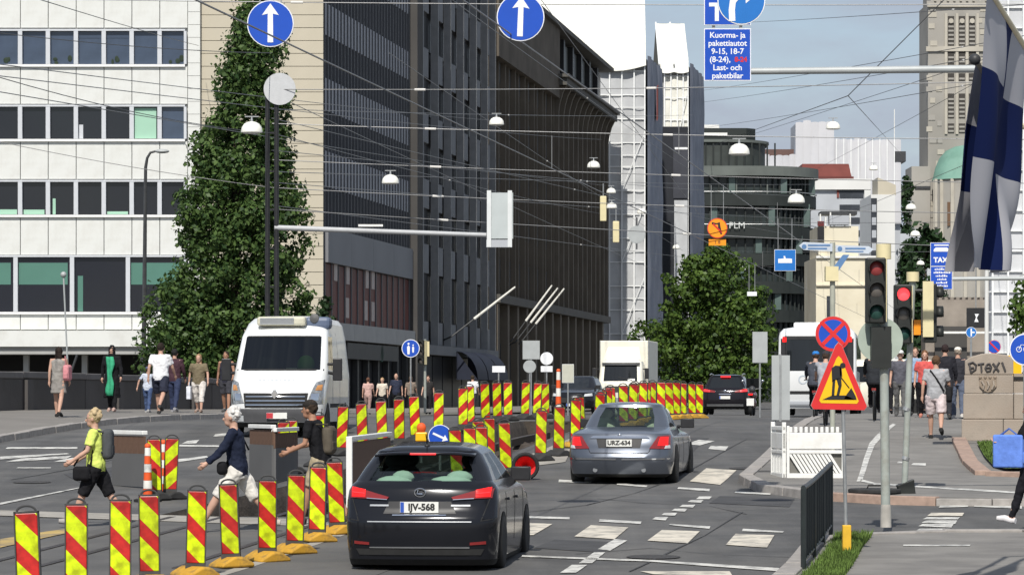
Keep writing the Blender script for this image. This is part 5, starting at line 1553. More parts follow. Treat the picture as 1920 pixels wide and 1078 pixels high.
# ---- motorbike behind the crossover
p = gd(1407, 122)
mk = thing('motorbike', 'dark motorbike with round mirrors next to the dark crossover', 'motorbike', p, -TH)
for y, r_ in ((.3, .31), (1.65, .31)):
    b = MB(); n = 20
    b.tube([(0, y + .26*math.cos(2*PI*i/n), .31 + .26*math.sin(2*PI*i/n)) for i in range(n+1)], .06, 8, False); b.build('wheel', m_tyre, mk, smooth=True)
MB().tube([(0,1.65,.31),(0,1.35,.85),(0,1.28,1.02)], .04, 8).build('fork', m_steel, mk)
b = MB(); b.ball((0,1.05,.78), .18,.33,.18); b.ball((0,.5,.80), .16,.45,.10); b.ball((0,.95,.48), .17,.28,.2); b.build('body', carpaint('maroon_paint', (.10,.012,.015)), mk, smooth=True)
MB().tube([(-.36,1.15,1.05),(-.15,1.28,1.02),(.15,1.28,1.02),(.36,1.15,1.05)], .018, 6).build('handlebar', m_steel, mk)
for s_ in (-1, 1):
    b = MB(); b.tube([(s_*.26,1.2,1.05),(s_*.36,1.22,1.28)], .01, 5); b.ball((s_*.38,1.22,1.33), .06,.03,.05); b.build('mirror', m_chrome, mk, smooth=True)
bx('tail_plate', m_white, mk, -.14,.14,-.05,-.03,.38,.66); bx('tail_light', m_taillit, mk, -.08,.08,.02,.06,.78,.84)
b = MB(); b.grid(6,4, lambda u,v_: ((u-.5)*.5, 1.35-.15*v_-.1*(2*u-1)**2, 1.05+.38*v_)); b.build('windshield', m_cardark, mk, smooth=True)
b = MB(); b.ball((0,.85,1.45), .13,.15,.14); hm = tag(b.build('helmet', m_dark, None, smooth=True, loc=None), 'dark helmet resting on the motorbike seat', 'helmet'); hm.location = p + Vector((.13,0,-.45))
# ================================================================ STREET FURNITURE
m_yel = (.66,.82,.004); m_redc = (.55,.022,.018)
m_st1 = stripemat('board_stripes_falling', m_yel, m_redc, 1.0, .41, .55, -.122)
m_st2 = stripemat('board_stripes_rising', m_yel, m_redc, -1.0, .41, .55, -.122)
m_foot = mat('yellow_rubber_foot', (.55,.30,.03), .8, .2, 6, wear=((.10,.08,.05), .8), wscale=5)
m_footk = mat('black_rubber_foot', (.03,.03,.03), .85, .2, 8)
m_bframe = mat('board_frame', (.05,.05,.05), .6, .2, 8)
def make_board(sm, foot):
    t = thing('delineator_board', '-', 'delineator')
    b = MB(); b.box(-.1, .1, -.025, .025, 0, .8)
    b.build('board', sm, t, bevel=.01, loc=(0, 0, .16))
    fr = MB(); fr.box(-.112, -.101, -.03, .03, .15, .97); fr.box(.101, .112, -.03, .03, .15, .97); fr.box(-.112, .112, -.03, .03, .961, .975); fr.box(-.112, .112, -.03, .03, .10, .159)
    fr.build('frame', m_bframe, t)
    b = MB(); n = 14
    b.tube([(.085*math.cos(PI*i/n), 0, .972 + .05*math.sin(PI*i/n)) for i in range(n+1)], .011, 6); b.build('handle', m_bframe, t, smooth=True)
    MB().box(-.06, .06, -.03, .03, .04, .12).build('stub', m_bframe, t)
    b = MB()
    prof = [(-.21,0),(-.20,.05),(-.15,.075),(-.10,.10),(-.05,.125),(.05,.125),(.10,.11),(.15,.075),(.20,.05),(.21,0)]
    b.prism(prof, -.22, .22); b.build('foot', foot, t, bevel=.03, smooth=True, angle=30, rotz=R(35))
    return t
pr1 = make_board(m_st1, m_foot); pr3 = make_board(m_st2, m_footk); pr4 = make_board(m_st1, m_footk)
used = set()
brr = random.Random(9)
def board(proto, x, D, label, group, dz=0.0, yaw=None):
    loc = gd(x, D, dz); rz = R(brr.uniform(-9, 9)) if yaw is None else yaw
    o = proto if id(proto) not in used else dup(proto, loc, rz)
    used.add(id(proto))
    o.location = loc; o.rotation_euler = (R(brr.uniform(-3, 3)), R(brr.uniform(-3.2, 3.2)), rz); o['label'] = label; o['group'] = group
    return o
g1, g2, g3, g4 = 'near row of striped boards', 'striped boards along the left carriageway', 'striped boards along the trench', 'dense line of striped boards by the crossover'
ORD = 'first second third fourth fifth sixth seventh eighth ninth tenth eleventh twelfth thirteenth fourteenth fifteenth sixteenth seventeenth eighteenth nineteenth twentieth'.split()
for i, (x, D) in enumerate(((57,28.6),(143,30.8),(225,32.2),(281,34),(366,35.6),(434,37.2),(501,38.2),(552,39.4),(594,41.4),(633,42.8))):
    board(pr1, x, D, 'striped board in the near row with yellow feet, %s counting from the black hatchback' % ORD[9-i], g1)
for x, D in ((291,50.6),): board(pr4, x, D, 'striped board leaning beside an orange cone behind the woman in yellow', g3)
board(pr3, 318, 50.9, 'striped board with rising stripes next to the orange cone by the trench', g3)
for i, (x, D) in enumerate(((533,57.6),(547,58.2),(597,60))): board(pr3, x, D, 'board with rising stripes between hoarding and white van, %s from the angled hoarding' % ORD[i], g2)
for i, (x, D) in enumerate(((640,63.2),(681,64.2),(718,65.2),(749,66),(780,67.2),(822,69),(868,71.6),(882,73),(911,76),(933,78.2),(953,80),(984,83.5),(1006,86),(1023,88))):
    board(pr3, x, D, 'board with rising stripes along the left carriageway, %s counting from the white van' % ORD[i], g2)
for i, (x, D) in enumerate(((858,54.6),(881,55.4),(904,55.8),(950,57.4),(1013,61.6),(1047,63))):
    board(pr4, x, D, 'striped board at the trench edge, %s counting from the silver saloon' % ORD[5-i], g3)
board(pr4, 918, 59, 'striped board half hidden behind the trench boards near the fallen cone', g3); board(pr4, 898, 58, 'striped board half hidden behind the trench boards near the keep-right sign', g3)
for i in range(20):
    D = 65.5 + 1.32 * i
    X = 1.32 + .155 * (D - 65.5) + brr.uniform(-.12, .12)
    board(pr1, 960 + X * F / D, D, 'striped board in the dense line, %s counting from the dark crossover' % ORD[19-i], g4, yaw=R(brr.uniform(-22, 22)))
m_or = mat('cone_orange', (.72,.10,.02), .6, .1, 6); m_wb = mat('cone_white', (.75,.74,.68), .6, .1, 6)
def marker_post(x, D, label, h_=1.0):
    t = thing('marker_post', label, 'traffic cone', gd(x, D))
    b = MB(); b.lathe([(.22,0),(.22,.04),(.12,.06),(.08,.08)], 16); b.build('base', m_rubber, t)
    n = 6
    for i in range(n):
        z0, z1 = .08 + (h_-.08)*i/n, .08 + (h_-.08)*(i+1)/n
        b = MB(); b.cyl((0,0,z0), (0,0,z1-.004), .075-.005*i, .072-.005*i, 14); b.build('band', m_or if i % 2 == 0 else m_wb, t, smooth=True)
    b = MB(); b.ball((0,0,h_+.02), .05); b.build('knob', m_or, t, smooth=True)
marker_post(1047, 76, 'tall orange and white banded post behind the trench boards', 1.25)
marker_post(277, 50.2, 'orange and white banded cone behind the near striped boards', .85)
marker_post(306, 51.6, 'orange banded cone tucked between two striped boards', .85)
# cone lying on its side, base towards us
t = thing('fallen_cone', 'red traffic cone lying on its side with its black base showing', 'traffic cone', gd(985, 56.5, .24))
Mx = Matrix.Rotation(R(90), 4, 'X')
b = MB(); n = 4
b.tube([(.215*math.cos(2*PI*i/24), 0, .215*math.sin(2*PI*i/24)) for i in range(25)], .035, 8, False); b.build('base', m_rubber, t, smooth=True)
b = MB(); b.grid(24, 6, lambda u, v: ((.205 - .203*v)*math.cos(2*PI*u), .0 + .45*v, (.205 - .203*v)*math.sin(2*PI*u))); b.build('cone', mat('cone_red', (.80,.05,.05), .5, .1, 5), t, smooth=True)
# site hoardings with white cap rail, brown boards and grey skirt
m_ply = mat('brown_plywood', (.13,.075,.05), .8, .2, 5, wear=((.09,.05,.03), .7), wscale=2)
m_skirt = mat('grey_steel_sheet', (.115,.115,.115), .7, .1, 1)
def hoarding(label, x0, x1, y0, y1, D0, D1, brown, skirt):
    a, c = P(x0, y0, D0), P(x1, y1, D1)
    t = thing('site_hoarding', label, 'barrier', (a.x, a.y, G(D0)), math.atan2(c.y-a.y, c.x-a.x))
    L = math.hypot(c.x-a.x, c.y-a.y); H = a.z - G(D0)
    M = Matrix.Shear('XZ', 4, (0, 0))
    zr = (c.z - a.z)
    bx('cap_rail', m_white, t, 0, L, -.05, .05, H - .07, H, .01)
    n = max(2, round(L / .19))
    for i in range(n): bx('plank', m_ply, t, L*i/n + .004, L*(i+1)/n - .004, -.02, .012 + .004*(i % 2), H - .09 - brown, H - .092)
    if skirt: bx('steel_sheet', m_skirt, t, .01, L - .01, -.03, .03, .0, H - .093 - brown)
    return t, L, H
hoarding('brown boarded site barrier with a white cap behind the woman in yellow', 212, 272, 806, 802, 55, 54.0, .30, True)
hoarding('brown boarded site barrier with a white cap beside the navy-jacketed woman', 470, 513, 795, 800, 56.5, 55.4, .26, True)
hoarding('short angled site barrier in front of the white van', 514, 556, 802, 794, 55.4, 57.2, .26, True)
t, L, H = hoarding('brown site barrier with a white post and rail next to the black hatchback', 655, 730, 818, 812, 47.0, 53, 1.05, False)
bx('post', m_white, t, -.08, .0, -.05, .04, 0, H, .01)
# blue keep-right sign and amber lamp in the works
m_blue = mat('sign_blue', (.012,.075,.46), .35, .05, 5, coat=.2)
m_bluel = mat('sign_blue_light', (.02,.16,.50), .35, .05, 5)
m_sw = mat('sign_white', (.80,.81,.83), .4, .04, 5)
m_sback = mat('sign_back_grey', (.40,.42,.42), .55, .08, 3, metal=.2)
m_sred = mat('sign_red', (.62,.03,.03), .4, .06, 5)
m_syel = mat('sign_yellow', (.82,.48,.01), .4, .06, 5)
m_sor = mat('sign_orange', (.88,.30,.015), .4, .05, 5)
def rdisc(t, r, face, rim=None, rimw=.08, n=32):
    MB().prism(disc(r, n), .0, .022).build('sign_back', m_sback, t)
    MB().prism(disc(r*.995, n), -.005, -.001).build('sign_rim', rim or m_sw, t)
    MB().prism(disc(r*(1-rimw), n), -.009, -.006).build('sign_face', face, t)
def poly(t, name, pts, m, d0=-.013, d1=-.010): return MB().prism(pts, d0, d1).build(name, m, t)
UP = [(-.10,-.72),(.10,-.72),(.10,.35),(.34,.35),(0,.80),(-.34,.35),(-.10,.35)]
def scale(pts, s_, rot=0): 
    c, s2 = math.cos(rot), math.sin(rot)
    return [((x*c - z*s2)*s_, (x*s2 + z*c)*s_) for x, z in pts]
def post(t, r, z0, z1, m=None, x=0, y=.04):
    return MB().cyl((x, y, z0), (x, y, z1), r, n=10).build('post', m or m_steel, t, smooth=True)
p = P(825, 818, 59); t = thing('keep_right_sign', 'blue round sign with a slanting white arrow behind the black hatchback', 'sign', p)
rdisc(t, .22, m_blue, m_sw, .06); poly(t, 'arrow', scale(UP, .2, R(-115)), m_sw); post(t, .025, G(59)-p.z, -.1)
p = P(790, 815, 60); t = thing('warning_lamp', 'amber warning lamp on an orange box in the road works', 'lamp', p)
b = MB(); b.box(-.11,.11,-.06,.06,-.12,.05); b.build('box', m_syel, t, bevel=.02); b = MB(); b.ball((0,0,.13), .09,.06,.1); b.build('lens', m_or, t, smooth=True)
b = MB(); b.box(-.15,.15,-.05,.05,-.34,-.14); b.build('stand', m_sred, t); bx('stand_foot', m_rubber, t, -.2,.2,-.12,.12,G(60)-p.z,G(60)-p.z+.08); post(t, .02, G(60)-p.z+.08, -.34)
# ---- overhead round arrows on a span wire
DO = 44.0
def overhead_arrow(x, y, r, rot, label, face=None, bend=False):
    t = thing('arrow_sign', label, 'sign', P(x, y, DO))
    rr_ = r * DO / F
    rdisc(t, rr_, face or m_blue, m_sw, .045)
    if not bend: poly(t, 'arrow', scale([(-.12,-.80),(.12,-.80),(.11,.42),(.36,.36),(0,.86),(-.36,.36),(-.11,.42)], rr_, rot), m_sw)
    else:
        b = MB(); path = [(-.38,-.85),(-.40,-.4),(-.36,-.05),(-.2,.15),(.0,.22),(.22,.22)]
        pts = []
        for i, (a, c) in enumerate(path):
            d = Vector(path[min(i+1, 5)]) - Vector(path[max(i-1, 0)]); d.normalize(); nn = Vector((-d.y, d.x))
            pts.append((Vector((a, c)) + nn*.13, Vector((a, c)) - nn*.13))
        poly(t, 'arrow', [(q.x*rr_, q.y*rr_) for q, _ in pts][::-1] + [(q.x*rr_, q.y*rr_) for _, q in pts], m_sw); poly(t, 'arrow_head', [(.18*rr_,-.12*rr_),(.62*rr_,.26*rr_),(.18*rr_,.56*rr_)], m_sw)
    for s_ in (-.45, .45): MB().cyl((s_*rr_, .03, 0), (s_*rr_, .03, P(0,-14,DO).z - P(0,y,DO).z), .012, n=6).build('hanger', m_steel, t)
overhead_arrow(507, 45, 44, 0, 'blue round straight-ahead arrow sign above the poplar')
overhead_arrow(976, 33, 45, R(-2), 'blue round straight-ahead arrow sign in front of the brown building')
overhead_arrow(1390, 2, 45, 0, 'blue round right-turn arrow sign over the loading sign', m_bluel, True)
# ---- loading sign on its long beam
DB = 47.0; kb = DB / F
t = thing('loading_sign', 'blue sign with white Finnish and Swedish loading hours under the arrow sign', 'sign', P(1364, 103, DB))
def panel(t, w, h_, m, zc=0, rim=m_sw, xc=0):
    o = MB().box(xc-w/2, xc+w/2, 0, .025, zc-h_/2, zc+h_/2).build('sign_back', m_sback, t)
    MB().box(xc-w/2, xc+w/2, -.005, -.001, zc-h_/2, zc+h_/2).build('sign_rim', rim, t)
    MB().box(xc-w*.482, xc+w*.482, -.009, -.006, zc-h_*.482, zc+h_*.482).build('sign_face', m, t)
panel(t, 88*kb, 98*kb, m_blue); panel(t, 88*kb, 80*kb, m_blue, 95*kb)
for i, s_ in enumerate(('Kuorma- ja', 'pakettiautot', '9-15, 18-7', '(8-24),', 'Last- och', 'paketbilar')):
    text(s_, .118, m_sw, t, ((-.11 if i == 3 else 0), -.011, (36 - i*15.2)*kb), depth=.001, bold=.002, spacing=.98)
text('8-24', .10, m_sred, t, (25*kb, -.011, (36 - 3*15.2)*kb), depth=.001, bold=.004)
text('T', .36, m_sw, t, (-20*kb, -.011, 78*kb), depth=.001, bold=.012)
bm_ = P(1408, 134, DB) - P(1364, 103, DB)
MB().cyl((-.3, .08, bm_.z), (P(1990,127,DB).x - t.location.x, .08, bm_.z + 7*kb), .048, .06, n=12).build('beam', m_sback, t, smooth=True)
MB().cyl((P(1990,0,DB).x - t.location.x, .08, G(DB) - t.location.z), (P(1990,0,DB).x - t.location.x, .08, bm_.z + .5), .10, n=12).build('mast', m_sback, t, smooth=True)
for s_ in (-.2, .2): bx('clamp', m_steel, t, s_-.02, s_+.02, .02, .12, -.7*kb*60, 1.0)
# ---- twin dark masts at the left with beam and sign back
DM = 100.0; km = DM / F
t = thing('signal_mast', 'pair of dark masts holding a beam and a round sign back beside the poplar', 'mast', gd(510, DM, .15))
zb_ = t.location.z
for dx in (-.14, .14): MB().cyl((dx, 0, 0), (dx, 0, ZC + (YH-160)*km - zb_), .085, .07, n=10).build('mast_pole', m_black, t, smooth=True)
for i in range(7): bx('cross_piece', m_black, t, -.14, .14, -.03, .03, 1.5 + i*1.2, 1.56 + i*1.2)
MB().prism(disc(30*km, 32, 15*km, ZC + (YH-168)*km - zb_), -.14, -.11).build('sign_back', mat('pale_sign_back', (.5,.51,.52), .6, .05), t)
b1 = P(912, 441, DM) - t.location; b0 = P(515, 427, DM) - t.location
MB().cyl(b0, b1, .085, .07, n=12).build('beam', mat('pale_beam', (.42,.43,.44), .5, .06), t, smooth=True)
bx('box_sign', mat('box_sign_grey', (.46,.50,.50), .5, .06, 2), t, b1.x+2*km, b1.x+50*km, -.15, .10, ZC+(YH-448)*km-zb_, ZC+(YH-362)*km-zb_)
for dx in (1, 40): bx('sign_rib', mat('pale_rib', (.66,.68,.68), .5, .05), t, b1.x+dx*km, b1.x+(dx+8)*km, -.2, -.153, ZC+(YH-464)*km-zb_, ZC+(YH-358)*km-zb_)
bx('sign_foot', m_farg, t, b1.x+0*km, b1.x+48*km, -.16, .08, ZC+(YH-464)*km-zb_, ZC+(YH-450)*km-zb_)
bx('beam_lamp', m_white, t, P(672,0,DM).x-t.location.x, P(718,0,DM).x-t.location.x, -.05, .05, ZC+(YH-425)*km-zb_, ZC+(YH-421)*km-zb_)
# ---- curved street lamp and thin mast by the white building
DL = 118.0; p = gd(268, DL)
t = thing('street_lamp', 'slim grey street lamp with a short arm in front of the white office', 'street lamp', p)
H = P(0, 284, DL).z - p.z; kx = DL / F
MB().tube([(0,0,0),(.03,0,2),(5*kx,0,H-.6),(8*kx,0,H-.25),(14*kx,0,H-.05),(24*kx,0,H)], [.10,.09,.06,.05,.045,.04], 8).build('pole', m_dark, t, smooth=True)
b = MB(); b.ball((36*kx,0,H), .27,.12,.08); b.build('lamp_head', m_sback, t, smooth=True)
DL = 125.0; p = gd(131, DL)
t = thing('thin_mast', 'thin pale mast with a round top in front of the white office', 'mast', p, 0)
top = P(119, 515, DL) - p
MB().tube([(0,0,0), top], .035, 6).build('pole', m_sback, t); MB().ball(top, .12).build('cap', m_sback, t, smooth=True); MB().tube([top*.25, top*.25 + Vector((.35,0,1.0))], .05, 6).build('stay', m_dark, t)
# ---- pedestrian sign, signal and sign backs on the left far side
def post_sign(name, label, x, y, D, kind, w, h_=None, face=None, ground=True):
    p = P(x, y, D); t = thing(name, label, 'sign', p); k = D / F
    if kind == 'round': rdisc(t, w*k, face or m_sback, m_sw if face else m_sback, .08)
    else: panel(t, w*k, h_*k, face or m_sback, 0, m_sw if face else m_sback)
    if ground: post(t, .03, G(D)-p.z, (w if kind == 'round' else h_/2)*k*.9)
    return t, k
t, k = post_sign('path_sign', 'blue round sign with two white walking figures by the dark shopfronts', 770, 653, 118, 'round', 17, face=m_blue)
for dx, s_ in ((-.08, 1), (.09, .7)):
    b = MB(); b.prism([(dx-.04*s_,-.22*s_),(dx+.04*s_,-.22*s_),(dx+.055*s_,.05*s_),(dx,.12*s_),(dx-.055*s_,.05*s_)], -.013, -.010); b.prism(disc(.04*s_,10,dx,.17*s_), -.013, -.010); b.build('figure', m_sw, t)
post_sign('square_sign', 'square grey sign back on a post by the dark awning', 996, 656, 132, 'rect', 32, 35)
post_sign('round_sign_back', 'small round grey sign back on a post beneath the square one', 993, 687, 128, 'round', 12)
t, k = post_sign('round_sign_back', 'small round white sign back above a little plate', 1025, 672, 126, 'round', 12, face=m_sw); MB().box(-11*k, 11*k, -.02, 0, -25*k, -14*k).build('plate', m_sw, t)
post_sign('upright_sign', 'upright pale sign back beside the tall orange post', 1065, 700, 124, 'rect', 22, 35, face=mat('pale_board', (.5,.5,.42), .6, .06))
post_sign('upright_sign', 'upright grey sign back standing before the linden', 1425, 651, 100, 'rect', 28, 58)
t, k = post_sign('shop_board', 'white lettered board behind the left striped boards', 935, 692, 128, 'rect', 24, 12, face=m_sw)
# ---- dome lamps hung on cross wires
m_dome = mat('dome_lamp_white', (.82,.81,.74), .4, .04, 4)
dm = None
for x, y, d in ((472,240,40),(931,228,28),(732,337,32),(1113,309,24),(1386,281,39),(1493,373,32),(1562,236,27),(1708,388,20),(1716,438,19),(1146,358,18),(1147,386,20),(1203,396,18),(1314,516,15),(1268,463,14),(1726,493,15),(1638,315,17)):
    D = .5 * F / d
    p = P(x, y + d*.22, D)
    if dm is None:
        dm = thing('dome_lamp', 'white dome lamp hanging from a cross wire over the street', 'lamp', p, 0, 'dome lamps over the street')
        b = MB(); b.lathe([(.25,0),(.252,.03),(.235,.12),(.18,.20),(.10,.245),(.04,.255)], 24); b.build('dome', m_dome, dm, smooth=True)
        b = MB(); b.cyl((0,0,.25),(0,0,.36),.035,.02); b.box(-.16,.16,-.015,.015,.36,.385); b.build('hanger', m_steel, dm)
        MB().lathe([(.23,.004),(.2,-.02),(.02,-.03)], 20).build('diffuser', m_white, dm, smooth=True)
    else: dup(dm, p)
# ---- signs at the right
def hung(t, w, z):   # two short hangers up to a wire
    for s_ in (-1, 1): MB().cyl((s_*w, .02, 0), (s_*w, .02, z), .01, n=6).build('hanger', m_steel, t)
t, k = post_sign('tram_stop_sign', 'blue square tram stop sign with a white tram in front of the rounded office', 1472, 488, 92, 'rect', 40, 40, m_bluel, False)
poly(t, 'tram', [(-.2,-.08),(.2,-.08),(.2,.04),(.12,.05),(.02,.05),(.0,.12),(-.05,.12),(-.03,.05),(-.2,.04)], m_sw); hung(t, .2, 1.2)
t, k = post_sign('no_turn_sign', 'round orange no-left-turn sign with a plate hanging above the linden', 1345, 428, 104, 'round', 19, None, m_sor, False)
for o in [c for c in t.children if c.name.startswith('sign_rim')]: o.data.materials.clear(); o.data.materials.append(m_sred)
poly(t, 'arrow', [(-.18,.12),(.02,.12),(.02,.02),(.1,-.2),(.16,-.2),(.1,.06),(.08,.2),(-.02,.16),(-.18,.2)], m_black); MB().box(-.2,.2,-.016,-.013,-.025,.025, Matrix.Rotation(R(45),4,'Y')).build('bar', m_sred, t)
MB().box(-.28,.28,-.005,.02,-.56,-.36).build('plate', m_sor, t); hung(t, .2, 1.4)
text('1 8', .16, m_black, t, (0,-.008,-.46), depth=.001)
t, k = post_sign('small_plate', 'tiny white plate hanging in front of the linden', 1410, 551, 110, 'rect', 18, 8, m_sw, False); hung(t, .1, 1.0)
# direction signs, no-stopping sign on one pole
Dn = 60.0; kn = Dn / F; p = gd(1561, Dn, .12)
t = thing('direction_post', 'grey post with pointed blue and white direction boards at its top', 'sign', p)
H = P(0, 455, Dn).z - p.z
post(t, .05, 0, H, mat('green_grey_post', (.36,.37,.31), .6, .1), 0, 0)
def nx(x): return (x - 1561) * kn
def nz(y): return ZC + (YH - y) * kn - p.z
m_dir = mat('pale_direction_board', (.50,.55,.62), .5, .08, 5); m_dirb = mat('blue_direction_board', (.10,.20,.38), .5, .08, 5)
MB().prism([(nx(1497),nz(461)),(nx(1506),nz(454)),(nx(1560),nz(457)),(nx(1560),nz(472)),(nx(1506),nz(469))], -.08, -.05).build('direction_board', m_dir, t)
MB().prism([(nx(1566),nz(460)),(nx(1628),nz(462)),(nx(1637),nz(468)),(nx(1628),nz(476)),(nx(1566),nz(473))], -.08, -.05).build('direction_board', m_dir, t)
for xa, xb, ya_, yb_ in ((1514,1556,459,462),(1514,1550,465,468),(1584,1622,465,468),(1584,1618,471,473)): MB().box(nx(xa),nx(xb),-.085,-.081,nz(yb_),nz(ya_)).build('lettering_line', m_dirb, t)
for x in (1507, 1574): MB().prism(disc(4.5*kn, 14, nx(x), nz(463 if x < 1550 else 467)), -.086, -.081).build('cycle_mark', m_dirb, t)
MB().prism([(nx(1558),nz(506)),(nx(1580),nz(478)),(nx(1592),nz(478)),(nx(1568),nz(514)),(nx(1558),nz(516))], -.07, -.045).build('slanting_board', m_dirb, t)
bx('cap', mat('cream_paint', (.68,.60,.36), .6, .06), t, -.14, .1, -.12, .12, H - .72, H - .45)
p = P(1562, 626, 59.6); t = thing('no_stopping_sign', 'round red and blue no-stopping sign above the roadworks triangle', 'sign', p)
rdisc(t, 33*59.6/F, m_blue, m_sred, .18)
for a in (45, -45): MB().box(-.28,.28,-.014 - (a > 0)*.003,-.010 - (a > 0)*.003,-.035,.035, Matrix.Rotation(R(a),4,'Y')).build('bar', m_sred, t)
bx('bracket', m_steel, t, -.05, .05, .02, .10, -.06, .06)
# roadworks triangle
Dt = 37.4; kt = Dt / F; pb_ = gd(1588, Dt, .12)
t = thing('roadworks_sign', 'red-bordered yellow roadworks triangle with a black digging figure on a thin post', 'sign', P(1573, 712, Dt))
def tx_(x, y): return ((x - 1573) * kt, (712 - y) * kt)
def tri(sc): 
    c = (0, (712-728)*kt); pts = []
    for cxp, cyp, in ((1572,641),(1625,768),(1521,766)):
        q = tx_(cxp, cyp)
        for a in (-.06, 0, .06): pts.append((c[0] + (q[0]-c[0])*sc*(1-.5*abs(a)) + a*(.4 if q[1] > 0 else .3)*.2*sc, c[1] + (q[1]-c[1])*sc*(1-.3*abs(a))))
    return [tuple(x_) for x_ in [ (c[0] + (tx_(*v_)[0]-c[0])*sc, c[1] + (tx_(*v_)[1]-c[1])*sc) for v_ in ((1572,641),(1579,648),(1626,762),(1621,769),(1525,767),(1520,760),(1566,648)) ]]
MB().prism(tri(1.0), 0, .02).build('sign_back', m_sback, t); MB().prism(tri(.99), -.004, -.001).build('sign_rim', m_sred, t); MB().prism(tri(.70), -.008, -.005).build('sign_face', m_syel, t)
for pts in ([(1559,690),(1566,685),(1576,686),(1578,702),(1574,710),(1566,712),(1560,716)], [(1561,712),(1566,712),(1564,742),(1559,742)], [(1568,710),(1577,708),(1578,722),(1573,742),(1568,742),(1572,724)], [(1542,749),(1560,741),(1585,741),(1604,749)], [(1582,748),(1588,738),(1596,727),(1604,742),(1606,749)], [(1574,688),(1578,690),(1579,706),(1575,706)]):
    poly(t, 'figure', [tx_(*q) for q in pts], m_black)
MB().prism(disc(5.2*kt, 14, *tx_(1580, 685)), -.013, -.010).build('figure_head', m_black, t)
MB().tube([Vector((tx_(1575,705)[0], -.012, tx_(1575,705)[1])), Vector((tx_(1592,727)[0], -.012, tx_(1592,727)[1]))], .006, 5).build('shovel', m_black, t)
MB().cyl((15*kt, .04, pb_.z - t.location.z), (6*kt, .04, .3), .022, n=10).build('post', m_steel, t, smooth=True)
bx('yellow_sleeve', mat('yellow_sleeve', (.70,.42,.03), .6, .12), t, 15*kt-.05, 15*kt+.05, -.01, .09, pb_.z - t.location.z, pb_.z - t.location.z + .36, .01)
# ---- traffic signals
m_hous = mat('signal_black', (.02,.022,.02), .5, .15, 6); m_cream = _M['cream_paint']
m_pgreen = mat('pole_grey_green', (.33,.36,.33), .6, .1, 5, wear=((.2,.17,.13), .5), wscale=4)
m_lred = mat('signal_red_lit', (1,.06,.07), .3, 0, emit=1.6); m_lreddim = mat('signal_red_lens', (.28,.05,.05), .25, .1, 20); m_ldark = mat('signal_dark_lens', (.12,.11,.10), .25, .1, 20); m_lgrn = mat('signal_green_lens', (.02,.06,.05), .25, .1, 20)
def head(t, x, z, n_, lens, rotz=0, w=.28, y=-.16, s_=1.0):
    """n_ aspects downward from z; lens list of materials"""
    o = bpy.data.objects.new('signal_head', MB().box(-w/2, w/2, -.06, .14, -n_*.31*s_, 0).mesh('signal_head')); o.data.materials.append(m_hous)
    C.objects.link(o); o.parent = t; o.location = (x, y, z); o.rotation_euler = (0, 0, rotz)
    bv = o.modifiers.new('b', 'BEVEL'); bv.width = .02; bv.segments = 2
    for i in range(n_):
        zc = -(i + .5) * .31 * s_
        MB().lathe([(.1*s_, 0), (.07*s_, .02), (.02, .028)], 20, Matrix.Translation((0, -.062, zc)) @ Matrix.Rotation(R(90), 4, 'X')).build('lens', lens[i], o, smooth=True)
        b = MB(); b.grid(14, 1, lambda u, v: (.115*s_*math.cos(PI*1.35*u - .175*PI), -.06 - .11*v, zc + .115*s_*math.sin(PI*1.35*u - .175*PI))); vz = b.build('visor', m_hous, o, smooth=True)
        sm_ = vz.modifiers.new('s', 'SOLIDIFY'); sm_.thickness = .006
    bx('hinge_strip', m_cream, o, w/2 + .002, w/2 + .012, -.05, .1, -n_*.31*s_ + .02, -.02)
    return o
Da = 42.4; ka = Da / F; p = gd(1661, Da, .12)
t = thing('traffic_light', 'traffic light with a dull red lens on a grey pole by the near crossing', 'traffic light', p)
def az(y, D=Da): return ZC + (YH - y) * D / F - p.z
MB().cyl((0,0,0), (-.04,0,az(480)), .062, .055, n=14).build('pole', m_pgreen, t, smooth=True); MB().cyl((0,0,0),(0,0,.3),.075,.068,n=14).build('pole_foot', mat('worn_pole_foot', (.42,.40,.36), .8, .2), t, smooth=True)
MB().cyl((-.03,0,az(486)),(-.03,0,az(458)),.10,.10,n=16).build('cap', m_cream, t, smooth=True)
head(t, (1640-1661)*ka, az(484), 3, (m_lreddim, m_ldark, m_lgrn), 0, .26, -.12, .93)
h2 = bpy.data.objects.new('lower_box', MB().box(-.14,.12,-.12,.08,az(690),az(612)).mesh('lower_box')); h2.data.materials.append(m_hous); C.objects.link(h2); h2.parent = t; h2.location = (-.06,0,0)
MB().prism(disc(.30, 30, -.06, az(637)), .10, .125).build('round_sign_back', mat('grey_green_sign_back', (.36,.42,.36), .6, .08), t)
for s_ in (-1, 1): bx('bracket', m_hous, t, -.06+s_*.04-.03, -.06+s_*.04+.03, 0, .12, az(640), az(634))
Db = 50.5; p = gd(1696, Db, .12)
t = thing('traffic_light', 'second traffic light with a glowing red lens on a leaning pole with black foot', 'traffic light', p)
def bz(y): return ZC + (YH - y) * Db / F - p.z
kb2 = Db / F
MB().cyl((0,0,.1), (.13,0,bz(520)), .05, .05, n=14).build('pole', m_pgreen, t, smooth=True)
MB().prism([(-.07,-.02),(.17,-.06),(.14,.22),(-.13,.12)], -.1, .1).build('pole_foot', m_hous, t, bevel=.01)
MB().cyl((.13,0,bz(528)),(.13,0,bz(510)),.10,n=14).build('cap', m_cream, t, smooth=True)
head(t, (1691-1696)*kb2, bz(534), 3, (m_lred, m_ldark, m_lgrn), 0, .27, -.13)
head(t, (1748-1696)*kb2, bz(532), 3, (m_ldark, m_ldark, m_lgrn), R(90), .27, .02)
bx('signal_backing', m_cream, t, (1728-1696)*kb2, (1748-1696)*kb2, -.16, -.13, bz(632), bz(528))
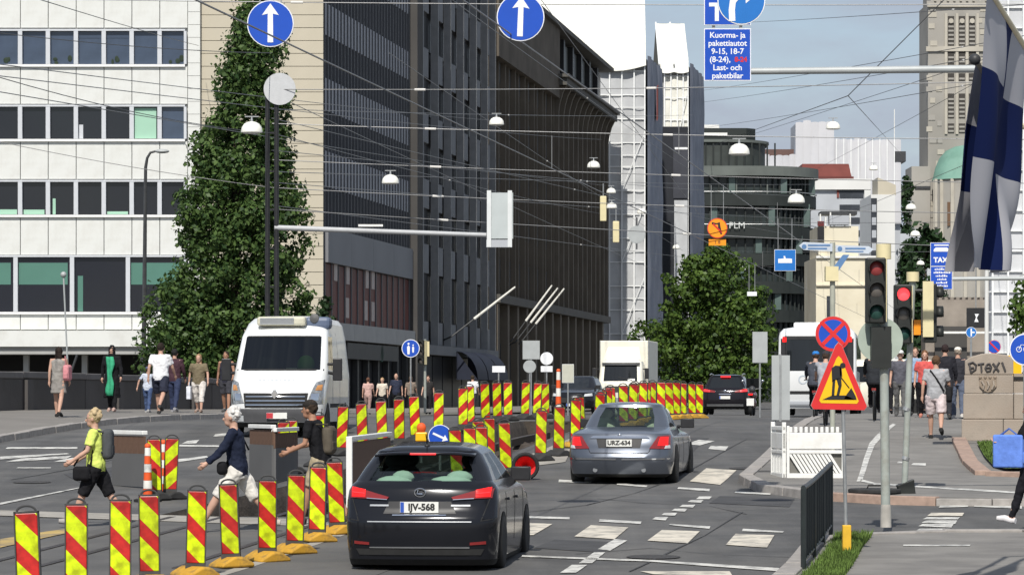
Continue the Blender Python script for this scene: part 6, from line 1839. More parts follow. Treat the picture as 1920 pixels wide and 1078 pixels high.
MB().tube([(.13,0,bz(545)),((1745-1696)*kb2,0,bz(545))], .03, 8).build('arm', m_hous, t); MB().tube([(.11,0,bz(620)),((1745-1696)*kb2,0,bz(620))], .03, 8).build('arm', m_hous, t)
bx('sticker', m_sor, t, (1712-1696)*kb2, (1725-1696)*kb2, -.09, -.06, bz(628), bz(600)); 
for y in (770, 862): MB().cyl((.0+.02*(900-y)/100,0,bz(y)),(.02+.02*(900-y)/100,0,bz(y-6)),.062,n=12).build('clamp', m_steel, t)
Dd = 120.0; p = gd(797, Dd, .1)
t = thing('traffic_light', 'small far traffic light with a cream side by the dark shopfronts', 'traffic light', p)
MB().cyl((0,0,0),(0,0,P(0,636,Dd).z-p.z),.05,n=10).build('pole', m_pgreen, t); head(t, -.1, P(0,638,Dd).z-p.z, 3, (m_ldark,)*3, R(-30), .26); bx('signal_backing', m_cream, t, .02,.16,-.1,.12,P(0,668,Dd).z-p.z,P(0,640,Dd).z-p.z)
# taxi sign on its arm
Dx = 62.0; kx_ = Dx / F
t = thing('taxi_sign', 'blue taxi rank sign with white lettering on an overhead arm', 'sign', P(1765, 498, Dx))
panel(t, 41*kx_, 44*kx_, m_blue, 21*kx_); panel(t, 41*kx_, 43*kx_, m_blue, -23*kx_)
text('TAXI', .135, m_sw, t, (0,-.011,10*kx_), depth=.001, bold=.006)
poly(t, 'car', [(-.15,.27),(.15,.27),(.15,.31),(.11,.35),(-.11,.35),(-.15,.31)], m_sw); bx('lettering_line', m_sw, t, -.14,.14,-.012,-.010,37*kx_,39.5*kx_)
lrr = random.Random(6)
for i, n_ in enumerate((.26,.30,.22,.16,.20,.24)):
    x = -n_/2
    while x < n_/2:
        w_ = lrr.uniform(.014,.03); bx('lettering_line', m_sw, t, x, x+w_, -.012, -.010, (-8.5-i*6.3)*kx_, (-8.5-i*6.3)*kx_+lrr.choice((.026,.034,.04))); x += w_+.009
MB().cyl((.1,.05,(498-523)*kx_), (P(1985,0,Dx).x - t.location.x,.05,(498-521)*kx_), .04, n=10).build('arm', m_sback, t); MB().cyl((P(1985,0,Dx).x - t.location.x,.05,G(Dx)-t.location.z),(P(1985,0,Dx).x - t.location.x,.05,.6),.08,n=10).build('mast', m_sback, t)
t, k = post_sign('side_turn_sign', 'small blue round sign with a white side arrow behind the walkers', 1821, 623, 92, 'round', 10, face=m_bluel)
poly(t, 'arrow', [(-.02,-.11),(.02,-.11),(.02,-.02),(.1,-.02),(.1,.02),(.02,.02),(.02,.11),(-.02,.11)], m_sw)
t, k = post_sign('no_stopping_sign', 'little red and blue no-stopping sign above the pedestal', 1864, 650, 88, 'round', 12.5, face=m_blue)
for o in [c for c in t.children if c.name.startswith('sign_rim')]: o.data.materials.clear(); o.data.materials.append(m_sred)
MB().box(-.17,.17,-.014,-.010,-.022,.022, Matrix.Rotation(R(45),4,'Y')).build('bar', m_sred, t)
t, k = post_sign('cycle_path_sign', 'large blue round path sign at the leafy branch ends', 1922, 655, 62, 'round', 30, face=m_blue)
MB().tube([(.05*math.cos(a*PI/6)-.12,-.014,.05*math.sin(a*PI/6)) for a in range(13)], .008, 5).build('cycle_wheel', m_sw, t); MB().tube([(.05*math.cos(a*PI/6)+.02,-.014,.05*math.sin(a*PI/6)) for a in range(13)], .008, 5).build('cycle_wheel', m_sw, t)
MB().tube([(-.12,-.014,0),(-.08,-.014,.09),(.0,-.014,.08),(.02,-.014,0)], .008, 5).build('cycle_frame', m_sw, t)
t, k = post_sign('yellow_board', 'yellow lettered board behind the pedestal', 1902, 690, 86, 'rect', 28, 50, face=m_syel)
p = P(1830, 596, 96); t = thing('hanging_sign', 'small dark board with a white mark hung above the walkers', 'sign', p); MB().box(-.28,.28,0,.04,-.3,.3).build('board', m_black, t); poly(t, 'mark', [(-.05,-.12),(.08,-.12),(.02,.0),(.09,.12),(-.04,.12),(.0,.02)], m_sw, -.006, -.002)
MB().cyl((0,.03,.3),(0,.03,1.5),.015,n=6).build('hanger', m_steel, t)
# pole standing behind the walkers
p = gd(1850, 84, .12); t = thing('pale_post', 'slim pale post rising behind the pedestal', 'post', p); MB().cyl((0,0,0),(0,0,P(0,505,84).z-p.z),.06,.05,n=10).build('post', m_farw2, t); MB().ball((0,0,P(0,505,84).z-p.z),.06).build('post_cap', m_farw2, t)
# ---- twin grey sign backs in front of the barrier
Dg = 57.5; kg = Dg / F; p = gd(1450, Dg, .05)
t = thing('sign_pair', 'two upright grey sign backs on one post at the pavement corner', 'sign', p)
def gz(y): return ZC + (YH - y)*kg - p.z
for xa, xb in ((1447,1462),(1464,1481)): bx('sign_back', m_sback, t, (xa-1450)*kg, (xb-1450)*kg, 0, .03, gz(787), gz(666))
post(t, .028, 0, gz(670), None, .03, .06); bx('sign_channel', m_steel, t, (1461-1450)*kg, (1465-1450)*kg, -.02, .05, gz(790), gz(664))
for i in range(4): bx('rubber_weight', m_footk, t, -.42 + .05*i, .32, -.62 + i*.3, -.36 + i*.3, -.04, .05 + .008*i, .02)
# ---- white plastic barrier
Dw = 54.0; kw = Dw / F; p = gp(1475, 905, .03)
Dw = p.y; kw = Dw / F
t = thing('plastic_barrier', 'white plastic picket-top barrier at the pavement corner', 'barrier', p, R(-4))
def vz(y): return ZC + (YH - y)*kw - p.z
Wb = 108 * kw; H = vz(812)
bx('lower_rail', m_white, t, 0, Wb, -.03, .03, .03, .16, .01); bx('middle_rail', m_white, t, 0, Wb, -.03, .03, .50, .56, .01); bx('upper_panel', m_white, t, 0, Wb, -.025, .025, .58, .86, .01)
for x in (0, Wb-.05): bx('end_post', m_white, t, x, x+.05, -.035, .035, .02, .98, .01)
n = 10
for i in range(n): bx('picket', m_white, t, .04 + (Wb-.1)*i/n, .04 + (Wb-.1)*(i+.62)/n, -.024, .024, .862, .96, .008)
for i in range(11):
    x = .02 + (Wb - .32)*i/10
    MB().prism([(x+.22,.165),(x+.27,.165),(x+.06,.495),(x+.01,.495)], -.02, .02).build('slat', m_white, t)
bx('backing', mat('barrier_backing', (.16,.155,.14), .7, .05), t, .03, Wb-.03, .035, .045, .17, .5)
for x in (.05, Wb-.4): bx('rubber_foot', m_footk, t, x, x+.34, -.3, .3, -.05, .03, .02)
t = thing('plastic_barrier', 'white plastic barrier turned side-on at the end of the picket-top one', 'barrier', p + Vector((-.04, .03, 0)), R(97))
for z0, z1 in ((.03,.16),(.50,.56),(.58,.86),(.9,.97)): bx('rail', m_white, t, 0, 1.0, -.03, .03, z0, z1, .01)
for x in (0,.95): bx('end_post', m_white, t, x, x+.05, -.035, .035, .02, 1.04, .01)
for i in range(7): bx('slat', m_white, t, .08+.13*i, .13+.13*i, -.02, .02, .165, .495)
t = thing('rubber_mat', 'flat black rubber weight lying at the kerb beside the barrier', 'weight', gp(1640, 925, .12), 0); b = MB(); b.zprism([(.42*math.cos(a*PI/8), .5*math.sin(a*PI/8)) for a in range(16)], 0, .07); b.build('slab', m_footk, t, bevel=.02); b = MB(); b.tube([(-.12,0,.06),(-.1,0,.12),(.1,0,.12),(.12,0,.06)], .015, 6); b.build('grip', m_footk, t)
# ---- black railing
m_rl = mat('railing_black_green', (.022,.028,.028), .4, .2, 6)
a, c = (knr(35.2)+.27, 35.2), (knr(41.4)+.27, 41.4)
t = thing('railing', 'black metal railing with upright bars along the grass strip', 'railing', (a[0], a[1], 0), math.atan2(c[1]-a[1], c[0]-a[0]))
L = math.hypot(c[0]-a[0], c[1]-a[1]); cs_ = math.sin(t.rotation_euler[2])
def rz_(u): return G(a[1] + u*cs_) + .11
MB().tube([(u, 0, rz_(u)+.90) for u in np.linspace(0, L, 9)], .028, 10).build('top_rail', m_rl, t, smooth=True); MB().tube([(u, 0, rz_(u)+.10) for u in np.linspace(0, L, 9)], .018, 8).build('bottom_rail', m_rl, t, smooth=True)
n = 15
for i in range(n+1):
    u = L*i/n; rr_ = .03 if i % 5 == 0 else .017
    MB().cyl((u,0,rz_(u)-(.05 if i % 5 == 0 else -.1)),(u,0,rz_(u)+.895),rr_,n=8).build('post' if i % 5 == 0 else 'bar', m_rl, t, smooth=True)
# ---- flags on poles reaching out towards us
def flagmat():
    m = bpy.data.materials.new('flag_cloth'); m.use_nodes = True; t_ = m.node_tree; b_ = t_.nodes['Principled BSDF']; b_.inputs['Roughness'].default_value = .85; b_.inputs['Specular IOR Level'].default_value = .1
    uv = t_.nodes.new('ShaderNodeUVMap'); sp = t_.nodes.new('ShaderNodeSeparateXYZ'); t_.links.new(uv.outputs[0], sp.inputs[0])
    def rng(sock, lo, hi):
        g = t_.nodes.new('ShaderNodeMath'); g.operation = 'GREATER_THAN'; g.inputs[1].default_value = lo; t_.links.new(sock, g.inputs[0])
        l = t_.nodes.new('ShaderNodeMath'); l.operation = 'LESS_THAN'; l.inputs[1].default_value = hi; t_.links.new(sock, l.inputs[0])
        x = t_.nodes.new('ShaderNodeMath'); x.operation = 'MULTIPLY'; t_.links.new(g.outputs[0], x.inputs[0]); t_.links.new(l.outputs[0], x.inputs[1]); return x.outputs[0]
    mxn = t_.nodes.new('ShaderNodeMath'); mxn.operation = 'MAXIMUM'; t_.links.new(rng(sp.outputs['X'], .40, .56), mxn.inputs[0]); t_.links.new(rng(sp.outputs['Y'], .27, .60), mxn.inputs[1])
    mi = t_.nodes.new('ShaderNodeMix'); mi.data_type = 'RGBA'; mi.inputs['A'].default_value = (.42,.42,.45,1); mi.inputs['B'].default_value = (.008,.016,.075,1)
    t_.links.new(mxn.outputs[0], mi.inputs['Factor']); t_.links.new(mi.outputs['Result'], b_.inputs['Base Color'])
    tl = t_.nodes.new('ShaderNodeBsdfTranslucent'); t_.links.new(mi.outputs['Result'], tl.inputs['Color']); ms = t_.nodes.new('ShaderNodeMixShader'); ms.inputs[0].default_value = .12
    o_ = t_.nodes['Material Output']; t_.links.new(b_.outputs[0], ms.inputs[1]); t_.links.new(tl.outputs[0], ms.inputs[2]); t_.links.new(ms.outputs[0], o_.inputs['Surface'])
    return m
m_flag = flagmat(); m_fpole = mat('cream_flagpole', (.70,.62,.42), .45, .05)
fpole = gd(1990, 33.5, .1)
fm = thing('flag_mast', 'cream mast carrying the two slanting flagpoles', 'mast', fpole); MB().cyl((0,0,0),(0,0,5.2),.09,.07,n=14).build('mast', m_fpole, fm, smooth=True); MB().cyl((0,0,0),(0,0,.35),.16,.13,n=14).build('mast_foot', m_fpole, fm, smooth=True)
def flag(label, plabel, tip, root, u0, u1, hang, sway, ph, fold):
    a, c = P(*tip), P(*root)
    t_ = thing('flagpole', plabel, 'flagpole', c); MB().tube([Vector((0,0,0)), a - c], [.036,.030], 10).build('pole', m_fpole, t_, smooth=True)
    MB().ball(a - c, .055).build('finial', m_dark, t_, smooth=True); MB().tube([Vector((0,0,0)), fpole + Vector((0,0,min(5.0, c.z - fpole.z - .2))) - c], .03, 8).build('bracket', m_fpole, t_)
    nu, nv = 36, 44; b = MB()
    def f(u, v):
        q = a + (c - a) * (u0 + (u1 - u0) * u * (1 - .25 * v))
        ax = Vector(((c-a).x, (c-a).y, 0)).normalized(); nn = Vector((-ax.y, ax.x, 0))
        w = fold * v ** .6 * (math.sin(u * 10 + ph + 2.6 * v * v) + .6 * math.sin(u * 17 + ph * 2 - v * 4) + .5 * math.sin(v * 7 + u * 4 + ph))
        return q + Vector((0, 0, -.03)) - Vector((0, 0, hang * v * (1 - .10 * u))) + sway * (v ** 1.2) + nn * w + ax * .3 * fold * math.cos(u * 13 + ph) * v
    b.grid(nu, nv, f); me = b.mesh('flag', True, 80); me.materials.append(m_flag)
    uvl = me.uv_layers.new(name='UVMap')
    for lp in me.loops: i = lp.vertex_index; uvl.data[lp.index].uv = ((i % (nu+1))/nu, (i // (nu+1))/nv)
    o = put('flag', me); tag(o, label, 'flag')
flag('white flag with a navy cross hanging limp from the ball-tipped pole', 'slanting cream flagpole with a dark ball tip', (1828,112,30.0), (1893,226,33.0), .02, .62, 1.95, Vector((-.27,0,0)), .5, .06)
flag('larger white flag with a navy cross hanging in front of the pale scaffold', 'slanting cream flagpole above the ball-tipped one', (1846,-30,29.0), (1935,112,32.2), .06, .95, 2.5, Vector((-.16,0,0)), 2.1, .09)
# ================================================================ OVERHEAD WIRES
m_wire = mat('overhead_wire', (.26,.26,.26), .5, .1, 4, metal=.3)
m_wired = mat('dark_wire', (.12,.12,.125), .5, .1, 4, metal=.3)
m_insul = mat('insulator', (.72,.70,.66), .4, .05, 4)
def wire(pts, r=.014, sag=.0, label='thin overhead wire strung across the street', cat='wire', grp='overhead wires', m=None, beads=()):
    q = [P(*p) for p in pts]; out_ = []
    for a, c in zip(q[:-1], q[1:]):
        n = 10
        for i in range(n + (c is q[-1])):
            t_ = i / n; v = a.lerp(c, t_); v.z -= sag * 4 * t_ * (1 - t_); out_.append(v)
    o = out_[0]
    t_ = thing('overhead_wire', label, cat, o, 0, grp)
    MB().tube([v - o for v in out_], r, 5).build('wire', m or m_wire, t_, smooth=True)
    for f_, ln in beads:
        i = int(f_ * (len(out_) - 1)); d = (out_[min(i+1, len(out_)-1)] - out_[i]).normalized()
        MB().tube([out_[i] - o - d*ln/2, out_[i] - o + d*ln/2], r*2.6, 6).build('insulator', m_insul, t_)
# the span wire of the arrow signs
wire([(-300,-14,44),(2200,-14,44)], .016, 0, 'taut span wire carrying the round arrow signs')
L_ = 'light contact wire running along the street towards the far end'
# cross wires from the twin masts at the left over to the far side of the street
def ends(x):
    return FD(x) - .1 if x < 1140 else (274.5 if x < 1212 else 299 if x < 1330 else 329 if x < 1530 else 95)
for y0, y1, D1, s_ in ((168,150,92,.1),(232,262,100,.1),(300,345,104,.1),(352,402,106,.15),(392,470,110,.1)):
    wire([(510,y0,100),(1995,y1,D1)], .0135, s_, beads=((.22,.35),(.55,.3)))
wire([(-60,-4,92),(1995,8,92)], .014, .1, beads=((.3,.35),))
for p0, x1, y1, s_ in (((-40,138,70),1128,262,.2), ((-40,166,72),1136,348,.2), ((-40,116,70),920,226,.1), ((510,205,100),1300,216,.15), ((510,282,100),1500,368,.2), ((510,250,100),1134,402,.2),
                   ((510,222,100),1480,440,.2), ((510,176,100),1310,540,.2), ((510,322,100),1520,346,.15), ((510,342,100),1525,410,.2), ((730,100,110),1280,470,.1), ((820,-20,95),1310,330,.1), ((1000,-20,100),1325,420,.1), ((510,385,100),1500,506,.1)):
    wire([p0, (x1, y1, ends(x1))], .0125, s_, beads=((.35,.3),) if p0[0] > 500 else ())
for p0, p1, s_ in (((-20,-30,60),(372,86,153),.05), ((-20,140,70),(510,250,100),.2), ((-20,262,100),(510,352,100),.1), ((-20,60,75),(510,100,100),.1)): wire([p0, p1], .011, s_, m=m_wired)
# against the sky at the right
for p0, p1, s_ in (((1318,45,299),(1995,4,75),.1), ((1318,170,299),(1995,54,85),.1), ((1318,192,299),(1995,80,86),.1), ((1590,180,80),(1830,-60,76),.0), ((1330,275,329),(1590,180,80),.0), ((1590,180,80),(1690,290,400),.0), ((1318,240,299),(1995,128,85),.1),
                   ((1330,276,329),(1995,62,90),.1), ((1505,330,409),(1995,64,88),.1), ((1535,420,299),(1995,229,95),.1), ((1330,415,329),(1995,415,120),.1), ((1330,470,329),(1995,470,115),.1)):
    wire([p0, p1], .012, s_, m=m_wired if p0[1] < 300 else m_wire, beads=((.9,.35),) if s_ > 0 and p0[0] < 1400 else ())
# contact wires down the street, parallel to the tram tracks
for X0, z in ((-3.9,6.6),(-1.2,6.9)):
    a = Vector((X0, 36, z)); c = Vector((X0 + T*240, 276, z + 1.5))
    t_ = thing('contact_wire', L_, 'wire', a, 0, 'tram contact wires'); MB().tube([(c - a)*(i/12) for i in range(13)], .012, 5).build('wire', m_wire, t_)
    for i in range(1, 7): MB().cyl((c-a)*(i/7.5), (c-a)*(i/7.5) + Vector((0,0,.7)), .008, n=5).build('dropper', m_wire, t_)
# cream signal boxes and lamp fittings hung between the wires
for x, y0, y1, D, lab in ((1131,368,415,128,'cream hanging signal box against the scaffold'),(1155,415,455,132,'smaller cream hanging signal box against the scaffold')):
    t = thing('hanging_box', lab, 'signal', P(x, y1, D)); k = D/F; MB().box(-6*k,6*k,-.1,.1,0,(y1-y0)*k).build('box', m_cream, t, bevel=.03); MB().cyl((0,0,(y1-y0)*k),(0,0,(y1-y0)*k+.5),.02,n=6).build('hanger', m_steel, t)
t = thing('round_sign_back', 'round grey-white sign back hung against the scaffold', 'sign', P(1194,440,130)); rdisc(t, .36, m_sback, m_sback); MB().cyl((0,.03,-.6),(0,.03,.7),.03,n=6).build('hanger', m_dark, t)
# ================================================================ PEOPLE
m_skin = mat('skin', (.50,.30,.22), .6, .08, 10); m_skin2 = mat('tanned_skin', (.36,.19,.12), .6, .08, 10)
m_eye = mat('eye_dark', (.03,.025,.02), .3, 0)
_cl = {}
def cloth(c, name=None):
    k = tuple(c)
    if k not in _cl: _cl[k] = mat('cloth_' + str(len(_cl)), c, .85, .14, 9, bump=.35, bscale=14, spec=.15)
    return _cl[k]
def ring_loft(b, rings, n=16):
    """rings: (centre, rx, ry, tilt matrix or None) stacked; closed ends"""
    vs = []
    for c, rx, ry in rings:
        for j in range(n):
            a = 2*PI*j/n; vs.append(Vector(c) + Vector((rx*math.cos(a), ry*math.sin(a), 0)))
    fs = []
    for i in range(len(rings)-1):
        for j in range(n): fs.append((i*n+j, i*n+(j+1)%n, (i+1)*n+(j+1)%n, (i+1)*n+j))
    fs += [tuple(range(n))[::-1], tuple(range((len(rings)-1)*n, len(rings)*n))]
    b.add(vs, fs)
_ft = bpy.data.textures.new('cloth_folds', 'CLOUDS'); _ft.noise_scale = .11; _ft.noise_depth = 2
_fh = bpy.data.textures.new('hair_locks', 'CLOUDS'); _fh.noise_scale = .035; _fh.noise_depth = 2
def folds(o, st, tx=None):
    d = o.modifiers.new('folds', 'DISPLACE'); d.texture = tx or _ft; d.strength = st; d.mid_level = .45; d.texture_coords = 'LOCAL'
def remesh(o, vox, sm=4):
    r = o.modifiers.new('remesh', 'REMESH'); r.mode = 'VOXEL'; r.voxel_size = vox; r.use_smooth_shade = True
    s_ = o.modifiers.new('smooth', 'SMOOTH'); s_.iterations = sm; s_.factor = .5
def person(name_label, loc, face, h_=1.7, legs=((18,8),(-16,22)), arms=((-18,8,18),(20,8,25)), lean=3, top=(.3,.3,.3), sleeve='short', bottom=(.05,.05,.06), blen='long', hair=(.08,.05,.03), hairstyle='short', shoes=(.04,.04,.04), skin=None, build=1.0, look=0, vox=.013, seat=None, skirt=0, coat=0, cap=None, sash=None):
    """one posed figure; face = heading (0 = walking away from the camera), legs (hip, knee), arms (swing, out, elbow)"""
    root = thing('person', name_label, 'person', loc, face); sk = skin or m_skin
    s_ = h_ / 1.75; w = build
    ln = R(lean)
    def up(z, dz=0): # spine leans forward about the pelvis
        return Vector((0, math.sin(ln)*(z-.95), .95 + math.cos(ln)*(z-.95)))
    J = {}
    for i, sx in enumerate((-1, 1)):
        a, k = R(legs[i][0]), R(legs[i][1])
        hip = Vector((sx*.095*w, 0, .92)); kn = hip + Vector((sx*.005, math.sin(a), -math.cos(a)))*.43; an = kn + Vector((0, math.sin(a-k), -math.cos(a-k)))*.41
        fa = a - k*.75
        toe = an + Vector((sx*.02, .19*math.cos(fa*.6), .19*math.sin(fa*.6) - .05))
        J['leg%d' % i] = (hip, kn, an, toe)
        sh = up(1.42) + Vector((sx*.18*w, 0, 0)); b_, o_, e = (R(v) for v in arms[i])
        el = sh + Vector((sx*math.sin(o_), math.sin(b_)*math.cos(o_), -math.cos(b_)*math.cos(o_)))*.29
        wr = el + Vector((sx*math.sin(o_)*.4, math.sin(b_+e), -math.cos(b_+e)))*.25
        J['arm%d' % i] = (sh, el, wr)
    low = min(min(v[2].z - .085, v[3].z - .03) for k_, v in J.items() if k_.startswith('leg'))
    if seat is not None: low = seat
    off = Vector((0, 0, -low))
    if seat is None: s_ = h_ / (up(1.60).z + .145 - low)
    def Q(v): return (Vector(v) + off) * s_
    def loft(b, rings, n=16): ring_loft(b, [(Q(c), rx*s_, ry*s_) for c, rx, ry in rings], n)
    def tb(b, pts, rs, n=10): b.tube([Q(p_) for p_ in pts], [r*s_ for r in rs], n)
    def balls(b, c, r): b.ball(Q(c), r[0]*s_, r[1]*s_, r[2]*s_)
    hd = up(1.60) + Vector((0, .02, 0))
    body = MB()
    loft(body, [(up(.86), .13*w, .09*w), (up(.95), .155*w, .105*w), (up(1.08), .135*w, .09*w), (up(1.25), .16*w, .10*w), (up(1.38), .165*w, .09*w), (up(1.45), .09, .06), (up(1.48), .055, .055), (up(1.54), .05, .055)])
    balls(body, hd + Vector((0,0,.02)), (.075,.095,.115)); balls(body, hd + Vector((0,.03,-.06)), (.052,.06,.055)); balls(body, hd + Vector((0,.10,-.015)), (.014,.02,.022))
    for sx in (-1, 1): balls(body, hd + Vector((sx*.078,0,.0)), (.014,.022,.032))
    for i, sx in enumerate((-1, 1)):
        hip, kn, an, toe = J['leg%d' % i]; sh, el, wr = J['arm%d' % i]
        tb(body, [hip, (hip+kn)/2, kn, kn + (an-kn)*.35, an], [.085*w, .072*w, .055, .056, .036]); tb(body, [an + Vector((0,-.04,-.03)), an + (toe-an)*.5, toe], [.036,.038,.028])
        tb(body, [up(1.40) + Vector((sx*.10,0,0)), sh, (sh+el)/2, el, el + (wr-el)*.4, wr], [.06,.052,.045,.037,.036,.025])
        d = (wr - el).normalized(); hnd = wr + d*.05; sd = Vector((sx*.25, .97, 0)); sd = (sd - d*sd.dot(d)).normalized(); nn = d.cross(sd)
        tb(body, [wr - d*.01, wr + d*.03, wr + d*.085], [.025,.034,.030], 8)
        for q, (lat, fl) in enumerate(((-.028,.065),(-.010,.078),(.010,.074),(.028,.058))):
            k0 = wr + d*.08 + sd*lat; k1 = k0 + d*fl*.55 + nn*sx*-.012; k2 = k1 + d*fl*.35 + nn*sx*-.028; tb(body, [k0, k1, k2], [.010,.009,.007], 6)
        tb(body, [wr + d*.025 + sd*.02, wr + d*.055 + sd*.05, wr + d*.085 + sd*.055], [.012,.011,.008], 6)
    o = body.build('body', sk, root, smooth=True); remesh(o, vox * s_, 2)
    for sx in (-1, 1): 
        e_ = MB(); e_.ball(Q(hd + Vector((sx*.03,.087,.02))), .010*s_, .008*s_, .007*s_, 8, 6); e_.build('eye', m_eye, o, smooth=True)
    # clothes
    t_ = MB(); g = .014
    hem = .86 if not coat else .9 - coat
    rings = [(up(.84), .165*w, .115*w), (up(.95), .17*w+g, .115*w+g), (up(1.08), .155*w+g, .105*w+g), (up(1.25), .168*w+g, .108*w+g), (up(1.38), .172*w+g, .095*w+g), (up(1.435), .11+g, .07+g), (up(1.465), .068, .066)]
    if coat: rings = [(Vector((0,-.02,.92-coat)), .23*w, .19*w), (Vector((0,0,.7)), .20*w, .16*w)] + rings[1:]
    loft(t_, rings)
    for i, sx in enumerate((-1, 1)):
        sh, el, wr = J['arm%d' % i]
        if sleeve == 'none': continue
        pts = [up(1.40) + Vector((sx*.10,0,0)), sh, (sh+el)/2]; rs = [.065,.068,.062]
        if sleeve == 'long': pts += [el, el + (wr-el)*.5, wr]; rs += [.054,.048,.04]
        elif sleeve == 'short': pts += [sh + (el-sh)*.72]; rs += [.06]
        tb(t_, pts, rs)
    o = t_.build('shirt' if not coat else 'coat', cloth(top), root, smooth=True); remesh(o, vox*1.15*s_, 3); folds(o, .045)
    p_ = MB()
    loft(p_, [(up(.80), .15*w, .11*w), (up(.90), .168*w, .118*w), (up(.99), .158*w, .108*w), (up(1.0), .15*w, .10*w)])
    if skirt:
        loft(p_, [(Vector((0,0,.92-skirt)), .20*w, .16*w), (Vector((0,0,.75)), .185*w, .14*w), (up(.90), .168*w, .118*w), (up(.98), .15*w, .1*w)])
    else:
        for i in (0, 1):
            hip, kn, an, toe = J['leg%d' % i]
            if blen == 'long': tb(p_, [hip, (hip+kn)/2, kn, (kn+an)/2, an + Vector((0,0,-.02))], [.105*w,.092*w,.073,.066,.058])
            elif blen == 'crop': tb(p_, [hip, (hip+kn)/2, kn, kn + (an-kn)*.45], [.105*w,.095*w,.078,.068])
            elif blen == 'slim': tb(p_, [hip, (hip+kn)/2, kn, kn+(an-kn)*.4, an], [.098*w,.083*w,.063,.063,.043])
            elif blen == 'knee': tb(p_, [hip, (hip+kn)/2, kn + (an-kn)*.06], [.108*w,.10*w,.085])
            else: tb(p_, [hip, (hip+kn)/2, hip + (kn-hip)*.92], [.108*w,.10*w,.092*w])
    o = p_.build('skirt' if skirt else 'trousers' if blen in ('long','slim','crop') else 'shorts', cloth(bottom), root, smooth=True); remesh(o, vox*1.15*s_, 3); folds(o, .04)
    for i in (0, 1):
        hip, kn, an, toe = J['leg%d' % i]; f_ = MB(); tb(f_, [an + Vector((0,-.055,-.045)), an + Vector((0,.0,-.04)), an + (toe-an)*.55 + Vector((0,0,-.005)), toe + Vector((0,.02,0))], [.042,.048,.048,.034], 10)
        o = f_.build('shoe', cloth(shoes), root, smooth=True)
    hr = MB()
    if hairstyle != 'bald':
        balls(hr, hd + Vector((0,-.022,.045)), (.088,.10,.105))
        if hairstyle == 'curly':
            rr_ = random.Random(3)
            for _ in range(34):
                a = rr_.uniform(0, 2*PI); e = rr_.uniform(-.2, 1.4); balls(hr, hd + Vector((.085*math.cos(e)*math.cos(a), -.03 + .085*math.cos(e)*math.sin(a)*(1 if math.sin(a) < 0 else .55), .045 + .10*math.sin(e))), (.032,.032,.03))
        if hairstyle == 'long': loft(hr, [(hd + Vector((0,-.06,-.22)), .075,.035), (hd + Vector((0,-.06,-.1)), .09,.05), (hd + Vector((0,-.04,.03)), .085,.07)])
        if hairstyle == 'bun': balls(hr, hd + Vector((0,-.12,.06)), (.05,.05,.05))
        if hairstyle == 'scarf': loft(hr, [(up(1.40), .15,.10), (up(1.47), .10,.095), (hd + Vector((0,-.02,-.05)), .086,.10), (hd + Vector((0,-.02,.06)), .092,.108), (hd + Vector((0,-.02,.15)), .04,.05)])
        o = hr.build('hair' if hairstyle != 'scarf' else 'head_scarf', cloth(hair), root, smooth=True); remesh(o, vox*s_, 1); folds(o, .03, _fh)
    if cap:
        c_ = MB(); balls(c_, hd + Vector((0,-.012,.075)), (.092,.108,.075)); c_.ball(Q(hd + Vector((0,.11,.065))), .065*s_, .075*s_, .012*s_); c_.build('cap', cloth(cap), root, smooth=True)
    if sash:
        c_ = MB(); tb(c_, [up(1.44) + Vector((-.12,-.10,0)), up(1.25) + Vector((.02,-.14,0)), up(1.0) + Vector((.17,-.12,0))], [.018]*3, 6); c_.build('strap', cloth(sash), root)
    return root, J, Q
def bag(name, label, root_loc, face, c, size, col, strap=None, cat='bag'):
    t_ = thing(name, label, cat, root_loc, face)
    b = MB(); b.box(c[0]-size[0]/2, c[0]+size[0]/2, c[1]-size[1]/2, c[1]+size[1]/2, c[2]-size[2]/2, c[2]+size[2]/2)
    o = b.build('bag_body', cloth(col), t_, smooth=True, angle=60, bevel=min(size)*.42); o.modifiers['bevel'].segments = 4; o.modifiers['bevel'].width = min(size)*(.18 if 'carrier' in label else .42)
    if strap: MB().tube(strap, .014, 6).build('strap', cloth(tuple(v*.6 for v in col)), t_, smooth=True)
    b = MB(); b.box(c[0]-size[0]*.36, c[0]+size[0]*.36, c[1]-size[1]*.56, c[1]+size[1]*.1, c[2]-size[2]*.38, c[2]-size[2]*.02); o = b.build('pocket', cloth(tuple(v*.8 for v in col)), t_, bevel=min(size)*.15)
    return t_
LEFT = R(90); AWAY = -TH; TOW = PI - TH
BLK = (.012,.012,.014); NAVY = (.015,.02,.04); WHT = (.74,.74,.76); GRY = (.28,.28,.30); KHA = (.36,.30,.20)
# the three crossing between the boards
p = gd(180, 44.2, .005)
person('grey-blonde woman in a yellow top and black shorts crossing with a grey backpack', p, LEFT, 1.62, ((24,4),(-24,10)), ((16,12,40),(10,10,50)), 2, (.62,.72,.16), 'short', BLK, 'knee', (.44,.34,.20), 'curly', (.35,.33,.31), build=1.08, vox=.010)
bag('backpack', 'dark grey backpack on the woman in yellow', p, LEFT, (0,-.165,1.14), (.28,.15,.42), (.07,.075,.08), [(-.12,-.12,1.3),(-.13,.05,1.36),(-.12,.10,1.2),(-.12,-.1,1.02)])
bag('shoulder_bag', 'small black handbag at the hip of the woman in yellow', p, LEFT, (-.22,.17,.74), (.12,.24,.20), BLK, [(-.2,.05,.84),(-.12,.0,1.3),(-.2,.28,.84)])
p = gd(446, 43.2, .005)
person('white-haired woman in a navy jacket and white shorts striding over the crossing', p, LEFT, 1.68, ((36,6),(-30,14)), ((30,10,20),(-12,8,20)), 6, NAVY, 'long', (.66,.63,.58), 'knee', (.62,.60,.57), 'curly', (.45,.40,.34), build=1.05, vox=.010)
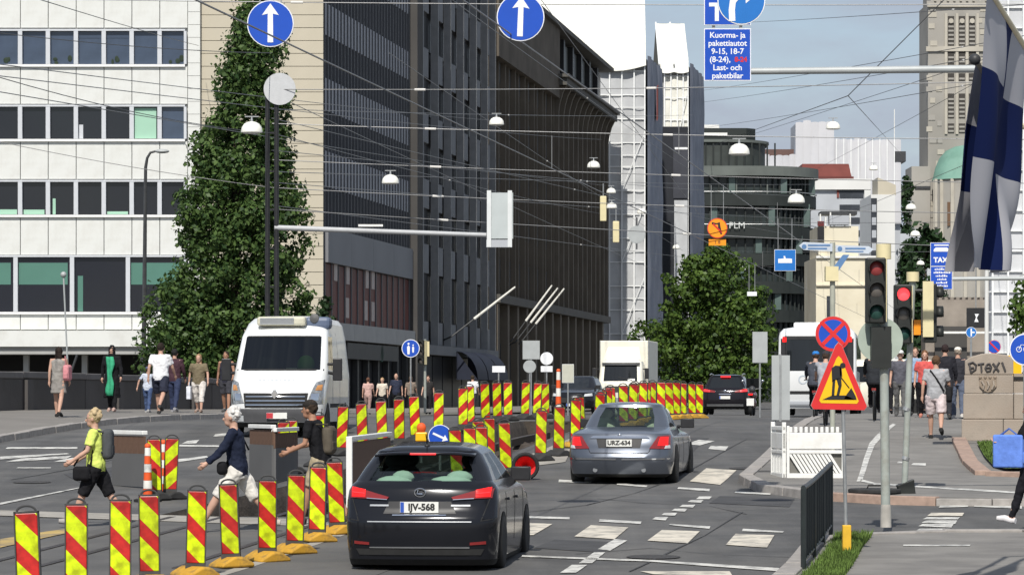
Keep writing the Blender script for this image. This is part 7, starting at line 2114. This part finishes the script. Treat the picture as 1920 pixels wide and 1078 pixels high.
bag('waist_bag', 'black bag slung at the front of the navy-jacketed woman', p, LEFT, (-.1,.20,.86), (.26,.14,.18), BLK, [(-.1,.14,.93),(.1,0,1.4),(.1,-.14,1.1)])
p = gd(603, 44.6, .005)
person('man in a black tee and dark cap with khaki shorts walking head down', p, R(75), 1.74, ((20,6),(-18,12)), ((10,10,55),(16,8,60)), 14, BLK, 'short', KHA, 'short', (.05,.035,.025), 'short', (.05,.045,.04), build=1.05, vox=.011, cap=(.025,.022,.02), skin=m_skin2)
bag('backpack', 'khaki and black backpack on the man in the black tee', p, R(75), (0,-.11,1.18), (.28,.16,.40), (.10,.085,.065), [(-.13,-.14,1.4),(-.13,.12,1.4),(-.13,.10,1.15)])
# on the left pavement
def lp_(x, D): 
    X = (x-960)*D/F; f_ = max(0, min(1, (kl(D)-.3-X)/(kl(D)-pl(D)))); return Vector((X, D, G(D)+.135+.137*f_))
p = lp_(110, 76)
person('woman in a short grey dress with bare legs walking by the parapet', p, AWAY, 1.67, ((14,4),(-14,16)), ((-8,8,10),(10,6,12)), 2, (.27,.255,.235), 'none', (.24,.225,.21), 'short', (.03,.022,.018), 'long', (.03,.03,.03), skin=m_skin, skirt=.32)
bag('shoulder_bag', 'big pink shoulder bag carried by the woman in the grey dress', p, AWAY, (.22,-.02,1.05), (.15,.36,.38), (.62,.26,.28), [(.2,-.12,1.22),(.16,0,1.44),(.2,.1,1.22)])
grp_, _, _ = person('woman in a black headscarf and long black coat over a green dress', lp_(210, 84), TOW, 1.74, ((10,4),(-10,12)), ((8,14,12),(-10,14,12)), 0, BLK, 'long', BLK, 'long', BLK, 'scarf', (.5,.35,.3), coat=.55)
b = MB(); b.grid(4, 10, lambda u, v: ((u-.5)*(.17 + .05*math.sin(v*9)) + .015*math.sin(v*14), .165 + .03*math.cos((u-.5)*3) + .05*(1-v), .42 + 1.02*v)); o = b.build('dress_front', cloth((.05,.36,.19)), grp_, smooth=True); sm_ = o.modifiers.new('s','SOLIDIFY'); sm_.thickness = .01
person('small boy in a blue and white striped shirt beside the man in white', lp_(277, 85), AWAY, 1.22, ((12,4),(-12,14)), ((-20,30,10),(20,10,20)), 2, (.50,.54,.62), 'short', (.06,.09,.18), 'long', (.06,.05,.04), 'short', (.4,.4,.4), cap=(.08,.10,.2))
person('man in a white tee and dark shorts walking along the parapet', lp_(301, 82.5), AWAY, 1.84, ((20,4),(-22,30)), ((-14,14,20),(18,14,20)), 2, WHT, 'short', (.025,.028,.045), 'short', (.025,.018,.015), 'short', (.05,.05,.05), build=1.1)
person('person in dark clothes partly hidden behind the man in white', lp_(327, 88), AWAY, 1.74, ((14,4),(-14,16)), ((-10,8,14),(14,10,16)), 2, (.06,.03,.04), 'long', (.035,.045,.09), 'long', (.02,.02,.02), 'short', (.3,.3,.32))
p = lp_(373, 88)
person('woman in a patterned brown top and pale trousers walking towards us', p, TOW, 1.62, ((14,4),(-12,14)), ((10,16,12),(-10,16,12)), 1, (.17,.14,.09), 'short', (.66,.62,.58), 'crop', (.26,.17,.09), 'long', (.3,.22,.18), build=1.12)
bag('carrier_bag', 'white carrier bag held by the woman in the patterned top', p, TOW, (.27,.02,.55), (.12,.22,.36), (.68,.70,.76), [(.27,-.06,.72),(.27,0,.84),(.27,.06,.72)])
p = lp_(424, 92)
person('man in a dark vest half hidden by the white van', p, TOW, 1.76, ((10,4),(-10,12)), ((12,12,40),(-8,10,20)), 1, (.03,.03,.045), 'none', (.05,.05,.06), 'short', (.035,.025,.02), 'short', (.1,.1,.1), skin=m_skin2)
# by the shops
for x, D, h_, f_, tp, bt, hc, lab in ((690,138,1.6,AWAY,(.52,.34,.30),(.30,.2,.18),(.12,.06,.04),'person in a pink tee behind the striped boards'), (717,142,1.62,TOW,(.62,.55,.46),BLK,(.35,.24,.12),'blonde person in a cream top beside the one in pink'), (743,136,1.76,TOW,(.03,.035,.06),BLK,(.3,.2,.15),'bald man in a navy printed tee by the shopfronts'),
                                      (803,140,1.7,TOW,(.03,.028,.028),BLK,(.05,.03,.02),'woman in black with pale sleeves by the far traffic light'), (886,142,1.72,AWAY,WHT,(.03,.03,.035),(.04,.03,.02),'man in a plain white tee behind the rising-striped boards'), (770,146,1.7,AWAY,(.2,.16,.13),BLK,(.1,.07,.05),'person in a brown top further back by the shopfronts')):
    person(lab, gd(x, D, .002), f_, h_, ((14,4),(-14,16)), ((-14,10,20),(16,10,20)), 2, tp, 'short', bt, 'long', hc, 'bald' if 'bald' in lab else 'short', (.05,.05,.05), vox=.018)
# right pavement
def rp_(x, D): return gd(x, D, .118)
p = rp_(1755, 66.5)
person('man in a grey tee and pale shorts walking away past the pedestal', p, AWAY, 1.73, ((16,4),(-18,34)), ((-10,12,20),(14,12,22)), 2, (.34,.345,.36), 'short', (.55,.47,.47), 'short', (.10,.06,.035), 'short', (.03,.03,.03), build=1.12, sash=BLK)
bag('shoulder_bag', 'black shoulder bag hanging at the side of the man in grey', p, AWAY, (.27,-.02,.92), (.12,.32,.34), (.02,.02,.022), [(.25,-.1,1.1),(.24,.1,1.1)])
person('man in a dark jacket and jeans with a white cap near the pedestal', rp_(1796, 77), AWAY, 1.72, ((10,4),(-10,12)), ((-8,10,20),(10,10,20)), 2, (.035,.035,.042), 'long', (.10,.12,.17), 'long', (.3,.25,.2), 'short', (.6,.58,.55), cap=(.70,.68,.62), build=1.08)
person('woman in a red and white top facing us beside the man in grey', rp_(1734, 78), TOW, 1.64, ((8,4),(-8,10)), ((10,12,30),(-6,12,20)), 0, (.55,.10,.09), 'short', BLK, 'long', (.16,.08,.04), 'long', (.5,.2,.15))
person('person in a dark jacket close behind the man in grey', rp_(1772, 76), AWAY, 1.78, ((10,4),(-10,14)), ((-8,10,14),(10,10,14)), 2, (.022,.022,.028), 'long', (.03,.03,.035), 'long', (.03,.02,.02), 'short', (.05,.05,.05))
person('man in a light blue shirt among the walkers by the leaning signal pole', rp_(1716, 81), TOW, 1.74, ((8,4),(-8,10)), ((8,12,20),(-6,12,20)), 0, (.26,.36,.50), 'long', BLK, 'long', (.08,.05,.03), 'short', (.05,.05,.05))
person('person in a white cap and black top by the leaning signal pole', rp_(1688, 80), TOW, 1.66, ((8,4),(-8,10)), ((8,12,20),(-6,12,20)), 0, (.10,.10,.12), 'short', (.12,.12,.12), 'long', (.2,.15,.1), 'short', (.1,.1,.1), cap=(.72,.72,.70))
for x, D, c, lab in ((1665,96,(.04,.04,.05),'dark-clad person far down the pavement behind the signal pole'), (1728,100,(.30,.27,.24),'person in beige far down the pavement'), (1780,104,(.12,.16,.14),'person in dark green far down the pavement behind the walkers')):
    person(lab, rp_(x, D), AWAY, 1.7, ((12,4),(-12,14)), ((-8,10,14),(10,10,14)), 2, c, 'long', BLK, 'long', (.05,.04,.03), 'short', BLK, vox=.02)
p = gd(1937, 42.6, .118)
person('woman in black leggings and black top carrying a blue bag at the zebra', p, R(60), 1.68, ((20,2),(-12,14)), ((24,8,70),(10,8,40)), 2, BLK, 'short', (.014,.014,.018), 'slim', (.10,.06,.04), 'bun', (.66,.64,.64), vox=.011)
bag('blue_bag', 'bright blue carrier bag held by the woman in leggings', p, R(60), (-.20,.26,1.0), (.14,.42,.44), (.13,.24,.66), [(-.2,.12,1.2),(-.2,.26,1.3),(-.2,.40,1.2)])
# cyclists and their bicycles
def bicycle(label, loc, face, col):
    t_ = thing('bicycle', label, 'bicycle', loc, face)
    for y in (-.52, .52):
        o = MB(); n = 24; o.tube([(0, y + .33*math.cos(2*PI*i/n), .35 + .33*math.sin(2*PI*i/n)) for i in range(n+1)], .02, 6, False); w_ = o.build('wheel', m_tyre, t_, smooth=True)
        o = MB(); [o.tube([(0,y,.35),(0, y + .32*math.cos(2*PI*i/10), .35 + .32*math.sin(2*PI*i/10))], .004, 4) for i in range(10)]; o.build('spokes', m_steel, w_)
    m = carpaint('bike_' + col[0], col[1])
    o = MB(); [o.tube(q, .018, 6) for q in ([(0,-.52,.35),(0,-.12,.32)], [(0,-.12,.32),(0,-.2,.88)], [(0,-.2,.82),(0,.36,.86)], [(0,-.12,.32),(0,.38,.78)], [(0,.36,.98),(0,.40,.75),(0,.52,.35)], [(0,-.52,.35),(0,-.19,.8)])]; o.build('frame', m, t_, smooth=True)
    o = MB(); o.ball((0,-.22,.93), .09,.14,.04); o.build('saddle', m_black, t_, smooth=True)
    MB().tube([(-.29,.22,1.02),(-.2,.36,1.03),(.2,.36,1.03),(.29,.22,1.02)], .013, 6).build('handlebar', m_dark, t_)
    MB().box(-.05,.05,-.6,-.56,.70,.76).build('rear_light', m_taildim, t_); o = MB(); o.grid(8, 2, lambda u, v: ((v-.5)*.06, -.52 + .37*math.cos(.1+2.0*u), .35 + .37*math.sin(.1+2.0*u))); o.build('mudguard', m_dark, t_, smooth=True)
RL = ((70,75),(48,28)); RA = ((48,10,10),(48,10,10))
for x, D, h_, lab, bl, tp, bt, cp, sl_, col in ((1529, 79, 1.78, 'cyclist in a blue helmet and dark vest seen from behind', 'bicycle ridden by the cyclist in the blue helmet', (.05,.055,.07), BLK, (.03,.18,.50), 'long', ('dark', (.03,.03,.035))),
                                               (1548, 72, 1.72, 'cyclist in a grey tee bent over the handlebar', 'bicycle ridden by the cyclist in the grey tee', (.30,.31,.34), (.02,.02,.025), (.04,.04,.05), 'short', ('red', (.35,.03,.03))),
                                               (1640, 75, 1.76, 'cyclist dressed in black with a dark helmet beyond the signal pole', 'bicycle ridden by the cyclist in black', (.022,.024,.028), BLK, (.02,.02,.024), 'long', ('black', (.02,.02,.02)))):
    p = rp_(x, D) if x > 1600 else gd(x, D, .01 if x < 1545 else .118)
    bicycle(bl, p, AWAY, col)
    person(lab, p + Vector((-.2*math.sin(TH), -.22, 0)), AWAY, h_, RL, RA, 24, tp, sl_, bt, 'long', (.06,.04,.03), 'short', BLK, cap=cp, seat=-.02, vox=.016)
# pale van roof behind the walkers
p = gd(1760, 112)
t = thing('parked_van', 'cream van parked across the view behind the walkers', 'van', p, R(80))
sl = [SL(.35,.85,.1,4.4,.1,.2,.02,.1), SL(.5,.95,.0,4.55,.12,.3,.03,.12), SL(1.1,.96,.0,4.5,.12,.3,.03,.12), SL(1.2,.95,.02,4.2,.12,.3,.03,.12), SL(1.75,.86,.1,3.5,.14,.25,.03,.1), SL(1.95,.75,.2,3.2,.15,.2,.03,.1), SL(2.0,.5,.4,3.0,.12,.2,.02,.05)]
v, f, parts = shell(sl, lambda k, z, f_: 'floor' if z == 'bottom' else ('window' if k == 3 and z in ('front','rear') else 'side_glass_' + z if k == 3 and z in ('left','right') else 'body'))
for nm, fs in parts.items(): part_mesh('window' if 'glass' in nm or nm == 'window' else nm, v, fs, m_cardark if 'glass' in nm or nm == 'window' else (m_rubber if nm == 'floor' else m_trk), t)
for sx in (-1, 1):
    for wy in (.8, 3.6): wheel(t, sx*.86, wy, .32)
